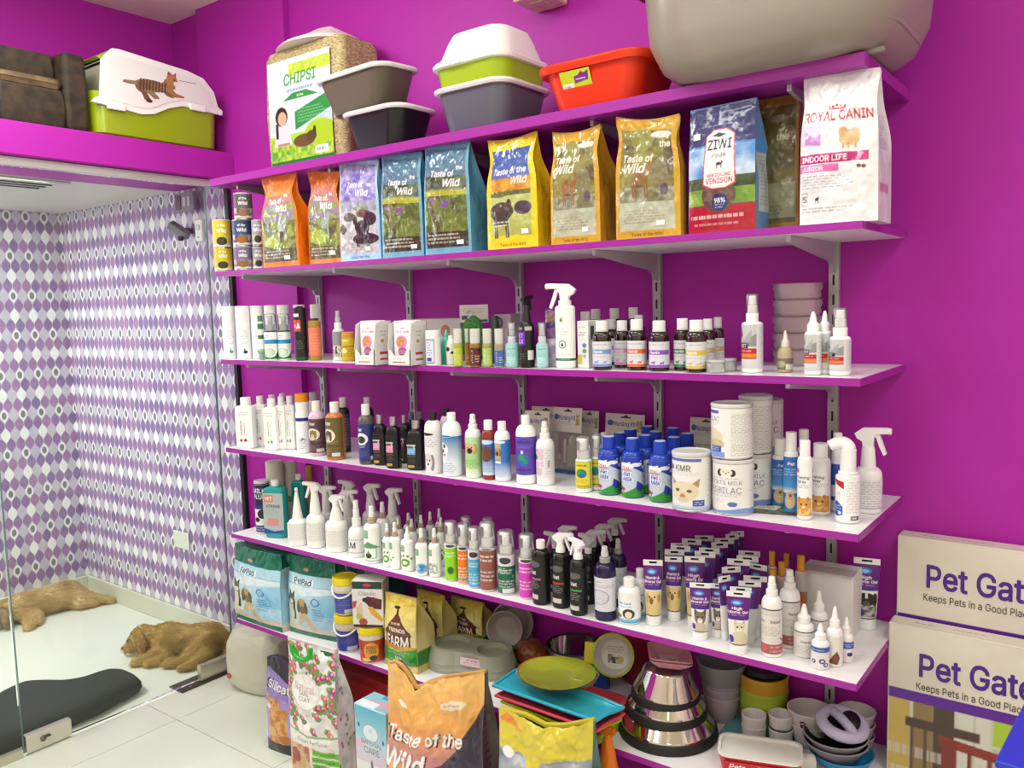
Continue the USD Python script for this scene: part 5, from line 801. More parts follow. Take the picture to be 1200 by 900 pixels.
# nursing kits against the wall
def kit(lab, px0, px1, top, bot, y, clear, rz=0., lean=-.1):
    x0, x1 = xat(px0, y, z + .1), xat(px1, y, z + .1); w = x1 - x0; h = zat(top, x0, y) - z
    t = thing('nursing_kit', lab, 'nursing kit', ((x0 + x1) / 2, y, z), rz); UsdGeom.Xformable(t).AddRotateXOp().Set(math.degrees(lean))
    hc = min(.075, h * .5)
    obj('header_card', mv(rbox(w, .0014, hc, .0006, .0004), (0, 0, h - hc)), M('#c9c0b8', .5), t)
    printed('card_print', flat(-w / 2 + .001, h - hc + .001, w / 2 - .001, h - .001, -.0011), w, hc, '#d2c9c0', [('r', .4, .84, .66, .9, '#2a2226'), ('o', .53, .92, .05, .04, '#2a2226'), ('o', .13, .62, .08, .12, '#3f5aa0'), ('t', 'Nursing Kit', .5, .6, .18, '#3c4a84', .56), ('l', .12, .3, .72, .46, 2, '#9a928c'), ('n', .8, .3, .96, .76, '#8a7a50', '#c0b090', 200.)], t, res=.001)
    if not clear: obj('backing_card', box(-w * .47, .0008, 0, w * .47, .002, h - hc), M('#c9c0b8', .5), t, False)
    if clear:
        obj('blister', loft([(w * .46, .002, .001, .004), (w * .47, .018, .012, .012), (w * .47, .018, .012, h - hc - .006), (w * .46, .002, .001, h - hc + .002)], 4), CLEAR('#f2f0ec', .16, .12), t)
        b = obj('feeding_bottle', mv(lathe([(.012, 0), (.016, .002), (.016, .06), (.011, .068), (.012, .07), (.012, .08), (.006, .09), (.002, .098)], 16), (w * .2, -.001, .02)), CLEAR('#f0ead8', .5), t)
        obj('nipple', mv(lathe([(.008, 0), (.008, .004), (.004, .014), (.001, .02)], 12), (-w * .2, -.004, .04)), M('#c9b88a', .4), t); obj('brush', mv(cyl(.004, 0, .07, 8), (-w * .02, -.004, .03)), M('#efe9df', .4), t)
        obj('base_card', box(-w * .46, -.012, .0, w * .46, .0, .01), M('#3c62b0', .4), t, False)
    return t
kit('nursing kit blister partly hidden behind the violet bottle', 612, 641, 481, 560, -.21, True)
kit('nursing kit blister leaning farthest back beside the third upright', 622, 652, 476, 560, -.10, False, .12)
kit('nursing kit blister with bottle inside, open in view behind the slim mist bottle', 645, 679, 477, 545, -.17, True)
kit('nursing kit card just behind the open viewed blister', 676, 699, 481, 545, -.09, False)
kit('nursing kit header card alone above the milk bottle caps', 707, 753, 484, 545, -.075, False)
kit('nursing kit card beside the stacked tins', 806, 842, 489, 545, -.075, False)
P = hit(603, 549, 2, z); tag(obj('price_wedge', mv(prism(Polygon([(0, 0), (.02, 0), (.02, .03)]), .03), (P[0] - .01, P[1] + .05, z)), M('#d8cbb8', .5)), 'small beige card wedge between the terrier and violet bottles', 'card')
YEL = lambda: [('r', 0, 0, 1, 1, '#3a5a2c'), ('r', .04, .02, .96, .98, '#ddd03a'), ('t', 'earthbath', .5, .86, .07, '#3a3a20', .8), ('o', .5, .56, .26, .17, '#2f7a6c'), ('o', .4, .62, .12, .08, '#2c9a4c'), ('o', .55, .5, .1, .06, '#2a5aa8'), ('l', .2, .22, .8, .34, 2, '#7a6a20'), ('r', .1, .06, .9, .1, '#8a7a20')]
for a, b, tp, y, l in ((675, 694.5, 511, 577.8, 'white foam bottle with yellow globe label, front one of two'), (693.5, 707, 508, -.315, 'white foam bottle with yellow globe label, just behind the front one')):
    bottle('foam_bottle', l, 'pump bottle', (a, b), tp, y, z, '#eeede9', ('dome', .40, .8, '#ededea', .85), .05, [(.08, .56, 150, '#ddd03a', YEL())], 'white foam bottles with yellow labels', face=-14)
bottle('foam_bottle', 'white foam bottle rearmost beside the milk bottles', 'pump bottle', (704, 716), 506.5, -.25, z, '#e6dfe2', ('screw', .2, .85, '#e0dade'), .05)
# milk bottles
MILK = [('n', 0, 0, 1, 1, '#b9c4d8', '#c4cfe0', 60.), ('p', [(0, .70), (.12, .66), (.25, .74), (.4, .8), (.62, .72), (.78, .62), (1, .58), (1, 1), (0, 1)], '#1f3fae'), ('o', .4, .78, .2, .085, '#e9ecf2'), ('o', .66, .82, .12, .05, '#e9ecf2'), ('o', .22, .75, .1, .05, '#e9ecf2'), ('o', .86, .74, .09, .05, '#dfe6f0'), ('o', .5, .87, .03, .014, '#eef0f4'), ('o', .75, .9, .025, .012, '#eef0f4'),
        ('t', 'ZEAL', .42, .725, .075, '#b0203a', .22, .1), ('r', .32, .66, .56, .675, '#c9485c'), ('t', 'Pet', .44, .58, .125, '#f4f6fa', .36, .15), ('t', 'Milk', .46, .455, .125, '#f4f6fa', .42, .15), ('t', 'Pet', .44, .58, .1, '#1440b0', .3, .15), ('t', 'Milk', .46, .455, .1, '#1440b0', .36, .15), ('l', .12, .34, .5, .4, 2, '#c88a9a'),
        ('p', [(0, 0), (1, 0), (1, .26), (.8, .27), (.6, .22), (.45, .12), (.25, .1), (0, .14)], '#2f9a34'), ('p', [(.4, .1), (.7, .3), (1, .24), (1, 0), (.4, 0)], '#2c8c30'), ('o', .72, .25, .09, .1, '#22389a'), ('p', [(.64, .3), (.66, .42), (.74, .35)], '#22389a'), ('o', .28, .2, .13, .045, '#a83440'), ('r', .18, .12, .22, .2, '#a83440'), ('r', .34, .12, .38, .2, '#a83440'), ('r', .15, .2, .22, .25, '#a83440')]
mp = None
def milk(a, b, tp, y, l):
    global mp, mp0
    P, r, h = where(a, b, y, z, tp)
    if mp is None:
        t, P, r, h = bottle('milk_bottle', l, 'milk bottle', (a, b), tp, y, z, '#1f3fae', ('screw', .20, .62, '#1c3fb4'), .17, [(.02, .70, 260, '#b9c4d8', MILK)], 'blue milk bottles', face=-12, rough=.25, nres=.001)
        obj('cap_top', mv(cyl(r * .62 * .82, 0, .0015, 20, .0005), (0, 0, h)), M('#c9d2ea', .3), t); mp = t; mp0 = facing(P) * .8
    else: dup(mp, P, facing(P) * .8 - mp0, l)
milk(702, 727, 511.5, 581, 'blue milk bottle in the front row, nearest the yellow labelled bottle')
for a in [(728.5, 755, 514, 584.5, 'blue milk bottle in the middle of the front row'), (760.5, 788, 517, 589.8, 'blue milk bottle in the front row, nearest the kitten milk tin'), (715, 740, 0, -.268, 'blue milk bottle second row, behind the first two front ones'), (745, 769, 0, -.275, 'blue milk bottle second row, behind the last two front ones'), (779, 802, 0, -.27, 'blue milk bottle second row, behind the kitten milk tin'), (728, 751, 0, -.205, 'blue milk bottle third row, under the lone header card'), (757, 780, 0, -.208, 'blue milk bottle third row, by the fourth upright'), (795, 816, 0, -.20, 'blue milk bottle third row, beyond the fourth upright'), (749, 770, 0, -.13, 'blue milk bottle rear row, just short of the fourth upright'), (779, 799, 0, -.13, 'blue milk bottle rear row, past the fourth upright')]: milk(*a)
# tins
def milktin(lab, px, top, y, layers, zz=z, lid='#d4d2d0'):
    return canister('milk_tin', lab, 'tin', px, top, y, zz, [(.03, .92, 230, '#e9e7e4', layers)], lid, '#e4e2df', 'pet milk powder tins', 2, True, .06, 1.02)
KMR = [('r', .1, .93, .64, .985, '#5a6cb4'), ('o', .19, .8, .055, .055, '#5c6c9c'), ('t', 'KMR', .39, .8, .11, '#5c6068', .3), ('l', .14, .66, .66, .73, 2, '#b8b4b4'), ('p', [(.2, .62), (.22, .42), (.32, .5)], '#a89880'), ('p', [(.62, .62), (.5, .5), (.6, .44)], '#b09070'), ('o', .4, .36, .2, .19, '#e0d4b8'), ('o', .31, .38, .035, .03, '#6a5c48'), ('o', .48, .37, .035, .03, '#6a5c48'), ('o', .39, .27, .04, .05, '#c08858'), ('o', .39, .2, .08, .05, '#d8c8a8'), ('g', 0, 0, 1, .1, '#8aa0d4', '#e4e2e0'), ('r', .52, .08, .68, .2, '#2c4aa4'), ('l', .54, .1, .66, .18, 2, '#d8dcf0'), ('l', .74, .1, .98, .9, 16, '#a8a4a4')]
GOAT = [*[(q[0], q[1], q[2] + 0, *q[3:]) for q in dogface(.42, .84, .15, '#e8e0d4', '#3a2c26', 1.3, '#f0ece4')], ('l', .2, .70, .62, .73, 1, '#9a94a8'), ('t', 'GOATS MILK', .4, .63, .085, '#6a6c98', .56, 0, True), ('t', 'ESBILAC', .4, .48, .12, '#5c6090', .56, 0, True), ('l', .16, .34, .62, .42, 2, '#a8a4b4'), ('o', .5, .2, .06, .05, '#5a74b4'), ('p', [(0, 0), (1, 0), (1, .1), (.6, .12), (.3, .05), (0, .1)], '#7a98d4'), ('l', .14, .22, .4, .3, 2, '#b8b4b8'), ('l', .74, .1, .98, .9, 16, '#a8a4a4')]
ESB = [('r', .0, .9, .34, .96, '#4a5cb0'), ('t', 'ESBILAC', .2, .79, .09, '#6a6c98', .4, 0, True), ('l', .02, .66, .36, .72, 2, '#a8a4b0'), ('o', .2, .42, .2, .18, '#dcd2b4'), ('o', .12, .42, .03, .04, '#33291f'), ('o', .3, .28, .12, .1, '#c9bc90'), ('r', .2, .12, .38, .24, '#2f52b0'), ('l', .22, .14, .36, .22, 2, '#d8dcf0'), ('g', 0, 0, .42, .12, '#7a9cd8', '#7a9cd8'), ('l', .5, .04, .94, .9, 22, '#9c9898')]
milktin('kitten milk tin with a pale kitten face, beside the blue milk bottles', (788.5, 833.5), 527.5, 600.8, KMR)
_, P, r, h = milktin('goat milk tin with a puppy face, under the puppy milk tin', (836, 882.5), 535.5, 605, GOAT)
milktin('puppy milk tin standing on the goat milk tin', (834, 881.5), 471.5, P[1], ESB, z + h + .001)
_, P, r, h = milktin('milk tin behind the goat milk tin, lower of its stack', (866, 904.5), 529.5, -.245, GOAT)
milktin('milk tin behind the puppy milk tin, upper of its stack', (866.5, 904.5), 462.5, P[1], ESB, z + h + .001)
_, P, r, h = milktin('milk tin farthest back behind the tin stacks, lower one', (884, 917), 530, -.125, ESB)
milktin('milk tin farthest back behind the tin stacks, upper one', (884, 917), 467, P[1], GOAT, z + h + .001)
P = hit(900, 603, 2, z); t = thing('snack_sachet', 'flat dark grey sachet lying at the front edge below the tins', 'sachet', (P[0] - .01, P[1] + .045, z), .25)
g, c = sheet(lambda u, v: np.stack([(u - .5) * .135, (v - .5) * .085, .0016 + .006 * np.sin(PI * u) * np.sin(PI * v) + .004 * (meshkit.fbm(np.stack([u * 5, v * 5, u * 0], 1)) - .5) * np.sin(PI * u) * np.sin(PI * v) + 0 * u], 1), .135, .085, '#4a4c48', [('n', 0, 0, 1, 1, '#3c3e3a', '#6a6c62', 40.), ('p', [(.2, .3), (.6, .25), (.7, .7), (.5, .85), (.25, .75)], '#d4d4ce'), ('t', 'free', .45, .65, .12, '#4a4a46', .3), ('t', 'range', .45, .42, .12, '#4a4a46', .34), ('o', .75, .35, .12, .16, '#4f7a34'), ('r', .8, .6, .98, .9, '#6a98b8')]); obj('pouch', g, PRINT(.3), t, True, c); obj('underside', box(-.066, -.041, .0, .066, .041, .0012), M('#4a4c48', .4), t, False)
# sprays at the shelf end
PETB = [('r', 0, .42, 1, 1, '#2f6fc0'), ('g', 0, .42, 1, .95, '#4a98d8', '#2a5cb0'), ('t', 'Pet', .55, .88, .06, '#e4ecf6', .3), ('l', .2, .66, .85, .8, 3, '#b8d0ec'), ('g', 0, .34, 1, .46, '#ece8e2', '#4a98d8'), ('o', .5, .2, .22, .14, '#d8c49c'), ('o', .5, .3, .16, .075, '#cfae80'), ('o', .52, .3, .05, .03, '#5c4438'), ('o', .14, .12, .1, .06, '#5a3a34'), ('g', 0, 0, 1, .06, '#3a9ad0', '#3a9ad0')]
for a, b, tp, y, l in ((905, 925, 513.5, 594.6, 'blue labelled spray bottle with a puppy, front one beside the tins'), (918.5, 935, 506, -.29, 'blue labelled spray bottle behind the front puppy one'), (934, 949, 503, -.2, 'blue labelled spray bottle rearmost of its group')):
    bottle('spray_can', l, 'spray bottle', (a, b), tp, y, z, '#efeeee', ('screw', .235, .74, '#f2f1f1'), .07, [(.02, .70, 200, '#2f6fc0', PETB)], 'blue labelled puppy spray bottles', face=-4)
TRN = [('t', 'Training', .44, .72, .05, '#2a2a2e', .55, .1), ('t', 'Spray', .4, .65, .05, '#2a2a2e', .38, .1), ('r', .05, .8, .3, .87, '#c9685c'), ('l', .1, .53, .8, .6, 2, '#9a9aa0'), ('n', .05, .04, .9, .36, '#c98a34', '#e8c078', 150.), ('p', [(0, .4), (0, 0), (.12, .0), (.2, .36)], '#eeeeee'), ('p', [(1, .4), (1, 0), (.9, .0), (.82, .36)], '#eeeeee'), ('o', .48, .24, .26, .1, '#d49a48'), ('o', .4, .25, .04, .018, '#3a2c20'), ('o', .6, .25, .04, .018, '#3a2c20'), ('o', .5, .2, .05, .02, '#f0e0c8'), ('o', .3, .34, .06, .04, '#c08030'), ('o', .66, .34, .06, .04, '#c08030'), ('r', 0, 0, 1, .03, '#eeeeee')]
for a, b, tp, y, l in ((934.5, 951, 515.5, -.335, 'white training spray with a kitten, half hidden behind its twin'), (950, 972, 519, 604.6, 'white training spray with an orange kitten, front one')):
    bottle('spray_can', l, 'spray bottle', (a, b), tp, y, z, '#f0efef', ('screw', .2, .72, '#f2f1f1'), .08, [(.025, .74, 200, '#efeeee', TRN)], 'white kitten training sprays', face=-4, nres=.001)
bottle('spray_can', 'white bottle with blue label behind the foam cleaner', 'spray bottle', (974, 988), 507, -.23, z, '#e8e8ec', ('screw', .2, .7, '#eeeeee'), .08, [(.02, .68, 200, '#dfe4ec', [('r', 0, .5, 1, .9, '#2a58b0'), ('r', 0, .2, 1, .28, '#2a58b0')])])
t, P, r, h = bottle('foam_cleaner', 'white foam cleaner with a curved spout cap, red flag and blue emblem', 'pump bottle', (979.5, 1006.5), 552, 614.5, z, '#f0efef', ('screw', .06, .8, '#f2f1f1'), .05, [(.03, .93, 150, '#efefef', [('p', [(.02, .93), (.44, .88), (.44, .72), (.02, .86)], '#b81c2c'), ('r', .0, .1, .42, .42, '#e4eaf2'), ('p', [(.02, .14), (.02, .42), (.2, .45), (.4, .34), (.4, .16), (.2, .12)], '#2550b0'), ('l', .05, .2, .35, .38, 3, '#b8d0f0'), ('o', .3, .2, .06, .035, '#dce8f8'), ('n', .02, .5, .3, .66, '#c9ccd0', '#eef0f0', 90.), ('r', .66, .05, .96, .14, '#5c5c60'), ('l', .66, .05, .96, .14, 1, '#eeeeee'), ('l', .52, .2, .98, .9, 12, '#c4c4c8')])], face=-6, nres=.001)
hh = zat(512.5, P[0], P[1]) - z; zc = h * .96
obj('spout_cap', join([cyl(r * .66, h - .002, hh - .024, 20)]), M('#f2f1f1', .3), t)
a0 = PI + .25; arc = [(math.cos(a0) * r * 1.5 * q ** 1.6, math.sin(a0) * r * 1.5 * q ** 1.6, hh - .03 + .018 * math.sin(PI * (.08 + .74 * q))) for q in np.linspace(0, 1, 14)]
obj('spout', tube(arc, np.linspace(r * .64, r * .46, 14), 14), M('#f4f3f3', .28), t)
bottle('trigger_bottle', 'big white trigger spray bottle at the end of the shelf', 'spray bottle', (1001, 1032), 500, 602.6, z, '#f0efee', ('trigger', .47, .55, '#f3f2f1', 1.0, 0.0), .11, [(.06, .40, 200, '#e4e4e6', [('l', .25, .06, .95, .95, 11, '#a4a4aa'), ('o', .14, .2, .03, .03, '#8a8a8e'), ('o', .14, .4, .03, .03, '#8a8a8e'), ('o', .14, .6, .03, .03, '#8a8a8e'), ('o', .14, .8, .03, .03, '#8a8a8e'), ('r', 0, 0, 1, .03, '#8a7aa8')])], face=0)
# ================================================================ shelf of trigger sprays, foams and gel tubes
z = ZE
bottle('feeding_tin', 'dark navy tin with white lettering and a cow, at the kennel end', 'tin', (301, 318.5), 562.5, 626, z, '#d8d6d4', ('screw', .06, 1.0, '#d8c9d0', '#1a1a1e'), .01, [(.02, .93, 200, '#e6e4e2', [('r', 0, .55, 1, 1, '#20244e'), ('t', 'MILK', .42, .88, .09, '#e6e6ea', .5), ('t', 'PLUS', .42, .76, .09, '#e6e6ea', .5), ('r', 0, .5, 1, .56, '#3a3a8a'), ('o', .55, .4, .22, .1, '#26242a'), ('o', .3, .28, .12, .05, '#26242a'), ('o', .7, .24, .1, .06, '#26242a'), ('r', 0, .02, 1, .16, '#34347a'), ('l', .1, .04, .8, .14, 2, '#c9c9e0')])])
bottle('shampoo_bottle', 'big teal shampoo bottle with grey label, front of two', 'shampoo bottle', (313, 339.5), 561.5, 632, z, '#1f9c9c', ('screw', .11, .36, '#e8e8e6'), .06, [(.08, .78, 180, '#a9b4b4', [('r', .05, .78, .52, .96, '#c9806c'), ('t', 'VET', .28, .87, .08, '#e8e0dc', .36), ('t', 'XTREME', .5, .68, .07, '#3a3f44', .8), ('l', .1, .45, .8, .62, 3, '#8a9a9c'), ('r', .2, .2, .75, .38, '#c98c80'), ('p', [(0, 0), (1, 0), (1, .1), (.5, .06), (0, .14)], '#1f4a9a')], -18)], flatbox=.5, sy=.62, rough=.2)
bottle('shampoo_bottle', 'teal bottle standing behind the tall necked white bottle', 'shampoo bottle', (344, 362), 555, -.235, z, '#1a8a88', ('screw', .1, .4, '#d8d8d8'), .08, flatbox=.5, sy=.62)
for a, b, tp, y, g, l in ((315, 335.5, 540, -.235, '#c9c2b4', 'tall cream jug rising behind the teal shampoo'), (334, 352, 541, -.17, '#b9b2a4', 'tall cream jug with a green band, rearmost at the kennel end')):
    bottle('cream_jug', l, 'jug', (a, b), tp, y, z, '#d4cec2', ('screw', .5, .98, '#dcd6ca'), .02, [(.36, .46, 250, '#8aa83c', [])] if g == '#b9b2a4' else [(.3, .46, 250, '#cfc8bc', [('l', .4, .2, .7, .5, 1, '#4a4a48')])], rough=.35)
bottle('toy_bottle', 'small yellow bottle behind the trigger sprays', 'bottle', (360, 370), 546, -.12, z, '#b89a20', ('screw', .3, .7, '#c9b02c'), .1)
LBL = lambda c: [(.10, .40, 170, '#e6e5e2', [('l', .2, .05, .95, .95, 12, '#b4b2b0'), ('p', [(0, .8), (.12, .95), (.08, .7)], c), ('r', 0, 0, .06, .14, c)])]
TW = '#efeeea'
def trig(px, top, base, lab, dirn, c='#4a8a4a', size=.92, neck=.50, lab2=None):
    bottle('trigger_bottle', lab, 'spray bottle', px, top, base, z, TW, ('trigger', neck, .6, '#f1f0ec', size, dirn), .10, LBL(c), 'white trigger bottles beside the teal shampoo', face=6, rough=.35)
bottle('trigger_bottle', 'white bottle with tall tapered neck, its spray head turned edge on, beside the teal shampoo', 'spray bottle', (338.5, 362.5), 571, 640.5, z, TW, ('trigger', .55, .52, '#f1f0ec', .5, -.7), .12, LBL('#5a9a5a'), 'white trigger bottles beside the teal shampoo', rough=.35)
trig((360.5, 383), 564.5, 643, 'white trigger bottle with its nozzle pointing to the kennel, front row', PI + .3, '#b8443c')
trig((383, 409.5), 579, 648, 'white trigger bottle in front with its nozzle pointing along the shelf', .15, '#9a9a9e', .9, .46)
trig((376, 392), 568.5, -.25, 'white trigger bottle just behind the front pair', .2)
trig((401, 416), 573.5, -.245, 'white trigger bottle second row, above the small LM bottle', .3)
trig((404, 418), 563, -.165, 'white trigger bottle rearmost in its group', PI + .2)
trig((426, 446), 566, -.17, 'white trigger bottle rear row, just before the second upright', .1)
trig((452, 471), 571, -.16, 'white trigger bottle rear row, closest to the second upright', .1)
bottle('mist_bottle', 'white necked bottle marked LM in the front row', 'spray bottle', (409.3, 430), 586, 653.6, z, TW, ('mist', .47, .5, '#efeeea', '#efeeea', False), .16, [(.07, .37, 190, '#e4e6e4', [('t', 'LM', .3, .5, .34, '#3a3c3e', .46), ('l', .1, .75, .9, .9, 1, '#9aa09c'), ('r', 0, .03, 1, .07, '#7a8480')])])
MEN = lambda pic: [('r', .1, .72, .42, .97, '#6aa87a'), ('l', .14, .76, .38, .94, 3, '#cfe4d4'), *pic]
paw = lambda c: [('o', .42, .28, .22, .16, c), ('o', .2, .5, .06, .05, c), ('o', .36, .56, .06, .05, c), ('o', .56, .54, .06, .05, c), ('o', .72, .44, .06, .05, c), ('o', .42, .28, .12, .08, '#dfeccc')]
SN = '#a08a78'
def herb(px, top, base, lab, pic, cap='mist', z1=.60, capf=.30):
    bottle('mist_bottle', lab, 'spray bottle', px, top, base, z, '#f2f3ef', (cap, capf, .5, '#efefec', '#b89a88' if cap == 'mist' else '#efefec', False) if cap == 'mist' else (cap, capf, .5, '#efefec'), .09, [(.05, z1, 190, '#f2f4f0', MEN(pic))], 'white and green herbal sprays', face=-6)
herb((428, 448), 593, 661, 'white herbal spray with a green house outline, larger front one', [('p', [(.05, .42), (.4, .62), (.85, .42)], '#5f9a6c'), ('r', .16, .08, .72, .42, '#a8ccb0'), ('r', .22, .12, .66, .4, '#eef4ee'), ('o', .4, .18, .12, .08, '#2c3a2c'), ('p', [(.34, .2), (.4, .36), (.46, .2)], '#4a8a3c'), ('r', 0, .0, 1, .02, '#4a5a4c')], z1=.61)
herb((442.5, 458), 588, -.29, 'white herbal spray behind the green house one', paw('#4a7a3c'))
herb((449.5, 461), 613.5, 665, 'white herbal spray with a green paw, half hidden', paw('#6aa83c'))
herb((457.5, 471), 612, 668, 'white herbal spray with dark dots, beside the green paw one', [('o', .3, .3, .05, .04, '#2c3a2c'), ('o', .45, .4, .04, .03, '#2c3a2c')])
herb((471, 487), 617, 670.3, 'white herbal dropper bottle with an avocado green paw', paw('#6aa82c'), 'drop', .62, .28)
herb((488, 502.5), 619, 675.7, 'white herbal spray with a blue splash', [('o', .5, .22, .3, .2, '#7ab4dc'), ('o', .55, .24, .2, .12, '#3f86c4'), ('p', [(.2, .1), (.5, .2), (.3, .4)], '#a8d0e8'), ('p', [(.8, .05), (.6, .2), (.9, .36)], '#7ab4dc')])
herb((503.3, 518), 619, 677, 'white herbal spray with grey green leaves, beside the lime foam', [('n', .1, .05, .7, .45, '#8a9a8a', '#eef2ec', 260.)])
for a, b, tp, y, l in ((462, 474, 606, -.27, 'white herbal spray second row, behind the green paw one'), (474, 486, 601, -.2, 'white herbal spray third row, behind the dropper'), (478, 490, 608, -.28, 'white herbal spray second row, behind the dropper'), (489, 501, 603.5, -.24, 'white herbal spray second row, behind the blue splash'), (500, 511, 599.5, -.20, 'white herbal spray third row, by the lime foam'), (511, 521, 596, -.155, 'white herbal spray rearmost, by the lime foam'), (513, 524, 606, -.27, 'white herbal spray second row, touching the lime foam')):
    herb((a, b), tp, y, l, paw('#4a7a3c'))
def foam(px, top, base, lab, c, lc=None, group='coloured foam bottles in clear caps', pic=(), hi=.56):
    bottle('foam_bottle', lab, 'pump bottle', px, top, base, z, c, ('dome', .36, .72, '#f0eff0', .97), .02, [(hi, .635, 200, '#dcdade', [('o', .5, .5, .2, .3, '#3a3a40')]), (.03, hi, 200, lc or c, [('l', .2, .7, .8, .9, 2, '#f0f0e8'), ('o', .5, .3, .14, .12, '#2c6a2c') if c == '#8fd81c' else ('l', .2, .2, .8, .5, 3, '#e8e4e0'), *pic])], group, mat=M('#d8d6d8', .25), face=-4)
foam((522, 538), 610, 681.7, 'lime green foam bottle, beside the herbal sprays', '#8fd81c')
foam((537.3, 552), 612.7, 685, 'orange foam bottle between the lime and blue ones', '#ec7c1c', pic=[('r', .1, .02, .9, .2, '#d8b8a0'), ('l', .2, .03, .8, .18, 1, '#5a4034')])
foam((549.5, 565), 616.7, 690, 'sky blue foam bottle between the orange and copper ones', '#4fb0dc', pic=[('l', .3, .05, .9, .2, 1, '#dcecf4')], hi=.48)
foam((563.3, 582.7), 611, 694, 'copper foil foam bottle beside the dark green one', '#8a4a40', '#94564c', hi=.60)
foam((584.3, 604.7), 621, 698, 'dark green foam bottle with white lettering', '#14684c', pic=[('l', .05, .72, .6, .95, 4, '#e8f0ec'), ('r', .4, .02, .85, .18, '#dfe4e0'), ('l', .75, .2, .88, .7, 3, '#b8d0c4')], hi=.46)
foam((609, 628), 624.8, 702.8, 'bright pink foam bottle at the third upright', '#dc3cc0', pic=[('r', 0, .84, 1, .87, '#f0c4e8')])
for a, b, tp, y, l, c in ((541, 554, 604.5, -.23, 'foam bottle behind the orange one', '#c9a08a'), (566, 580, 606, -.21, 'foam bottle behind the copper one', '#b09a94')): foam((a, b), tp, y, l, c)
BS = lambda c: [('o', .35, .84, .22, .07, '#5a5a5c'), ('t', 'Vet', .3, .66, .08, '#e8e6e4', .5), ('r', .1, .5, .6, .54, c), ('l', .1, .3, .55, .48, 4, '#8a8a8a'), ('r', .08, .08, .5, .18, '#c9c4c0')]
bottle('shampoo_bottle', 'black bottle with a white screw cap and pale lettering, beside the pink foam', 'shampoo bottle', (624.5, 646), 632.5, 710, z, '#121213', ('screw', .13, .48, '#f0efed'), .12, [(.04, .76, 190, '#121213', BS('#a8648a'))], rough=.14, face=-16)
CT = CLEAR('#f2eef0', .62, .2)
def blk(px, top, base, lab, c, dirn, hm=None, s=.78):
    bottle('trigger_bottle', lab, 'spray bottle', px, top, base, z, '#131314', ('trigger', .26, .56, '#f0efee', s, dirn, hm or M('#ebe8ea', .35)), .10, [(.03, .63, 190, '#131314', BS(c))], 'black trigger bottles with white heads', rough=.14, face=6)
blk((648, 668.7), 623.5, 714, 'black trigger bottle with a white collar and red lettering, front row', '#b8442c', .2)
blk((668.7, 689), 631.5, 722.6, 'black trigger bottle with green lettering, nearest the front edge', '#2c9a4c', PI * .9)
for a, b, tp, y, l, d in ((645, 659, 624, -.27, 'black trigger bottle with translucent head, behind the red lettered one', PI), (656, 672, 615, -.23, 'black trigger bottle with translucent head, third upright side, second row', .1), (683, 698, 627, -.30, 'black trigger bottle with translucent head, behind the green lettered one', PI * .9), (689, 703, 620, -.24, 'black trigger bottle with translucent head, second row before the navy bottle', .3), (700, 714, 613, -.19, 'black trigger bottle with translucent head, third row', .1), (714, 729, 606, -.13, 'black trigger bottle with translucent head, rearmost by the fourth upright', .1)):
    blk((a, b), tp, y, l, '#8a8a8a', d, CT)
NAV = [(.14, .60, 200, '#d8d6de', [('l', .06, .84, .5, .92, 1, '#5a8a5c'), ('l', .1, .7, .8, .8, 2, '#8a8aa0'), ('O', .35, .42, .28, .22, '#8a86b8', .9), ('l', .15, .25, .6, .6, 6, '#b0aec4'), ('l', .7, .05, .96, .9, 14, '#b4b2bc'), ('o', .1, .14, .08, .06, '#3a3a5a')])]
bottle('mist_bottle', 'navy mist bottle with white label and grey collar, in front', 'spray bottle', (697.5, 722.5), 640, 729, z, '#1c1640', ('mist', .22, .5, '#c9c4c8', '#9a989c', False), .13, NAV, 'navy mist bottles', rough=.12, nres=.001)
bottle('mist_bottle', 'navy mist bottle with white label standing behind its twin', 'spray bottle', (716, 735), 631, -.27, z, '#1c1640', ('mist', .22, .5, '#b0a8ae', '#8a888c', False), .13, NAV, 'navy mist bottles', rough=.12)
DG = [('t', 'ear care', .4, .8, .1, '#3a8ac0', .6, .15), ('l', .1, .62, .7, .7, 1, '#5aa0d0'), ('o', .5, .38, .16, .2, '#3a3034'), ('o', .5, .34, .09, .14, '#e8d8c4'), ('o', .2, .26, .12, .08, '#8a8a5c'), ('g', 0, 0, 1, .16, '#2f9ac8', '#8ac8e0')]
bottle('lotion_bottle', 'white lotion bottle with ribbed cap and blue dog print, in front', 'bottle', (725, 751), 676.5, 733, z, '#efeeee', ('screw', .20, .52, '#f1f0f0'), .12, [(.04, .60, 200, '#eef0f2', DG)], 'white lotion bottles')
bottle('lotion_bottle', 'white lotion bottle standing behind its twin by the gel tubes', 'bottle', (743, 758), 666, -.31, z, '#e8e6ea', ('screw', .20, .6, '#eceaec'), .12, [(.04, .60, 200, '#e4e4ec', DG)], 'white lotion bottles')
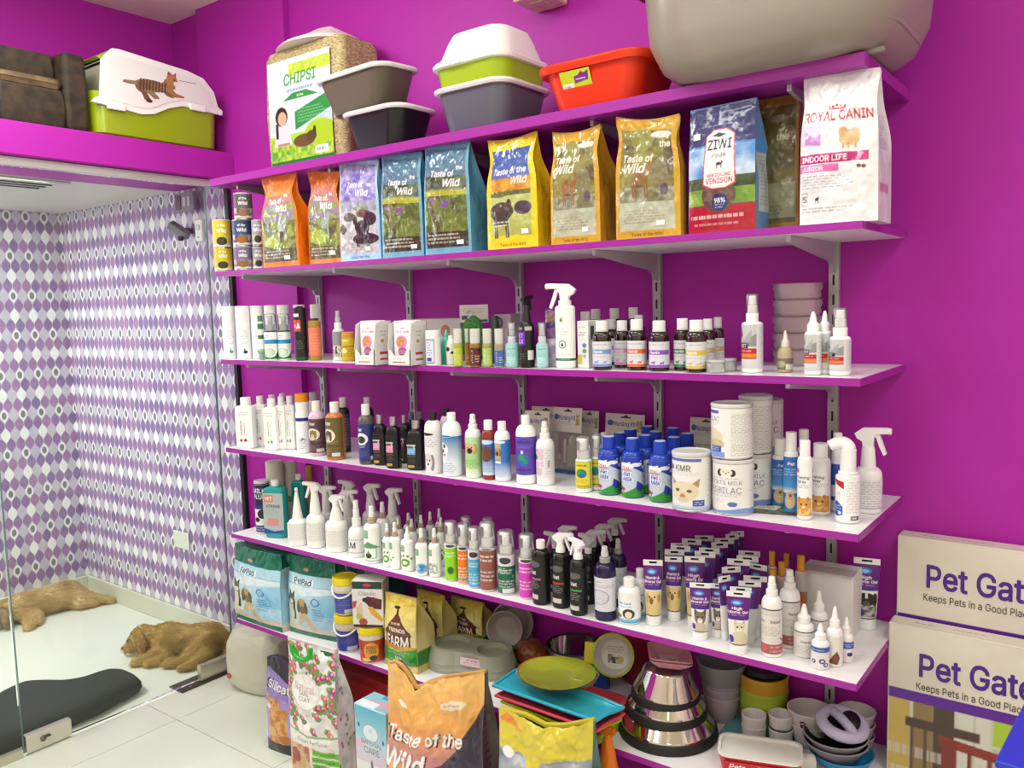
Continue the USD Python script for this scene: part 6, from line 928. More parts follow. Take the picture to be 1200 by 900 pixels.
# gel tubes
VIT = ('Vitamin &', 'Mineral Gel'); HIG = ('High', 'Calorie Gel')
def gel(px0, px1, top, base, lab, words, animal, turn=None, full=True, h=None, col='#5e1a78', animal_bg='#e6e4e0'):
    P, r, hh = where(px0, px1, base, z, top); hh = h or hh; w = (px1 - px0) / 2 * mpp(P)
    rz = facing(P) * .9 if turn is None else turn; t = thing('gel_tube', lab, 'gel tube', P, rz, 'purple gel tubes')
    hc = hh * .14; a = w * (.78 if full else .5); hs = hh * .92
    obj('cap', lathe([(a * .9, 0), (a, .001), (a * .98, hc), (a * .9, hc + .001)], 18), M('#f0f0ee', .3), t)
    n = 18; tt = np.arange(n) / n * 2 * PI; R = []
    for k in np.linspace(0, 1, 9):
        hx, hy = a * .96 + (w - a * .96) * k, max(.0009, a * .9 * (1 - k) ** .8)
        R.append(np.stack([hx * np.cos(tt), hy * np.sin(tt), np.full(n, hc + (hs - hc) * k)], 1))
    obj('tube', rings(R), M('#e9e8e6', .3), t, 50)
    obj('hang_strip', mv(box(-w * 1.02, -.001, hs - .001, w * 1.02, .001, hh), (0, 0, 0)), M('#ecebea', .35), t, False)
    obj('hang_hole', box(-w * .4, -.0013, hs + (hh - hs) * .35, w * .4, .0013, hs + (hh - hs) * .7), DARK, t, False)
    lay = [('r', 0, .56, 1, 1, col), ('g', 0, .52, 1, .60, '#3c2a9a', col), ('o', .45, .88, .2, .06, '#3f74c8'), ('o', .45, .875, .12, .03, '#9ac0ec')]
    lay += [('t', words[0], .46, .76, .055, '#ece2f0', .62), ('t', words[1], .46, .685, .055, '#ece2f0', .84), ('l', .1, .6, .86, .64, 1, '#a898dc')] if full else []
    if full: lay += [('r', .02, 0, .98, .52, animal_bg), *animal, ('r', 0, 0, 1, .02, '#4a2c20')]
    def fn(u, v):
        k = np.clip(v, 0, 1) * .99; hx, hy = a * .96 + (w - a * .96) * k + .0005, np.maximum(.0009, a * .9 * (1 - k) ** .8) + .0006; q = -PI / 2 + (u - .5) * PI * .9
        return np.stack([hx * np.cos(q) * 1.0, hy * np.sin(q), hc + .002 + (hs - hc - .003) * v], 1)
    printed('label', fn, 2 * w, hs - hc, '#e6e4e0', lay, t, PRINT(.3), .001 if full else .002)
    return t, P
LAB = [('r', .05, .02, .95, .5, '#d8c48c'), ('o', .5, .12, .4, .2, '#d4bc80'), ('o', .5, .36, .3, .13, '#dcc488'), ('o', .78, .35, .1, .09, '#b88a4c'), ('o', .24, .36, .08, .1, '#c09858'), ('o', .42, .3, .09, .07, '#7a5a40'), ('o', .34, .38, .04, .02, '#2c2018'), ('o', .56, .38, .04, .02, '#2c2018')]
CAT = [*catface(.5, .32, .3, '#7a685c', '#5c4c44', 1.6), ('o', .5, .1, .3, .12, '#c9b8a0'), ('o', .18, .12, .12, .07, '#4438a0')]
KIT = [*catface(.55, .36, .24, '#d8cdb0', '#c9b890', 1.6), ('o', .55, .14, .32, .16, '#d4c8a8'), ('o', .2, .12, .14, .08, '#4438a0')]
BDOG = [('o', .5, .36, .32, .12, '#26221f'), ('o', .2, .36, .12, .12, '#26221f'), ('o', .8, .36, .12, .12, '#26221f'), ('r', .46, .38, .54, .48, '#d8d4d0'), ('o', .5, .28, .12, .05, '#5a5250'), ('n', .2, .04, .9, .24, '#5a5654', '#b8b4b0', 150.), ('o', .24, .12, .2, .08, '#3f3a98')]
gel(755, 777, 656, 735, 'tall vitamin gel tube with a labrador, beside the lotion bottles', VIT, LAB)
gel(780, 800, 652, 729.5, 'second tall vitamin gel tube with a labrador', VIT, LAB)
gel(809, 832.5, 683, 752.5, 'vitamin gel tube with a grey cat, front row', VIT, CAT)
gel(832.5, 851, 684, -.32, 'vitamin gel tube with a grey cat, half behind the front one', VIT, CAT)
gel(852, 878.5, 693, 769, 'high calorie gel tube with a cream kitten, nearest the front edge', HIG, KIT)
gel(803, 826, 652, -.285, 'high calorie gel tube behind the grey cat tubes', HIG, LAB)
BACK = [(815, 838, 646, -.25, 0), (780, 802, 644, -.24, 0), (787, 809, 639.5, -.215, 0), (820, 843, 642, -.20, 0), (787, 807, 636.5, -.16, .1), (800, 822, 631.5, -.14, -.1), (815, 836, 627.5, -.10, .1), (834, 853, 635, -.16, .3), (838, 860, 630.5, -.11, .2), (850, 866, 625.5, -.08, .5), (856, 872, 622.5, -.045, .4),
        (853, 878, 655, -.255, 0), (864, 888, 651.5, -.2, 0), (866, 890, 645.5, -.15, 0), (846, 868, 664, -.285, .4), (841, 857, 675, -.335, .7), (850, 876, 664.5, -.225, 0), (876, 899, 661, -.21, -.4), (872, 898, 675, -.275, 0), (856, 880, 688, -.345, 0), (866, 891, 681, -.31, .1)]
for i, (a, b, tp, y, tw) in enumerate(BACK):
    P, r, hh = where(a, b, y, z, tp)
    gel(a, b, tp, y, 'purple gel tube %s' % ['right behind the high calorie tube with labrador', 'behind the second tall labrador tube', 'two back from the second tall labrador tube', 'third back in the middle file', 'fourth back in the first file', 'fifth back in the first file', 'sixth back in the first file, near the wall', 'angled, in the middle of the rear cluster', 'angled, second from the wall in the rear cluster', 'sharply angled beside the wall in the rear cluster', 'topmost against the wall in the rear cluster', 'mid row behind the cream kitten tube', 'mid row second behind the cream kitten tube', 'mid row third behind the cream kitten tube', 'angled between the cat tubes and the mid row', 'sharply angled just behind the grey cat tubes', 'in the second file above the cream kitten tube', 'angled against the gold nozzle bottles', 'behind the itch relief spray', 'directly behind the cream kitten tube', 'tucked between the cream kitten tube and the itch relief spray'][i], HIG, KIT, facing(P) * .9 + tw, False)
gel(1001, 1029, 654, 739.5, 'lone high calorie gel tube with a black dog, by the shelf end', HIG, BDOG)
# relief sprays, droppers and the box behind
REL = lambda w1, w2: [('r', 0, .97, 1, 1, '#3a3430'), ('l', .15, .84, .9, .93, 2, '#b8b0a8'), ('t', w1, .25, .72, .06, '#7a2c34', .3), ('t', w2, .64, .72, .06, '#6a5c5c', .52), ('l', .1, .4, .8, .62, 5, '#a8a09a'), ('p', [(.75, .36), (.8, .36), (.95, .26), (.9, .26)], '#3a3430'), ('r', 0, .0, 1, .22, '#a85a5c'), ('o', .25, .11, .16, .1, '#c9605c'), ('l', .5, .02, .95, .2, 2, '#d8b0ac')]
for a, b, tp, y, l in ((892.5, 916, 675.5, 771.5, 'white itch relief spray with red foot label, front one'), (913.3, 937, 667.5, 761, 'white itch relief spray with red foot label, just behind the front one')):
    bottle('mist_bottle', l, 'spray bottle', (a, b), tp, y, z, '#efeeeb', ('mist', .24, .56, '#f1f0ee', '#f1f0ee', False), .14, [(.05, .62, 210, '#dcd6d2', REL('Itch', 'Relief'))], 'white itch relief sprays', face=-4, nres=.001)
for a, b, tp, y, l in ((899, 910, 645.5, -.19, 'clear bottle with red collar and gold nozzle, first behind the itch relief sprays'), (916, 926, 648.5, -.16, 'clear bottle with red collar and gold nozzle, rear middle'), (910, 921, 658, -.225, 'clear bottle with red collar and gold nozzle, lower front one'), (931, 945, 650.5, -.19, 'clear bottle with red collar and gold nozzle, beside the white carton'), (900, 911, 667, -.26, 'clear bottle with red collar and gold nozzle, nearest the gel tubes')):
    t, P, r, h = bottle('nozzle_bottle', l, 'bottle', (a, b), tp, y, z, '#c9c4c0', ('screw', .19, .62, M('#c98a1c', .3)), .06, [(.1, .55, 170, '#8a6a4c', [('o', .5, .6, .3, .3, '#b8502c'), ('o', .5, .3, .26, .2, '#b89a3c')])], 'gold nozzle bottles with red collars', mat=CLEAR('#d8d4d0', .6))
    obj('collar', cyl(r * .72, h * .69, h * .815, 16), M('#d02818', .3), t)
def drop_(px, tp, y, lab, lay, z1=.515, bc='#e4e0dc', **k): bottle('dropper_bottle', lab, 'dropper bottle', px, tp, y, z, '#f0efed', ('drop', .36, .62, '#f2f1ef'), .12, [(.05, z1, 210, bc, lay)], rough=.3, nres=.001, **k)
THE = [('r', 0, .96, 1, 1, '#3a3430'), ('l', .2, .8, .8, .9, 1, '#b0a8a0'), ('t', 'Ear', .15, .58, .1, '#7a2c34', .24), ('t', 'Therapy', .6, .58, .1, '#6a5c60', .62), ('l', .1, .1, .85, .46, 5, '#a8a29c')]
drop_((930.5, 953.5), 707.5, 772, 'white ear therapy dropper bottle, front one', THE)
drop_((949.5, 969), 692, -.25, 'white dropper bottle against the white carton', THE)
EYE = [('r', 0, .76, 1, 1, '#3f5cb0'), ('l', .2, .8, .7, .92, 1, '#c9d0ec'), ('O', .3, .3, .08, .1, '#28347c', .4), ('O', .58, .34, .1, .12, '#28347c', .5), ('O', .7, .16, .09, .1, '#28347c', .5)]
drop_((951, 971), 730.5, 786, 'small white dropper bottle with a blue band and rings, in front', EYE, .52)
drop_((968.5, 987), 710.5, 782.5, 'white dropper bottle with a brown dog print', [('o', .12, .25, .1, .09, '#28347c'), ('p', [(.3, .05), (.62, .0), (.7, .25), (.6, .5), (.45, .3)], '#7a4434'), ('l', .02, .3, .1, .9, 8, '#7a7a8a')], .52)
drop_((983.5, 999.5), 722.8, 777.5, 'small white dropper bottle with blue band and brown pet, by the shelf end', [('r', 0, .62, 1, .96, '#3f5cb0'), ('l', .3, .68, .8, .88, 2, '#c9d0ec'), ('p', [(0, .0), (.3, .0), (.4, .5), (.3, .66), (.15, .5)], '#6a4830'), ('o', .66, .34, .12, .1, '#28347c')], .5)
P = np.array([xat(973, -.12, z), -.12, z]); hb = zat(669, P[0], P[1] - .03) - z
t = thing('white_carton', 'open white carton standing behind the droppers', 'carton', (P[0], P[1], z), .02); wq = 60 * mpp(P) / 2
obj('panel', mv(rbox(wq * 2, .09, hb, .002, .0015), (0, .0, 0)), M('#dcd8d6', .4), t); obj('lid_flap', rot(box(-wq, -.055, hb, wq, -.001, hb + .002), (1, 0, 0), 0.0), M('#b9b0ae', .4), t, False)
# ================================================================ lowest shelf: training pads, buckets, bird food, bowls
z = ZF
PAD = [('r', 0, .8, 1, 1, '#0f6a52'), ('g', 0, .12, 1, .8, '#cfe3ec', '#a9d4e6'), ('p', [(.2, .12), (1, .12), (1, .62), (.7, .6), (.35, .3)], '#a8d2ea'), ('g', .62, .3, 1, .66, '#7cc0e4', '#a4d2ec'), ('r', 0, .64, 1, .67, '#7cc0dc'), ('p', [(0, .5), (.6, .56), (1, .6), (1, .66), (0, .66)], '#d8e8ee'), ('p', [(0, .08), (1, .02), (1, .14), (.4, .12), (0, .2)], '#d4cab8'), ('r', 0, 0, 1, .07, '#0f6a52'),
       ('t', 'PetPad', .38, .715, .085, '#f4f6f6', .52, .1), ('t', 'PetPad', .38, .715, .07, '#2a3438', .47, .1), ('o', .42, .86, .06, .02, '#c98a80'), ('O', .66, .48, .08, .05, '#3a4a90', .8), ('l', .58, .24, .82, .4, 5, '#4a5a98'),
       ('p', [(.02, .12), (.2, .12), (.22, .44), (.12, .56), (.03, .46)], '#d4d4b8'), ('o', .1, .46, .09, .07, '#4c4c3c'), ('p', [(.04, .5), (.06, .6), (.12, .52)], '#3a3a30'), ('p', [(.12, .52), (.2, .58), (.18, .48)], '#3a3a30'), ('r', .15, .2, .2, .44, '#3f3d34'), ('o', .1, .43, .05, .03, '#e4e2cc'), ('o', .36, .4, .12, .1, '#b89a68'), ('o', .28, .38, .04, .08, '#6a5638'), ('o', .45, .38, .04, .08, '#6a5638'), ('o', .37, .35, .06, .05, '#7a6448'), ('p', [(.26, .12), (.3, .3), (.44, .3), (.66, .1), (.54, .08), (.42, .22)], '#cdb688')]
def pads(lab, x0, x1, yf, h, d, rz, side=()):
    t = bag('training_pad_bag', lab, 'training pad pack', x0, x1, yf, z, h, h, d, PAD, side, fb='#a9d4e6', sb='#0f6a52', pinch=.0, bulge=.022, seed=41 + int(x0 * 10), rz=rz, topd=.05, crink=.003, res=.0017)
    return t
TOPG = M('#0f6a52', .2)
x0, x1 = xat(276, -.40, z), xat(331, -.40, z)
pads('green topped training pad pack with two puppies, at the kennel end', x0, x1, -.398, .285, .15, .0, [('g', 0, .08, 1, .8, '#8cc8e4', '#bcdce8'), ('p', [(0, 0), (1, 0), (1, .14), (0, .1)], '#d4cab8'), ('l', .2, .3, .8, .6, 8, '#7aa8c0')])
x0, x1 = xat(342, -.365, z), xat(390, -.365, z)
pads('green topped training pad pack with two puppies, beside the yellow lidded buckets', x0, x1, -.358, .285, .13, .12, [('g', 0, .08, 1, .8, '#7cbade', '#a8d0e4'), ('l', .1, .25, .9, .65, 10, '#3a5a70'), ('n', 0, .08, 1, .4, '#5c9cc8', '#9cc8e0', 40.), ('r', 0, 0, 1, .08, '#0f6a52')])
x0, x1 = xat(404, -.19, z), xat(448, -.19, z)
pads('green topped training pad pack rearmost behind the parrot box', x0, x1, -.18, .285, .12, .0)
def bucket(lab, px0, px1, base, h, body, prints, P=None, handle=True, top=None):
    Q, r, hh = where(px0, px1, base, z, top)
    if P is not None: Q = np.array(P)
    h = h or hh; t = thing('food_bucket', lab, 'bucket', Q, 0)
    obj('tub', lathe([(r * .8, 0), (r * .84, .003), (r * .96, h * .74), (r * .98, h * .86), (r * .9, h * .86)], 28), M('#dcd4c4', .35), t)
    obj('lid', lathe([(r * .98, h * .8), (r * 1.03, h * .82), (r * 1.04, h * .95), (r * 1.0, h), (r * .93, h), (r * .9, h * .975), (.001, h * .975)], 28), M('#e4cc14', .3), t)
    printed('label', wrap(r * .845 + .0006, h * .05, h * .66, 4.4, facing(Q) * .8, 1., r * .95 + .0006), r * 4.2, h * .6, body, prints, t, PRINT(.35), .0015)
    if handle:
        a = np.linspace(0, PI, 20); f = facing(Q) - .5
        obj('handle', rotz(tube(np.stack([r * 1.03 * np.cos(a), -np.sin(a) * r * 1.06, h * .78 - np.sin(a) * h * .28], 1), .0035, 8), f), M('#d8d8dc', .3), t)
    return t, Q, r, h
BLUP = [('r', 0, 0, 1, .95, '#2f3494'), ('n', 0, 0, 1, .95, '#2c2f8c', '#4a52ac', 20.), ('l', .2, .35, .8, .85, 5, '#7a82c8'), ('r', .5, .02, .72, .2, '#c9cce0'), ('r', 0, .92, 1, 1, '#d8c8a8')]
_, Q, r, h = bucket('blue bucket with yellow lid and white handle, lower of two', 394, 425, 766, None, '#2f3494', BLUP, top=718)
bucket('blue bucket with yellow lid and white handle, stacked on the other', 392, 420, 760, h * 1.02, '#2f3494', BLUP, P=(Q[0] - .006, Q[1], z + h + .001))
_, Q, r, h = bucket('red labelled bucket with yellow lid under the parrot box', 421, 453, 779.5, None, '#b83024', [('n', 0, 0, 1, 1, '#b02a20', '#cc4a34', 20.), ('o', .52, .5, .14, .42, '#dca03c'), ('t', 'BIRD', .52, .68, .14, '#7a2c18', .18), ('t', 'FOOD', .52, .5, .14, '#7a2c18', .18), ('o', .56, .2, .08, .12, '#4a3a5a'), ('o', .4, .12, .1, .08, '#e8c86a'), ('l', .1, .2, .35, .7, 4, '#e0a890')], None, False, 731)
P = (Q[0] + .004, Q[1], z + h + .001); w = .105; hb = .155
t = carton('bird_food_box', 'bird food box with a toucan, standing on the red bucket', 'bird food box', P, .105, .07, zat(680, P[0], P[1] - .03) - P[2], .5, '#d8d4d0', [('f', '#dcd8d6', [('r', 0, .84, 1, 1, '#1f3a34'), ('o', .5, .92, .14, .04, '#b83a3c'), ('t', 'Classic', .5, .74, .08, '#4a5a6a', .6, .1, True), ('p', [(.35, .6), (.5, .68), (.98, .62), (.95, .4), (.6, .42)], '#4a2024'), ('o', .42, .6, .09, .05, '#2a2426'), ('p', [(.5, .44), (.66, .46), (1, .2), (.95, .12), (.6, .3)], '#d8a81c'), ('p', [(.1, .42), (.3, .56), (.36, .2), (.2, .1)], '#cfc0a0'), ('p', [(0, .56), (.16, .58), (.1, .44), (0, .4)], '#b83a34'), ('o', .2, .24, .1, .07, '#a8b84a'), ('o', .34, .12, .14, .08, '#a84a28'), ('o', .7, .62, .06, .05, '#7a2c38'), ('o', .84, .56, .06, .05, '#6a2430'), ('r', 0, 0, 1, .06, '#3a241c')]), ('r', '#c9c4c2', [('l', .2, .2, .8, .7, 8, '#8a8a8a')])])
# bird food bags
FARM = [('n', 0, .82, 1, 1, '#d8b82c', '#e6d060', 60.), ('r', 0, .0, 1, .06, '#d8b02c'), ('n', 0, .0, 1, .1, '#c9a42c', '#e8d890', 80.), ('g', 0, .3, 1, .9, '#e6d9a4', '#e0cc60'), ('p', [(.08, .5), (.5, .8), (.92, .5)], '#5a2a1c'), ('r', .14, .36, .86, .56, '#5a2a1c'), ('p', [(.18, .5), (.5, .74), (.82, .5)], '#6e3826'), ('t', 'FRIENDS', .5, .565, .05, '#f0ead8', .56), ('t', 'FARM', .5, .42, .13, '#f4f0e4', .62), ('l', .35, .62, .65, .68, 1, '#e8dcc4'), ('r', .48, .78, .52, .85, '#2c2018'), ('o', .46, .86, .1, .02, '#2c2018'), ('n', .0, .3, 1, .36, '#d8a03c', '#c9782c', 40.),
        ('p', [(0, .1), (1, .1), (1, .34), (.5, .28), (0, .3)], '#3a9a34'), ('l', .2, .22, .85, .3, 2, '#b8dca0'), ('t', 'MIX', .5, .17, .045, '#e4f0d8', .3), ('l', .25, .12, .7, .15, 1, '#cfe8b8')]
def farm(lab, a, b, base, tl, tr_, gpx, yf, D=.10, rz=0.): return bagpx('bird_food_bag', lab, 'bird food bag', a, b, base, tl, tr_, gpx, z, FARM, [('g', 0, .3, 1, .9, '#d8c88c', '#c9b45c'), ('r', 0, .1, 1, .3, '#2f7a2c')], yf=yf, fb='#e0cc60', sb='#cbb766', pinch=.03, bulge=.02, seed=50 + int(a) % 7, D=D, crink=.005, topd=.012)
farm('yellow and green bird food bag with barn logo, front one', 452, 490, 785, 692, 701, None, -.375, .085)
farm('yellow bird food bag with barn logo, behind the front one', 489, 520, 760, 689, 697, None, -.235, .075)
farm('yellow bird food bag with barn logo, beside the standing grey dishes', 528, 566, 760, 697, 706, None, -.125, .08)
# double bowls
def dbl(lab, P, rz, top):
    o = Polygon(); a = shapely.Point(-.075, 0).buffer(.073, 24); b = shapely.Point(.078, 0).buffer(.066, 24); o = shapely.union(shapely.union(a, b), Polygon([(-.06, -.06), (.06, -.058), (.06, .058), (-.06, .06)])).buffer(.012).buffer(-.012)
    def man(poly, h, sc=1.): return manifold3d.Manifold.extrude(manifold3d.CrossSection([np.array(shapely.geometry.polygon.orient(p).exterior.coords)[:-1] for p in [poly]]), h, 6, 0, (sc, sc))
    m = man(o.buffer(.008), .046, .9)
    if top:
        for c, r in ((-.072, .060), (.074, .053)): m -= manifold3d.Manifold.cylinder(.05, r * .80, r, 32).translate((c, 0, .010))
    else: m -= manifold3d.Manifold.extrude(manifold3d.CrossSection([np.array(shapely.geometry.polygon.orient(o.buffer(-.012)).exterior.coords)[:-1]]), .06).translate((0, 0, .040))
    t = thing('double_bowl', lab, 'pet bowl', P, rz, 'sage double pet bowls'); obj('bowl', m, M('#a9ac98', .35, bump=.1, bscale=200.), t, 30); return t
P = hit(541, 794, 2, z) + np.array([-.02, .075, 0]); P[2] = z
for k in range(4):
    t = dbl(['sage green double pet bowl, lowest of the stack of four', 'sage green double pet bowl, second from the bottom', 'sage green double pet bowl, third from the bottom', 'sage green double pet bowl on top, with a pink price label'][k], (P[0] + .003 * (k % 2), P[1], z + (.0 if k == 0 else (.0095 * k + .0005))), .18 + .01 * k, k == 3)
w = .085; g, c = sheet(lambda u, v: np.stack([.035 + (u - .5) * w, -.0735 + .006 * v + .003 * ((u - .5) * 2) ** 2, .008 + .028 * v], 1), w, .034, '#e4d0d4', [('r', 0, 0, 1, .08, '#b84a5a'), ('r', 0, .92, 1, 1, '#b84a5a'), ('t', 'PET BOWL', .5, .66, .2, '#a83a4a', .5), ('l', .15, .2, .9, .5, 2, '#8a8088'), ('p', [(.86, .2), (.96, .3), (.9, .4)], '#a83a4a')]); obj('price_label', g, PRINT(.4), t, True, c)
# round dishes leaning on edge at the wall
def dish(name, lab, cat, P, prof, mat, tilt=None, rz=0., n=32, group=None):
    t = thing(name, lab, cat, P, rz, group)
    if tilt: UsdGeom.Xformable(t).AddRotateXYZOp().Set(Gf.Vec3f(*[math.degrees(a) for a in tilt]))
    obj('bowl', lathe(prof, n), mat, t); return t
GB = M('#b4aca8', .35)
for k, (px, l, rr) in enumerate(((593, 'pale grey round dish standing on edge, front one by the third upright', .062), (602, 'pale grey round dish standing on edge behind the front one', .072))):
    y = -.085 + .04 * k; P = (xat(px, y, z + .1), y, z + rr + .03); dish('round_dish', l, 'pet bowl', P, bowl_profile(rr, .04, rr * .62, .005), GB, (PI / 2 - .12, 0, 0), .5)
P = (xat(606, -.10, z), -.10, z); t = thing('jar', 'dark green jar under the standing dishes', 'jar', P); obj('jar', lathe([(.03, 0), (.036, .004), (.036, .03), (.03, .038)], 20), M('#1f3a1c', .2), t); obj('lid', cyl(.034, .038, .046, 20), M('#2c4a28', .3), t)
# brown bag, clear plates
g = tm(trimesh.creation.icosphere(4, 1.)); v = g[0] * [.06, .05, .045] * (1 + .3 * (meshkit.fbm(g[0] * 3.1, 3)[:, None] - .5)); v[:, 2] = np.maximum(v[:, 2] + .04, 0)
P = (xat(624, -.115, z), -.115, z); t = thing('treat_bag', 'crumpled translucent brown bag behind the clear plates', 'bag', P); obj('film', (v, g[1]), CLEAR('#9a4a24', .6, .12), t); obj('contents', (v * [.85, .85, .8] + [0, 0, .004], g[1]), NOISY('#5a2c16', '#8a4c28', 40., .7), t)
P0 = hit(648, 812, 2, z + .075); P0[2] = z + .0
# pile of flexible trays; tubs under them carry the pile
sup = [(0, '#b8c81e', 'lime feeding tub under the tray pile, lower'), (.034, '#d84a5c', 'coral feeding tub under the tray pile, upper')]
PT = hit(668, 835, 2, z + .07); PT[1] += .03
for dz, c, l in sup: t = thing('feeding_tub', l, 'tub', (PT[0] - .02, PT[1] + .05, z + dz)); obj('tub', loft([(.1, .08, .03, 0), (.11, .09, .035, .004), (.115, .095, .035, .032), (.105, .085, .03, .032), (.1, .08, .03, .006)], 6), M(c, .3), t)
def mat_tray(lab, c4, zs, col, sag=.012, rough=.18):
    """A soft tray: four corners in pixel columns and rows, taken on planes of the heights zs, with its edge turned up."""
    C = [hit(px, py, 2, zq) for (px, py), zq in zip(c4, zs)]
    O = sum(C) / 4; t = thing('soft_tray', lab, 'soft tray', O)
    def fn(u, v):
        a = ((1 - u) * (1 - v))[:, None] * (C[0] - O) + (u * (1 - v))[:, None] * (C[1] - O) + (u * v)[:, None] * (C[2] - O) + ((1 - u) * v)[:, None] * (C[3] - O)
        e = np.minimum(np.minimum(u, 1 - u), np.minimum(v, 1 - v)); a = a.copy()
        a[:, 2] += -sag * np.clip(e * 7, 0, 1) + .004 * np.sin(u * 7) * np.sin(v * 5) ; return a
    nu = 26; uu, vv = np.meshgrid(np.linspace(0, 1, nu), np.linspace(0, 1, nu)); U, V = uu.ravel(), vv.ravel(); A = fn(U, V); B = A - [0, 0, .004]
    q = (np.arange(nu - 1)[:, None] * nu + np.arange(nu - 1)).ravel(); f = np.vstack([np.stack([q, q + 1, q + nu + 1], 1), np.stack([q, q + nu + 1, q + nu], 1)]); N = nu * nu
    bd = np.concatenate([np.arange(nu), np.arange(1, nu) * nu + nu - 1, (nu - 1) * nu + np.arange(nu - 2, -1, -1), np.arange(nu - 2, 0, -1) * nu]); nb = np.roll(bd, -1)
    F = np.vstack([f, f[:, ::-1] + N, np.stack([bd, bd + N, nb + N], 1), np.stack([bd, nb + N, nb], 1)])
    m = trimesh.Trimesh(np.vstack([A, B]), F, process=False)
    if m.volume < 0: F = F[:, ::-1]
    obj('tray', (np.vstack([A, B]), F), M(col, rough), t, 50); rim = np.vstack([fn(np.linspace(0, 1, 20), np.zeros(20)), fn(np.ones(20), np.linspace(0, 1, 20))[1:], fn(np.linspace(1, 0, 20), np.ones(20))[1:], fn(np.zeros(20), np.linspace(1, 0, 20))[1:-1]])
    obj('rim', tube(rim, .0045, 8, True), M(col, rough), t)
mat_tray('lime soft tray, lowest of the three stacked soft trays', [(588, 822), (690, 862), (728, 842), (640, 808)], [z + .085, z + .08, z + .075, z + .075], '#b4c81c')
mat_tray('coral pink soft tray between the lime and turquoise ones', [(581, 815), (700, 857), (731, 836), (625, 796)], [z + .108, z + .103, z + .098, z + .098], '#d0485c')
mat_tray('turquoise soft tray on top of the coral one', [(578, 803), (698, 845), (731, 828), (604, 785)], [z + .131, z + .128, z + .121, z + .121], '#35a9c4')
zt = z + .131
for k, (c, l) in enumerate((('#f2a038', 'clear amber plate, lowest on the turquoise tray'), ('#dde050', 'clear lime plate, middle one on the turquoise tray'), ('#d4da48', 'clear pale lime plate, topmost on the turquoise tray'))):
    P = hit(645 + k * 3, 802, 2, zt + .012 * k); dish('clear_plate', l, 'plate', (P[0] - .01, P[1] + .03, zt + .004 + .012 * k), [(.05, 0), (.065, .002), (.1, .014), (.102, .016), (.098, .017), (.064, .005), (.001, .004)], CLEAR(c, .38, .08), (.0, .06 - .03 * k, 0), 0, 36, 'clear coloured plates')
P = hit(681, 806, 2, zt); dish('glass_bowl', 'small clear bowl on the corner of the turquoise tray', 'bowl', (P[0], P[1] + .015, zt + .004), bowl_profile(.042, .03, .022, .004), CLEAR('#d8c8a8', .4, .06))
P = (xat(674, -.095, z), -.095, z + .0)
t = thing('steel_bowl', 'steel bowl with a black rim standing behind the clear plates', 'pet bowl', (P[0], -.10, z)); obj('bowl', lathe(bowl_profile(.085, .1, .06, .003), 32), M('#b8b4b0', .12, 1.), t); obj('rim', tube([(.085 * math.cos(a), .085 * math.sin(a), .1) for a in np.linspace(0, 2 * PI, 40, endpoint=False)], .004, 8, True), DARK, t)
# tilted collar bowl, red sieve
P = np.array([xat(722, -.16, z + .13), -.16, z + .135])
t = thing('fabric_bowl', 'lime green travel bowl tipped up, white inside with printed dogs', 'travel bowl', P, .35); UsdGeom.Xformable(t).AddRotateXOp().Set(70.)
obj('shell', lathe([(.03, 0), (.045, .003), (.056, .03), (.060, .052), (.062, .056), (.056, .058)], 32, 1., True, False), M('#b4cc1c', .4), t); obj('lining', lathe([(.056, .0575), (.050, .03), (.042, .014), (.02, .010), (.001, .0098)], 32, 1., False, True), M('#dcd8d4', .35), t)
g, c = sheet(lambda u, v: np.stack([(u - .5) * .07, (v - .5) * .07, np.full(len(u), .0155)], 1), .07, .07, '#dcd8d4', [('l', .15, .55, .85, .85, 3, '#a87a4a'), ('n', .2, .15, .8, .5, '#3c3a36', '#e0d8cc', 120.), ('o', .75, .3, .12, .14, '#c9a84a')]); obj('print', g, PRINT(.4), t, True, c)
obj('strap', box(-.085, -.03, .02, -.055, .03, .05), M('#d8c81c', .4), t, False)
P = (xat(704, -.13, z), -.125, z); t = thing('plastic_clip_block', 'bright green and blue plastic holder beside the travel bowl', 'holder', P, .3); obj('holder', mv(rbox(.05, .03, .06, .008, .004), (0, 0, .0)), M('#1c4aa4', .4), t); obj('top', mv(rbox(.075, .035, .05, .012, .005), (.01, 0, .06)), M('#4aa82c', .4), t)
P = (xat(750, -.05, z + .1), -.05, z + .09); t = thing('sieve', 'translucent red round sieve leaning on the wall behind the steel bowls', 'sieve', P, 0); UsdGeom.Xformable(t).AddRotateXOp().Set(82.)
obj('mesh_disc', lathe([(.088, 0), (.09, .004), (.075, .012), (.001, .014)], 36), CLEAR('#c02a4a', .5, .2), t); obj('rim', tube([(.09 * math.cos(a), .09 * math.sin(a), 0) for a in np.linspace(0, 2 * PI, 40, endpoint=False)], .004, 8, True), M('#a82a44', .3), t)
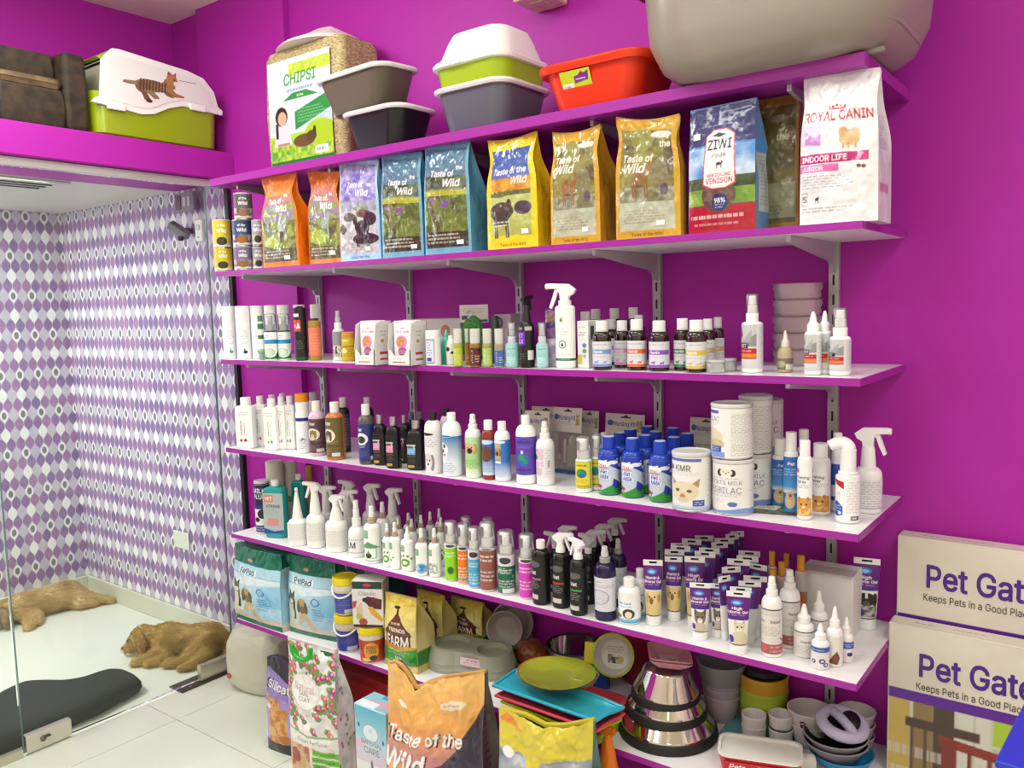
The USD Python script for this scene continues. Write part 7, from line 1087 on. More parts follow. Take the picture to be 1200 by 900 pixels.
# upturned steel bowls with rubber rings
P = hit(783, 888, 2, z); r0 = 61 * mpp(P); P = P + away(P) * r0; P[2] = z; zz = z
CHR = M('#cfcac4', .07, 1.); RUB = M('#18181a', .6)
for k, (r, dx, tl) in enumerate(((r0, 0, 0), (r0 * .82, -.004, .03), (r0 * .70, -.006, .05))):
    t = thing('steel_bowl', ['upturned steel bowl with black rubber ring, lowest and widest of three', 'upturned steel bowl with black rubber ring, middle of three', 'upturned steel bowl with black rubber ring, top of three under the pink dish'][k], 'pet bowl', (P[0] + dx, P[1], zz + (.001 if k else 0)), 0); UsdGeom.Xformable(t).AddRotateYOp().Set(math.degrees(tl))
    obj('rubber_ring', lathe([(r * .93, 0), (r * .99, .001), (r, .006), (r * .985, .022), (r * .955, .027), (r * .93, .027)], 44, 1., False, False), RUB, t)
    obj('bowl', lathe([(r * .94, .002), (r * .95, .026), (r * .93, .032), (r * .72, .070), (r * .66, .086), (r * .62, .091), (r * .55, .092), (.001, .092)], 44, 1., False, True), CHR, t)
    zz += (.052, .04, 0)[k]
ztop = zz + .094
P2 = (P[0] + .006, P[1] - .004, ztop + .008)
for k in range(2):
    t = thing('square_dish', ['pink square dish, lower of two on the steel bowls', 'pink square dish with paw prints, upper of two on the steel bowls'][k], 'pet bowl', (P2[0], P2[1], P2[2] + .008 * k), .55); UsdGeom.Xformable(t).AddRotateYOp().Set(6.)
    obj('dish', loft([(.032, .032, .008, 0), (.036, .036, .01, .003), (.056, .056, .012, .022), (.057, .057, .012, .025), (.053, .053, .01, .025), (.034, .034, .009, .006), (.02, .02, .006, .005)], 5), M('#cf8c9c', .3), t)
    if k: g, c = sheet(lambda u, v: np.stack([(u - .5) * .05, (v - .5) * .05, np.full(len(u), .0062)], 1), .05, .05, '#d9a8ac', [('o', .6, .3, .16, .12, '#a8484c'), ('o', .45, .5, .06, .06, '#a8484c'), ('o', .62, .55, .06, .06, '#a8484c'), ('o', .78, .46, .06, .06, '#a8484c')]); obj('paw_print', g, PRINT(.35), t, True, c)
# planters and pots
def stackbowls(name, lab, px, base, tops, rs, hs, cols, cat='pet bowl', prof=None, dzs=None, group=None, y=None):
    c = px; Q = hit(c, base, 2, z) if y is None else np.array([xat(c, y, z), y, z]); 
    if y is None: Q = Q + away(Q) * rs[0] * .8
    zz = z
    for k, (r, h, col, l) in enumerate(zip(rs, hs, cols, lab)):
        t = thing(name, l, cat, (Q[0], Q[1], zz + .0008 * k), 0, group); obj('bowl', lathe((prof or bowl_profile)(r, h, r * .66, .004), 32), M(col, .35), t); zz += (dzs or [h * .35] * 9)[k]
    return Q, zz
Q, _ = stackbowls('planter_bowl', ['grey lilac planter bowl, lowest of its stack', 'grey lilac planter bowl, second of its stack', 'grey lilac planter bowl, third of its stack', 'large slate planter bowl on top of the grey lilac stack'], 846, 838, None, [.052, .055, .058, .07], [.075, .06, .06, .08], ['#a89aa4', '#9a8c98', '#948894', '#7a7880'], dzs=[.038, .02, .03, 0], y=-.1)
Q, _ = stackbowls('lime_pot', ['olive green pot, lowest of three', 'lime green pot, middle of three', 'orange rimmed pot, top of three under the upper shelf'], 895, 837, None, [.063, .064, .065], [.062, .06, .05], ['#8c9a20', '#9aac34', '#b88c1c'], 'pot', lambda r, h, rb, w: [(r * .9, 0), (r * .97, .003), (r, h * .8), (r * 1.02, h * .82), (r * 1.02, h), (r * .95, h), (r * .9, h * .2), (.001, h * .18)], [.05, .048, 0], y=-.068)
t = dish('lid_dish', 'black lid lying on the orange rimmed pot', 'lid', (Q[0], Q[1], z + .152), [(.055, 0), (.058, .004), (.05, .012), (.001, .014)], M('#1c1c1e', .3))
Q, zz = stackbowls('paw_bowl', ['white bowl with paw prints, lower of two', 'white bowl with paw prints, upper of two'], 948, 868, None, [.05, .056], [.06, .055], ['#cfc8c4', '#d0c8c6'], y=-.098, dzs=[.042, 0])
pt = stage.GetPrimAtPath('/World/paw_bowl_001'); cutout('paw_print', [('o', .5, .35, .2, .2, '#3a3638'), *[('o', .5 + .22 * math.sin(a), .4 + .4 * math.cos(a), .08, .1, '#3a3638') for a in (-.9, -.3, .3, .9)]], wrap(.0535, .016, .044, .6, .0, 1., .0555), .032, .028, pt, PRINT(.4))
stackbowls('white_bowl', ['white ridged bowl, lowest of three by the shelf end', 'white ridged bowl, middle of three by the shelf end', 'white ridged bowl, top of three by the shelf end'], 1003, 870, None, [.046, .047, .048], [.045, .045, .045], ['#c9c4be', '#cdc8c2', '#d0cac4'], y=-.06, dzs=[.03, .03, 0])
# ramekins on a teal plate
P = hit(893, 866, 2, z); t = thing('teal_plate', 'pale teal plate under the ramekins', 'plate', (P[0], P[1] + .01, z), .1); obj('plate', loft([(.09, .055, .02, 0), (.1, .062, .024, .006), (.105, .066, .025, .008), (.1, .062, .022, .009), (.085, .05, .02, .004)], 6), M('#6aa4b4', .3), t)
def ram(lab, px, base, dz, y=None):
    Q = hit(px, base, 2, z); rr = 14 * mpp(Q); Q = Q + away(Q) * rr * .2; t = thing('ramekin', lab, 'ramekin', (Q[0], Q[1], z + .0095 + dz), 0, 'white ramekins'); h = .034
    n = 64; a = np.arange(n) / n * 2 * PI; f = 1 + .018 * np.cos(a * 26)
    R = [np.stack([r * (f if fl else 1) * np.cos(a), r * (f if fl else 1) * np.sin(a), np.full(n, zz)], 1) for r, zz, fl in ((rr * .85, 0, 0), (rr * .93, .003, 1), (rr * .97, h * .74, 1), (rr, h * .8, 0), (rr * 1.01, h * .97, 0), (rr * .97, h, 0), (rr * .93, h * .96, 0), (rr * .86, h * .15, 0), (rr * .3, h * .13, 0))]
    obj('cup', rings(R), M('#dcd6d6', .25), t)
ram('white fluted ramekin, lower of the left stack on the teal plate', 883.5, 868, 0); ram('white fluted ramekin, upper of the left stack on the teal plate', 883.5, 868, .029)
ram('white fluted ramekin, lower of the right stack on the teal plate', 915, 872, 0); ram('white fluted ramekin, upper of the right stack, slightly askew', 915, 871, .0355)
# red bowl, egg cup, black bowls, ring
P = hit(882, 912, 2, z); t = thing('red_bowl', 'long red pet bowl with white divided inside, at the front edge', 'pet bowl', (P[0], P[1] + .05, z), .32)
obj('shell', loft([(.085, .042, .02, 0), (.09, .046, .022, .004), (.1, .055, .026, .05), (.096, .051, .024, .05), (.086, .042, .02, .01)], 6), M('#c01c28', .25), t); obj('lining', loft([(.101, .056, .026, .0485), (.101, .056, .026, .055), (.094, .049, .023, .055), (.086, .042, .02, .014), (.05, .02, .01, .012)], 6), M('#e4e0d8', .25), t); obj('divider', mv(rbox(.006, .09, .03, .002, .002), (-.012, 0, .013)), M('#e4e0d8', .25), t)
g, c = sheet(flat(-.085, .012, .085, .04, -.0505), .17, .028, '#c01c28', [('t', 'Pets', .2, .5, .5, '#f0e8e4', .25, .2), ('t', 'Bowl', .6, .5, .5, '#f0e8e4', .3, .2)]); obj('front_print', (g[0] + np.array([0, -.004, 0]) * 1 + np.column_stack([0 * g[0][:, 0], -(g[0][:, 2] - .012) * .2 + .004, 0 * g[0][:, 0]]), g[1]), PRINT(.3), t, True, c)
P = hit(937, 905, 2, z); t = thing('egg_cup', 'white ribbed egg shaped cup lying beside the red bowl', 'cup', (P[0], P[1] + .02, z + .019), 2.2); obj('cup', rot(lathe([(.012, -.03), (.02, -.024), (.0195, 0), (.019, .024), (.016, .03), (.013, .026), (.002, -.01)], 24), (1, 0, 0), PI / 2), M('#d8d4d0', .3), t)
P = hit(976, 907, 2, z); zb = z
t = thing('blue_bowl', 'bright blue bowl under the black lined bowls', 'pet bowl', (P[0], P[1] + .07, z)); obj('bowl', lathe(bowl_profile(.078, .03, .055, .004), 36), M('#1f86c4', .3), t)
for k in range(2):
    t = thing('black_lined_bowl', ['grey bowl with black inside, lower of two in the blue bowl', 'grey bowl with black inside, upper of two, holding the lilac ring'][k], 'pet bowl', (P[0] - .012, P[1] + .065, z + .007 + .017 * k)); obj('shell', lathe([(.035, 0), (.045, .002), (.076, .044), (.079, .047), (.075, .049)], 36, 1., True, False), M('#8a868c', .35), t); obj('lining', lathe([(.075, .0488), (.072, .044), (.044, .006), (.001, .005)], 36, 1., False, True), NOISY('#121212', '#24241f', 60., .5), t)
Q = (P[0] + .004, P[1] + .06, z + .098)
t = thing('feeder_ring', 'lilac ring shaped slow feeder with black wells, on the black lined bowls', 'slow feeder', Q, .3); UsdGeom.Xformable(t).AddRotateXYZOp().Set(Gf.Vec3f(14, 10, 0))
obj('ring', tube([(.05 * math.cos(a), .046 * math.sin(a), .008) for a in np.linspace(0, 2 * PI, 44, endpoint=False)], .0145, 14, True), M('#b4acc8', .35), t); obj('bridge', tube([(-.03 + .06 * q, .035 - .07 * q, .012 + .006 * math.sin(PI * q)) for q in np.linspace(0, 1, 10)], .012, 12), M('#b4acc8', .35), t)
obj('body', lathe([(.026, -.062), (.03, -.06), (.042, -.02), (.046, .002), (.044, .006), (.001, .0)], 32), M('#121213', .35), t); obj('well_cover', (tm(trimesh.creation.icosphere(3, 1.))[0] * [.024, .03, .014] + [.018, .012, .016], tm(trimesh.creation.icosphere(3, 1.))[1]), M('#141416', .25), t)
# ================================================================ bags and boxes standing on the floor
P = np.array([.228, -.475, 0]); rz = .12
w_, hS = .15, zat(762, P[0], P[1]); 
CATP = [('o', .5, .34, .3, .2, '#d8944a'), ('n', .22, .12, .8, .54, '#c07a34', '#e4ac68', 60.), ('r', 0, .0, .1, .56, '#d8d0e0'), ('r', .88, .14, 1, .5, '#cfc4e0'), ('o', .36, .56, .24, .07, '#d89a54'), ('p', [(.16, .56), (.18, .68), (.3, .61)], '#c8823a'), ('p', [(.42, .62), (.54, .68), (.54, .56)], '#b87434'), ('o', .2, .52, .08, .03, '#f0e4d4'), ('o', .3, .57, .03, .012, '#2c2418'), ('o', .42, .56, .03, .012, '#2c2418'), ('o', .3, .24, .14, .06, '#e8b87c'), ('o', .74, .18, .2, .05, '#b87030')]
bag('cat_litter_bag', 'purple and black cat litter bag with an orange cat, on the floor', 'cat litter bag', P[0] - w_ / 2, P[0] + w_ / 2, P[1], 0, .325, .30, .065, [('r', 0, .0, 1, .14, '#2c2a30'), ('r', 0, .13, 1, .15, '#8a78b8'), ('g', 0, .15, 1, 1, '#b8a8d8', '#8a74bc'), ('n', .1, .62, 1, .72, '#8a78c0', '#b8b0dc', 50.), *CATP, ('p', [(0, .92), (1, .8), (1, 1), (0, 1)], '#3a3640'), ('t', 'Silicat', .5, .76, .1, '#26222e', .84, .2), ('t', 'Silicat', .5, .76, .085, '#ecE8f0', .76, .2), ('l', .03, .4, .13, .7, 6, '#4a4080')], [('r', 0, 0, 1, .14, '#2c2a30'), ('g', 0, .14, 1, .8, '#5a5468', '#3c3844')], fb='#9a86c8', sb='#3a3640', pinch=.02, bulge=.02, seed=61, rz=rz, lean=.02, tip=.03, topd=.008, seal=('#34303a', .006))
# floral litter bag with green handle
P = np.array([.455, -.505, 0]); w_ = .215; hF = zat(752, P[0], P[1] + .02)
FL = []
r_ = random.Random(5)
for k in range(90):
    u, v = r_.random(), .36 + .62 * r_.random()
    if (u - .42) ** 2 / .085 + (v - .66) ** 2 / .02 < 1.1: continue
    c = r_.choice(['#c9365c', '#d84a6a', '#b82c6a', '#e06a58', '#a8348c', '#d85a7a']); FL += [('o', u + .03, v - .025, .05, .02, '#5c9a4a'), ('o', u - .04, v + .01, .03, .022, '#7ab05a'), ('o', u, v, .042, .026, c), ('o', u + .008, v + .006, .02, .012, '#ecb4c0')]
for k in range(14): u, v = r_.random(), .36 + .62 * r_.random(); FL.append(('o', u, v, .02, .012, '#6a64b8'))
t = bag('cat_litter_bag', 'white floral cat litter bag with a green handle, on the floor', 'cat litter bag', P[0] - w_ / 2, P[0] + w_ / 2, P[1], 0, hF, hF * .98, .085, [('n', 0, .33, 1, 1, '#d8d4d6', '#f4f2f2', 30.), *FL, ('o', .42, .66, .30, .135, '#b8c4a8'), ('o', .42, .66, .29, .13, '#f2eeec'), ('t', 'Natural', .42, .685, .06, '#c9a0a8', .44, .2, True), ('t', 'CARE', .4, .64, .028, '#8a9a80', .24), ('t', 'CLAY', .42, .6, .03, '#8a9a80', .26),
    ('r', 0, 0, 1, .34, '#e6e2dc'), ('p', [(0, .3), (.5, .27), (1, .3), (1, .36), (.5, .33), (0, .36)], '#8ab07a'), ('p', [(0, .27), (.5, .24), (1, .27), (1, .345), (.5, .315), (0, .345)], '#efece6'), ('t', 'Queen Perfume', .52, .285, .028, '#6a6a60', .68, .1, True), ('n', .02, .0, .46, .24, '#b8683c', '#d8b898', 30.), ('o', .3, .1, .06, .04, '#c9b060'), ('o', .14, .14, .1, .06, '#a84a3c'), *[('r', .52, q, 1, q + .045, '#6ab82c') for q in (.02, .075, .13, .185)], *[('l', .54, q + .01, .98, q + .035, 1, '#2c5a1c') for q in (.02, .075, .13, .185)]], [('n', 0, 0, 1, 1, '#cfcacc', '#efecec', 30.), *[('o', r_.random(), r_.random(), .05, .015, r_.choice(['#c9365c', '#5c9a4a', '#6a64b8'])) for _ in range(26)]], fb='#efecec', sb='#e0dcdc', pinch=.03, bulge=.022, seed=62, rz=.14, topd=.02, crink=.006, rough=.3)
a = np.linspace(-.25, PI + .25, 22); ob = np.stack([.040 * np.cos(a) - .004, -.008 + .0 * a, hF - .006 + .036 * np.sin(a) * -1.0], 1)
obj('handle', tube(ob + [0, -.026, 0], .009, 10), M('#1fa82c', .3), t)
obj('tab', box(.045, .004, hF * .93, .095, .009, hF * .965), M('#1f6a4c', .4), t, False)
# litter carton
P = np.array([.835, -.553, 0]); hI = zat(824, .77, -.60)
carton('cat_litter_box', 'pale blue and pink carton of cat litter, beside the floral bag', 'cat litter box', (P[0], P[1], 0), .136, .085, hI, .0, '#b8d8e4', [('f', '#dfe2e0', [('g', 0, .72, 1, 1, '#a4d2e0', '#5ab0cc'), ('g', 0, .55, 1, .74, '#d8c8d8', '#b8d4e0'), ('r', 0, .66, .3, .72, '#e0b8cc'), ('o', .5, .8, .26, .07, '#dce8ee'), ('O', .5, .8, .26, .07, '#9ab8c8', .9), ('o', .5, .82, .06, .02, '#c9d4dc'), ('t', 'IMPERIAL', .52, .72, .036, '#8a8a90', .8), ('t', 'CARE', .52, .655, .05, '#8a8a90', .62), ('o', .12, .84, .03, .02, '#3a4a84'), ('o', .9, .76, .03, .02, '#3a4a84'), ('p', [(.46, .55), (.52, .59), (.56, .53), (.5, .49)], '#6a7088'), ('g', 0, 0, 1, .5, '#e2e0d8', '#dfe2e0')]),
    ('t', '#8ac4d8', [('p', [(.3, .0), (1, .3), (1, .7), (0, .4)], '#d8a4bc'), ('n', .0, .0, .6, .4, '#c9dce8', '#e8f0f4', 12.), ('r', .4, .75, 1, 1, '#3a9ac8')]), ('l', '#b8d4e0', [('l', .2, .3, .8, .7, 6, '#3a3a60')]), ('r', '#c4cfd8', [])], e=.002)
# big food bags on the floor
yT = -.625; x0, x1 = xat(452, yT, .45), xat(556, yT, .45); HL, HR = zat(790, x0, yT + .05), zat(797, x1, yT + .05)
BW = [('g', 0, .74, 1, 1, '#e0a050', '#e8b868'), ('g', 0, .55, 1, .76, '#b87888', '#e09a4c'), ('p', [(0, 0), (1, 0), (1, .86), (.9, .72), (.62, .58), (.3, .52), (0, .5)], '#3a3250'), ('n', .3, .3, 1, .56, '#2c2844', '#5a4a70', 12.), ('p', [(.68, .58), (1, .86), (1, .4), (.7, .4)], '#241f38'), ('o', .72, .87, .13, .022, '#e4d2b8'), ('l', .62, .86, .82, .88, 1, '#b0785c'), ('o', .2, .86, .05, .014, '#f4e8d8'),
      ('t', 'Taste of the', .44, .70, .066, '#3a2c30', .95, .12), ('t', 'Taste of the', .435, .703, .06, '#f2ece8', .92, .12), ('t', 'Wild', .22, .565, .11, '#3a2c30', .5, .15), ('t', 'Wild', .215, .57, .1, '#f4f0ee', .47, .15)]
t = bag('pet_food_bag', 'big orange topped food bag with dark purple mountains, on the floor in front', B_, x0, x1, yT, 0, HL, HR, .11, BW, [('n', 0, 0, 1, 1, '#5a5048', '#7c7064', 12.), ('l', .35, .2, .6, .85, 20, '#2c2620'), ('r', .0, .0, .06, 1, '#3c3440')], fb='#e0a860', sb='#6a6058', pinch=.03, bulge=.03, seed=63, rz=.16, lean=.03, topd=.02, crink=.008, res=.0018, rough=.24, pat=.7, seal=('#e0a860', .004), top=([0, .1, .2, .3, .4, .6, 1.], [.045, .05, .015, -.035, -.015, .0, .012]))
yU = -.60; x0, x1 = xat(586, yU, .38), xat(688, yU, .38); HL, HR = zat(826, x0, yU + .05), zat(852, x1, yU + .05)
bag('pet_food_bag', 'yellow topped silver blue food bag on the floor under the soft trays', B_, x0, x1, yU, 0, HL, HR, .10, [('r', 0, .83, 1, 1, '#d4c43c'), ('p', [(.0, .9), (.3, .82), (.42, .66), (.48, .82), (1, .86), (1, 1), (0, 1)], '#d8c844'), ('g', 0, 0, 1, .8, '#4a6a80', '#8a98a8'), ('n', 0, .3, 1, .82, '#5c7488', '#b0b4bc', 14.), ('p', [(.0, .9), (.3, .84), (.42, .68), (.5, .83), (1, .87), (1, 1), (0, 1)], '#d4c43c'), ('p', [(0, .96), (.3, .93), (.1, 1)], '#e08a3c'), ('o', .12, .82, .07, .025, '#f0ece8'), ('o', .7, .74, .15, .025, '#cfd2d4'), ('p', [(.75, .5), (1, .8), (1, .4)], '#3f5a5c'), ('t', 'Taste of the', .5, .62, .06, '#eceae8', .9, .12), ('t', 'Wild', .3, .5, .09, '#f0eeec', .46, .15)], [('n', 0, 0, 1, 1, '#3a5a5c', '#5a7a78', 14.)], fb='#8a98a8', sb='#4a6a6c', pinch=.02, bulge=.035, seed=64, rz=.22, lean=.02, topd=.02, crink=.01, res=.0018, rough=.2, seal=('#d4c43c', .004), top=([0, .3, .5, .7, 1.], [.01, .0, -.02, -.015, .01]))
yV = -.442; xo = xat(718, yV, .33); g = tm(trimesh.creation.icosphere(4, 1.)); hO = zat(857, xo, yV); v = g[0] * [.034, .027, hO / 2] * (1 + .14 * (meshkit.fbm(g[0] * 4, 3)[:, None] - .5)); v[:, 2] = np.maximum(v[:, 2] + hO / 2, 0)
v[:, :2] *= (.75 + .25 * np.clip((hO - v[:, 2:]) / hO * 3, 0, 1)); t = thing('orange_sack', 'bright orange sack at the front edge, beside the yellow topped bag', 'sack', (xo - .012, yV, 0), .2); obj('sack', (v, g[1]), M('#e07414', .35, bump=.3, bscale=50.), t); obj('seal', mv(rbox(.04, .012, .02, .003, .003), (0, 0, hO - .012)), M('#d06a10', .35), t)
# things under the lowest shelf at the kennel end
P = hit(318, 775, 2, 0); g = tm(trimesh.creation.icosphere(4, 1.)); v = g[0] * [.15, .1, .135]; v = np.sign(g[0]) * np.abs(g[0]) ** .6 * [.14, .1, .14] * (1 + .12 * (meshkit.fbm(g[0] * 2.5, 3)[:, None] - .5)); v[:, 2] = np.maximum(v[:, 2] + .13, 0)
t = thing('white_sack', 'pale plastic sack with a small red print under the lowest shelf', 'sack', (-.265, -.19, 0), .2); obj('sack', (v, g[1]), M('#d4d2c0', .3), t); obj('red_mark', mv(rot(cyl(.012, 0, .003, 12), (1, 0, 0), PI / 2), (-.085, -.098, .075)), M('#b85a4c', .4), t)
carton('red_carton', 'red carton under the lowest shelf behind the floral bag', 'carton', (.52, -.2, 0), .42, .26, .30, .0, '#a01418', [('f', '#a81a1c', [('r', 0, .9, 1, 1, '#8a1014')])])
# ================================================================ gate cartons leaning at the end of the shelves
GATE = lambda hd: [('r', 0, 0, 1, 1 - hd - .035, '#c9c6b4'), ('g', .0, 0, .075, 1 - hd - .03, '#b8a04c', '#c4ac5c'), ('r', .085, 0, .15, 1 - hd - .03, '#8a7448'), ('r', .15, .0, .22, 1 - hd - .03, '#4c3c30'), ('r', .23, .0, .33, 1 - hd - .03, '#d0d0c4'), ('r', .28, .0, .285, 1 - hd - .03, '#a8a89c'), ('r', .34, 1 - hd - .11, .62, 1 - hd - .035, '#a8c43c'), ('r', .34, .0, .9, 1 - hd - .12, '#b4b6b0'), ('l', .0, .0, .9, 1 - hd - .16, 9, '#c8c8bc'),
      *[('r', q, 0, q + .012, 1 - hd - .1, '#5c4a3e') for q in (.075, .12)], ('r', .06, 1 - hd - .115, .3, 1 - hd - .085, '#4a3a32'), ('p', [(.17, 1 - hd - .12), (.75, 1 - hd - .16), (.75, 1 - hd - .19), (.17, 1 - hd - .15)], '#8a3228'), *[('r', .2 + .062 * q, 0, .215 + .062 * q, 1 - hd - .14 - q * .002, '#7a3028') for q in range(9)], ('r', .18, 0, .23, 1 - hd - .13, '#7a3028'),
      ('r', 0, 1 - hd - .035, 1, 1 - hd, '#5a1c94'), ('r', 0, 1 - hd, 1, 1, '#dad2c4'), ('n', 0, 1 - hd, 1, 1, '#d6cdbf', '#e0d8cb', 9.)]
def gate(lab, pxl, y, topz, rx, hd, ty, tl):
    x0 = xat(pxl, y - .028, topz); w, d = .66, .055; t = thing('gate_carton', lab, 'carton', (x0 + w / 2, y, 0), 0)
    obj('box', rbox(w, d, topz, .002, .002), M('#dcd4c6', .5), t, False)
    printed('front_print', flat(-w / 2 + .002, .002, w / 2 - .002, topz - .002, -d / 2 - .0006), w, topz, '#cfc4b0', [*GATE(hd)], t, PRINT(.42), .0026, cap=90000)
    def word(nm, txt, hgt, x, zc, mw, c, bold, lbl=None):
        m = meshkit.text_mesh(txt, hgt, .0008, bold); v, f = tm(m); s = mw / (v[:, 0].max() - v[:, 0].min()); v = v * [s, 1, 1]
        v = np.column_stack([v[:, 0] + x, -v[:, 2] - d / 2 - .0009, v[:, 1] + zc]); obj(nm, (v, f), M(c, .4), t, False)
    word('heading', 'Pet Gate', .054, -w / 2 + tl, topz - ty, .235, '#4a1488', True); word('slogan', 'Keeps Pets in a Good Place', .017, -w / 2 + tl - .002, topz - ty - .034, .225, '#4c4844', False)
    g, c = sheet(lambda u, v: np.stack([-w / 2 + .004 + (w - .008) * u, -d / 2 + .003 + (d - .006) * v, np.full(len(u), topz + .0005)], 1), w, d, '#d8cfc2', [('l', .07, .4, .15, .6, 1, '#2c2824'), ('l', .2, .4, .32, .6, 1, '#6a645c'), ('l', .42, .4, .58, .6, 1, '#2c2824')]); obj('top_print', g, PRINT(.45), t, True, c)
gate('pet gate carton standing behind the other one, against the purple wall', 1052, -.036, .985, 0, .195, .118, .061)
gate('pet gate carton in front, with purple heading and a red gate picture', 1041.5, -.098, .785, 0, .20, .118, .064)
A = hit(1168, 891, 2, .90); Bq = hit(1203, 821, 2, .90); e = Bq - A; L = np.linalg.norm(e[:2]); n_ = np.array([e[1], -e[0]]) / L; ctr = A[:2] + e[:2] / 2 + n_ * .15
t = thing('blue_carton', 'bright blue carton with a white side at the picture corner', 'carton', (ctr[0], ctr[1], 0), math.atan2(e[1], e[0]))
obj('box', rbox(L, .30, .892, .003, .003), M('#d4d2cc', .5), t); obj('lid', mv(rbox(L + .004, .304, .012, .003, .002), (0, 0, .888)), M('#2238c0', .4), t)
# ================================================================ puppies and cushion in the kennel
def puppy(label, nose, rump, bones, fur, dark, seed, legs=1, spots=()):
    d = np.array(rump) - np.array(nose); L = np.linalg.norm(d); a = math.atan2(d[1], d[0]); t = thing('dog', label, 'dog', (nose[0], nose[1], 0), a); s = L / .45
    M3 = manifold3d.Manifold; parts = []
    def S(p, r): return M3.sphere(r * s, 20).translate(tuple(np.array([p[0], p[1] * legs, p[2]]) * s))
    for ch in bones:
        for (p, r), (q, w) in zip(ch, ch[1:]): parts.append(M3.batch_hull([S(p, r), S(q, w)]))
    m = parts[0]
    for q in parts[1:]: m = m + q
    m = m.refine_to_length(.008); mm = m.to_mesh(); g = trimesh.Trimesh(mm.vert_properties[:, :3], mm.tri_verts, process=True)
    trimesh.smoothing.filter_taubin(g, .5, -.52, 7); v = np.array(g.vertices); N = np.array(g.vertex_normals)
    v = v + N * ((meshkit.fbm(v * 60, 3, seed) - .5) * .008)[:, None]; v[:, 2] = np.maximum(v[:, 2], .0005); g.vertices = v
    c1, c2, c3 = (np.array(lin(c)) for c in (fur[0], fur[1], dark)); f = np.clip((meshkit.fbm(v * 14, 3, seed + 3) - .35) * 2.4, 0, 1)[:, None]; col = c1 * (1 - f) + c2 * f
    for p, r in spots:
        k = np.clip(1.5 - np.linalg.norm(v - np.array([p[0], p[1] * legs, p[2]]) * s, axis=1) / (r * s), 0, 1)[:, None]; col = col * (1 - .8 * k) + c3 * .8 * k
    o = obj('body', (v, np.array(g.faces)), PRINT(.85), t, True, col)
    rg = np.random.default_rng(seed); fi = rg.choice(len(g.faces), 9000, p=g.area_faces / g.area_faces.sum()); b = rg.dirichlet((1, 1, 1), 9000); P = (g.triangles[fi] * b[:, :, None]).sum(1); n = g.face_normals[fi]
    flow = np.array([.8, .15 * legs, -.3]) + rg.normal(0, .35, (9000, 3)); tip = flow - n * (flow * n).sum(1, keepdims=True); tip /= np.linalg.norm(tip, axis=1, keepdims=True) + 1e-9
    ln = rg.uniform(.010, .02, (9000, 1)); A, Bq, C = P - n * .001, P + (n * .45 + tip * .35) * ln, P + (n * .4 + tip * .95) * ln; C[:, 2] = np.maximum(C[:, 2], .001); Bq[:, 2] = np.maximum(Bq[:, 2], .001)
    cols = (col[np.array(g.faces)[fi]] * b[:, :, None]).sum(1) * rg.uniform(.75, 1.25, (9000, 1))
    cv = UsdGeom.BasisCurves.Define(stage, str(t.GetPath()) + '/fur'); cv.CreateTypeAttr('linear'); cv.CreateCurveVertexCountsAttr(Vt.IntArray([3] * 9000)); cv.CreatePointsAttr(Vt.Vec3fArray.FromNumpy(np.stack([A, Bq, C], 1).reshape(-1, 3).astype(np.float32)))
    cv.CreateWidthsAttr(Vt.FloatArray.FromNumpy(np.tile([.0016, .0013, .0004], 9000).astype(np.float32))); cv.SetWidthsInterpolation('vertex')
    UsdShade.MaterialBindingAPI.Apply(cv.GetPrim()).Bind(NOISY(fur[0], fur[1], 14., .8)); cv.GetPrim().SetCustomDataByKey('kind', 'stuff')
    return t, s
def bits(t, s, nose, eyes, legs, ears, earc):
    g = tm(trimesh.creation.icosphere(2, 1.)); obj('nose', (g[0] * [.008 * s, .010 * s, .008 * s] + np.array([nose[0], nose[1] * legs, nose[2]]) * s, g[1]), M('#241c1a', .3), t)
    for q in ears: m = [manifold3d.Manifold.sphere(r * s, 18).scale((1, .55, 1)).translate(tuple(np.array([p[0], p[1] * legs, p[2]]) * s)) for p, r in q]; h_ = manifold3d.Manifold.batch_hull(m).refine_to_length(.007).to_mesh(); v = np.array(h_.vert_properties[:, :3], float); v = v + (np.stack([meshkit.fbm(v * 90 + k, 2) for k in (0, 5, 9)], 1) - .5) * .006; v[:, 2] = np.maximum(v[:, 2], .001); obj('ear', (v, h_.tri_verts), NOISY(earc[0], earc[1], 60., .9, (1, 1, 1), .4), t, True)
    for e in eyes: obj('eye', (g[0] * .0055 * s + np.array([e[0], e[1] * legs, e[2]]) * s, g[1]), M('#120d0b', .15), t)
B2 = [[((.085, -.005, .085), .05), ((.165, 0, .082), .078), ((.27, 0, .072), .070), ((.375, 0, .078), .080), ((.43, .005, .06), .05)], [((.085, -.005, .085), .05), ((.035, .0, .09), .060), ((.008, .006, .074), .046)], [((.02, .006, .062), .036), ((-.035, .016, .042), .024), ((-.048, .018, .038), .020)],
      [((.15, .04, .06), .042), ((.135, .10, .034), .026), ((.075, .135, .022), .021), ((.05, .142, .02), .021)], [((.17, .045, .05), .038), ((.19, .115, .03), .024), ((.14, .15, .021), .02), ((.118, .152, .02), .021)],
      [((.375, .03, .075), .070), ((.335, .10, .055), .045), ((.30, .15, .028), .024), ((.235, .165, .02), .019), ((.215, .166, .02), .02)], [((.39, .05, .05), .05), ((.385, .13, .035), .034), ((.345, .19, .024), .022), ((.31, .21, .02), .02)], [((.44, .01, .045), .02), ((.48, .06, .02), .013), ((.47, .11, .014), .008)]]
t, s = puppy('honey brown puppy asleep on its side near the glass, head to the kennel middle', (-1.035, -.315), (-.70, -.075), B2, ('#a8843e', '#dcb870'), '#7a5426', 3, -1, [((.06, .05, .06), .035), ((.03, 0, .1), .04), ((-.05, .02, .03), .02)])
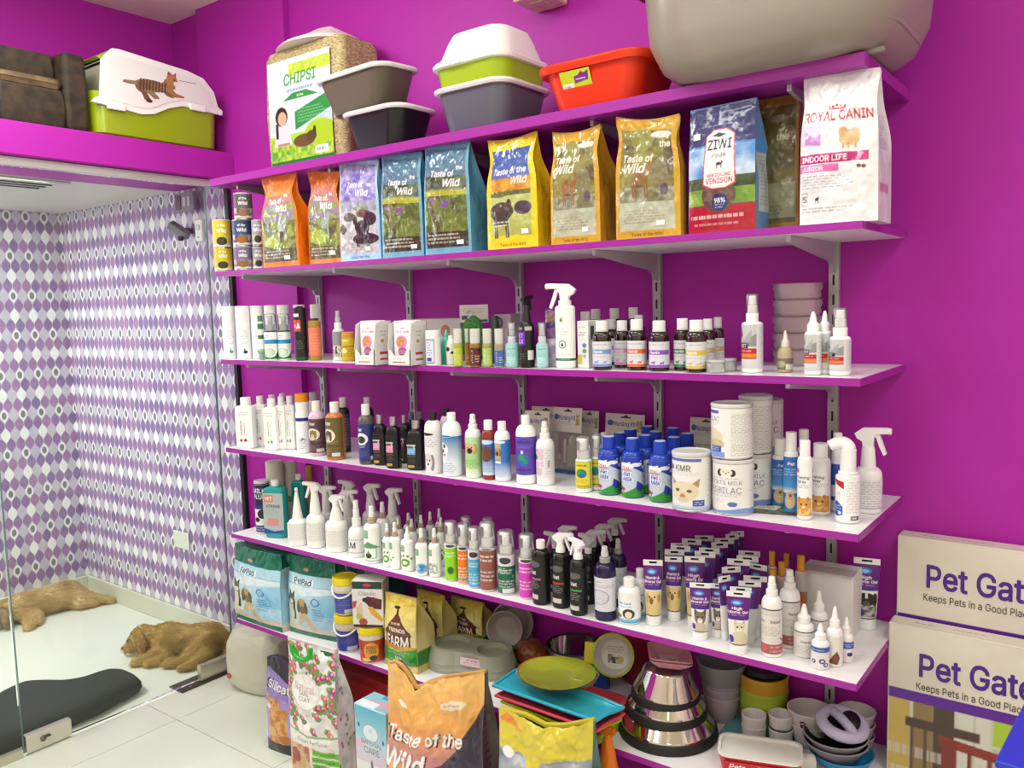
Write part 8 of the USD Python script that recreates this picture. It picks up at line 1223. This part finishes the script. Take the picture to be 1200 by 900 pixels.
bits(t, s, (-.066, .02, .045), [(-.030, .034, .090), (-.030, -.026, .094)], -1, [[((.045, .052, .118), .018), ((.062, .066, .075), .026), ((.06, .068, .035), .018)], [((.045, -.05, .12), .018), ((.065, -.066, .08), .024)]], ('#8a6030', '#ae8444'))
B1 = [[((.085, .0, .07), .046), ((.165, 0, .068), .066), ((.27, 0, .066), .064), ((.375, 0, .07), .070), ((.43, .0, .055), .045)], [((.085, .0, .07), .046), ((.04, .02, .068), .050), ((.012, .028, .06), .040)], [((.02, .03, .055), .034), ((-.03, .06, .036), .024), ((-.042, .068, .032), .02)],
      [((.15, .04, .055), .038), ((.165, .1, .032), .026), ((.14, .16, .022), .022), ((.125, .17, .02), .022)], [((.17, .045, .05), .036), ((.2, .09, .028), .024), ((.175, .14, .02), .02)],
      [((.375, .02, .07), .06), ((.43, .06, .045), .04), ((.49, .09, .028), .024), ((.53, .12, .02), .019), ((.54, .135, .019), .019)], [((.39, .04, .05), .045), ((.41, .09, .03), .03), ((.47, .11, .02), .02)], [((.44, -.01, .045), .018), ((.5, -.02, .02), .011)]]
t, s = puppy('pale tan puppy stretched along the far kennel wall, its dark nose at one end', (-1.985, -.60), (-1.965, -.125), B1, ('#b8965a', '#dcc08c'), '#6a5848', 9, -1, [((.06, .07, .06), .04), ((-.03, .06, .03), .03), ((.37, .02, .12), .03), ((.54, .13, .02), .02)])
bits(t, s, (-.056, .078, .036), [(-.022, .068, .074), (-.026, .0, .08)], -1, [[((.055, .062, .10), .018), ((.068, .086, .06), .026), ((.064, .094, .03), .018)], [((.045, -.03, .11), .018), ((.06, -.055, .08), .022)]], ('#6e5a44', '#9a8260'))
OUT = [(-30, 845), (-20, 826), (0, 811), (20, 802), (33, 798), (57, 796.5), (80, 797), (96, 794.5), (113, 788.5), (127, 784.5), (137, 783), (147, 784.5), (160, 790), (168, 796.5)]
ps = [hit(a, b, 2, .055)[:2] for a, b in OUT]; xg = -.585
ps = [p for p in ps] + [np.array([max(ps[-1][0], xg - .03), ps[-1][1] - .10]), np.array([xg, ps[-1][1] - .22]), np.array([xg, -1.25]), np.array([ps[0][0] + .05, -1.32])]
poly = Polygon(ps).buffer(.05).buffer(-.05).buffer(-.03).buffer(.03)
poly = poly.simplify(.002); R = []
for q, zc in ((.035, .0), (.012, .006), (.0, .025), (.002, .045), (.014, .062), (.034, .072), (.06, .077)):
    e = poly.buffer(-q); e = max(getattr(e, 'geoms', [e]), key=lambda x: x.area); p = np.array([e.exterior.interpolate(k / 96., normalized=True).coords[0] for k in range(96)])
    if not e.exterior.is_ccw: p = p[::-1]
    c0 = np.array(poly.centroid.coords[0]); k0 = np.argmin(np.abs(np.arctan2(p[:, 1] - c0[1], p[:, 0] - c0[0]))); p = np.roll(p, -k0, 0); R.append(np.column_stack([p, np.full(96, zc)]))
tag(obj('dog_cushion', rings(R), M('#121513', .8, bump=.2, bscale=80.), None, 50), 'black wavy edged dog cushion lying behind the glass door', 'dog cushion')
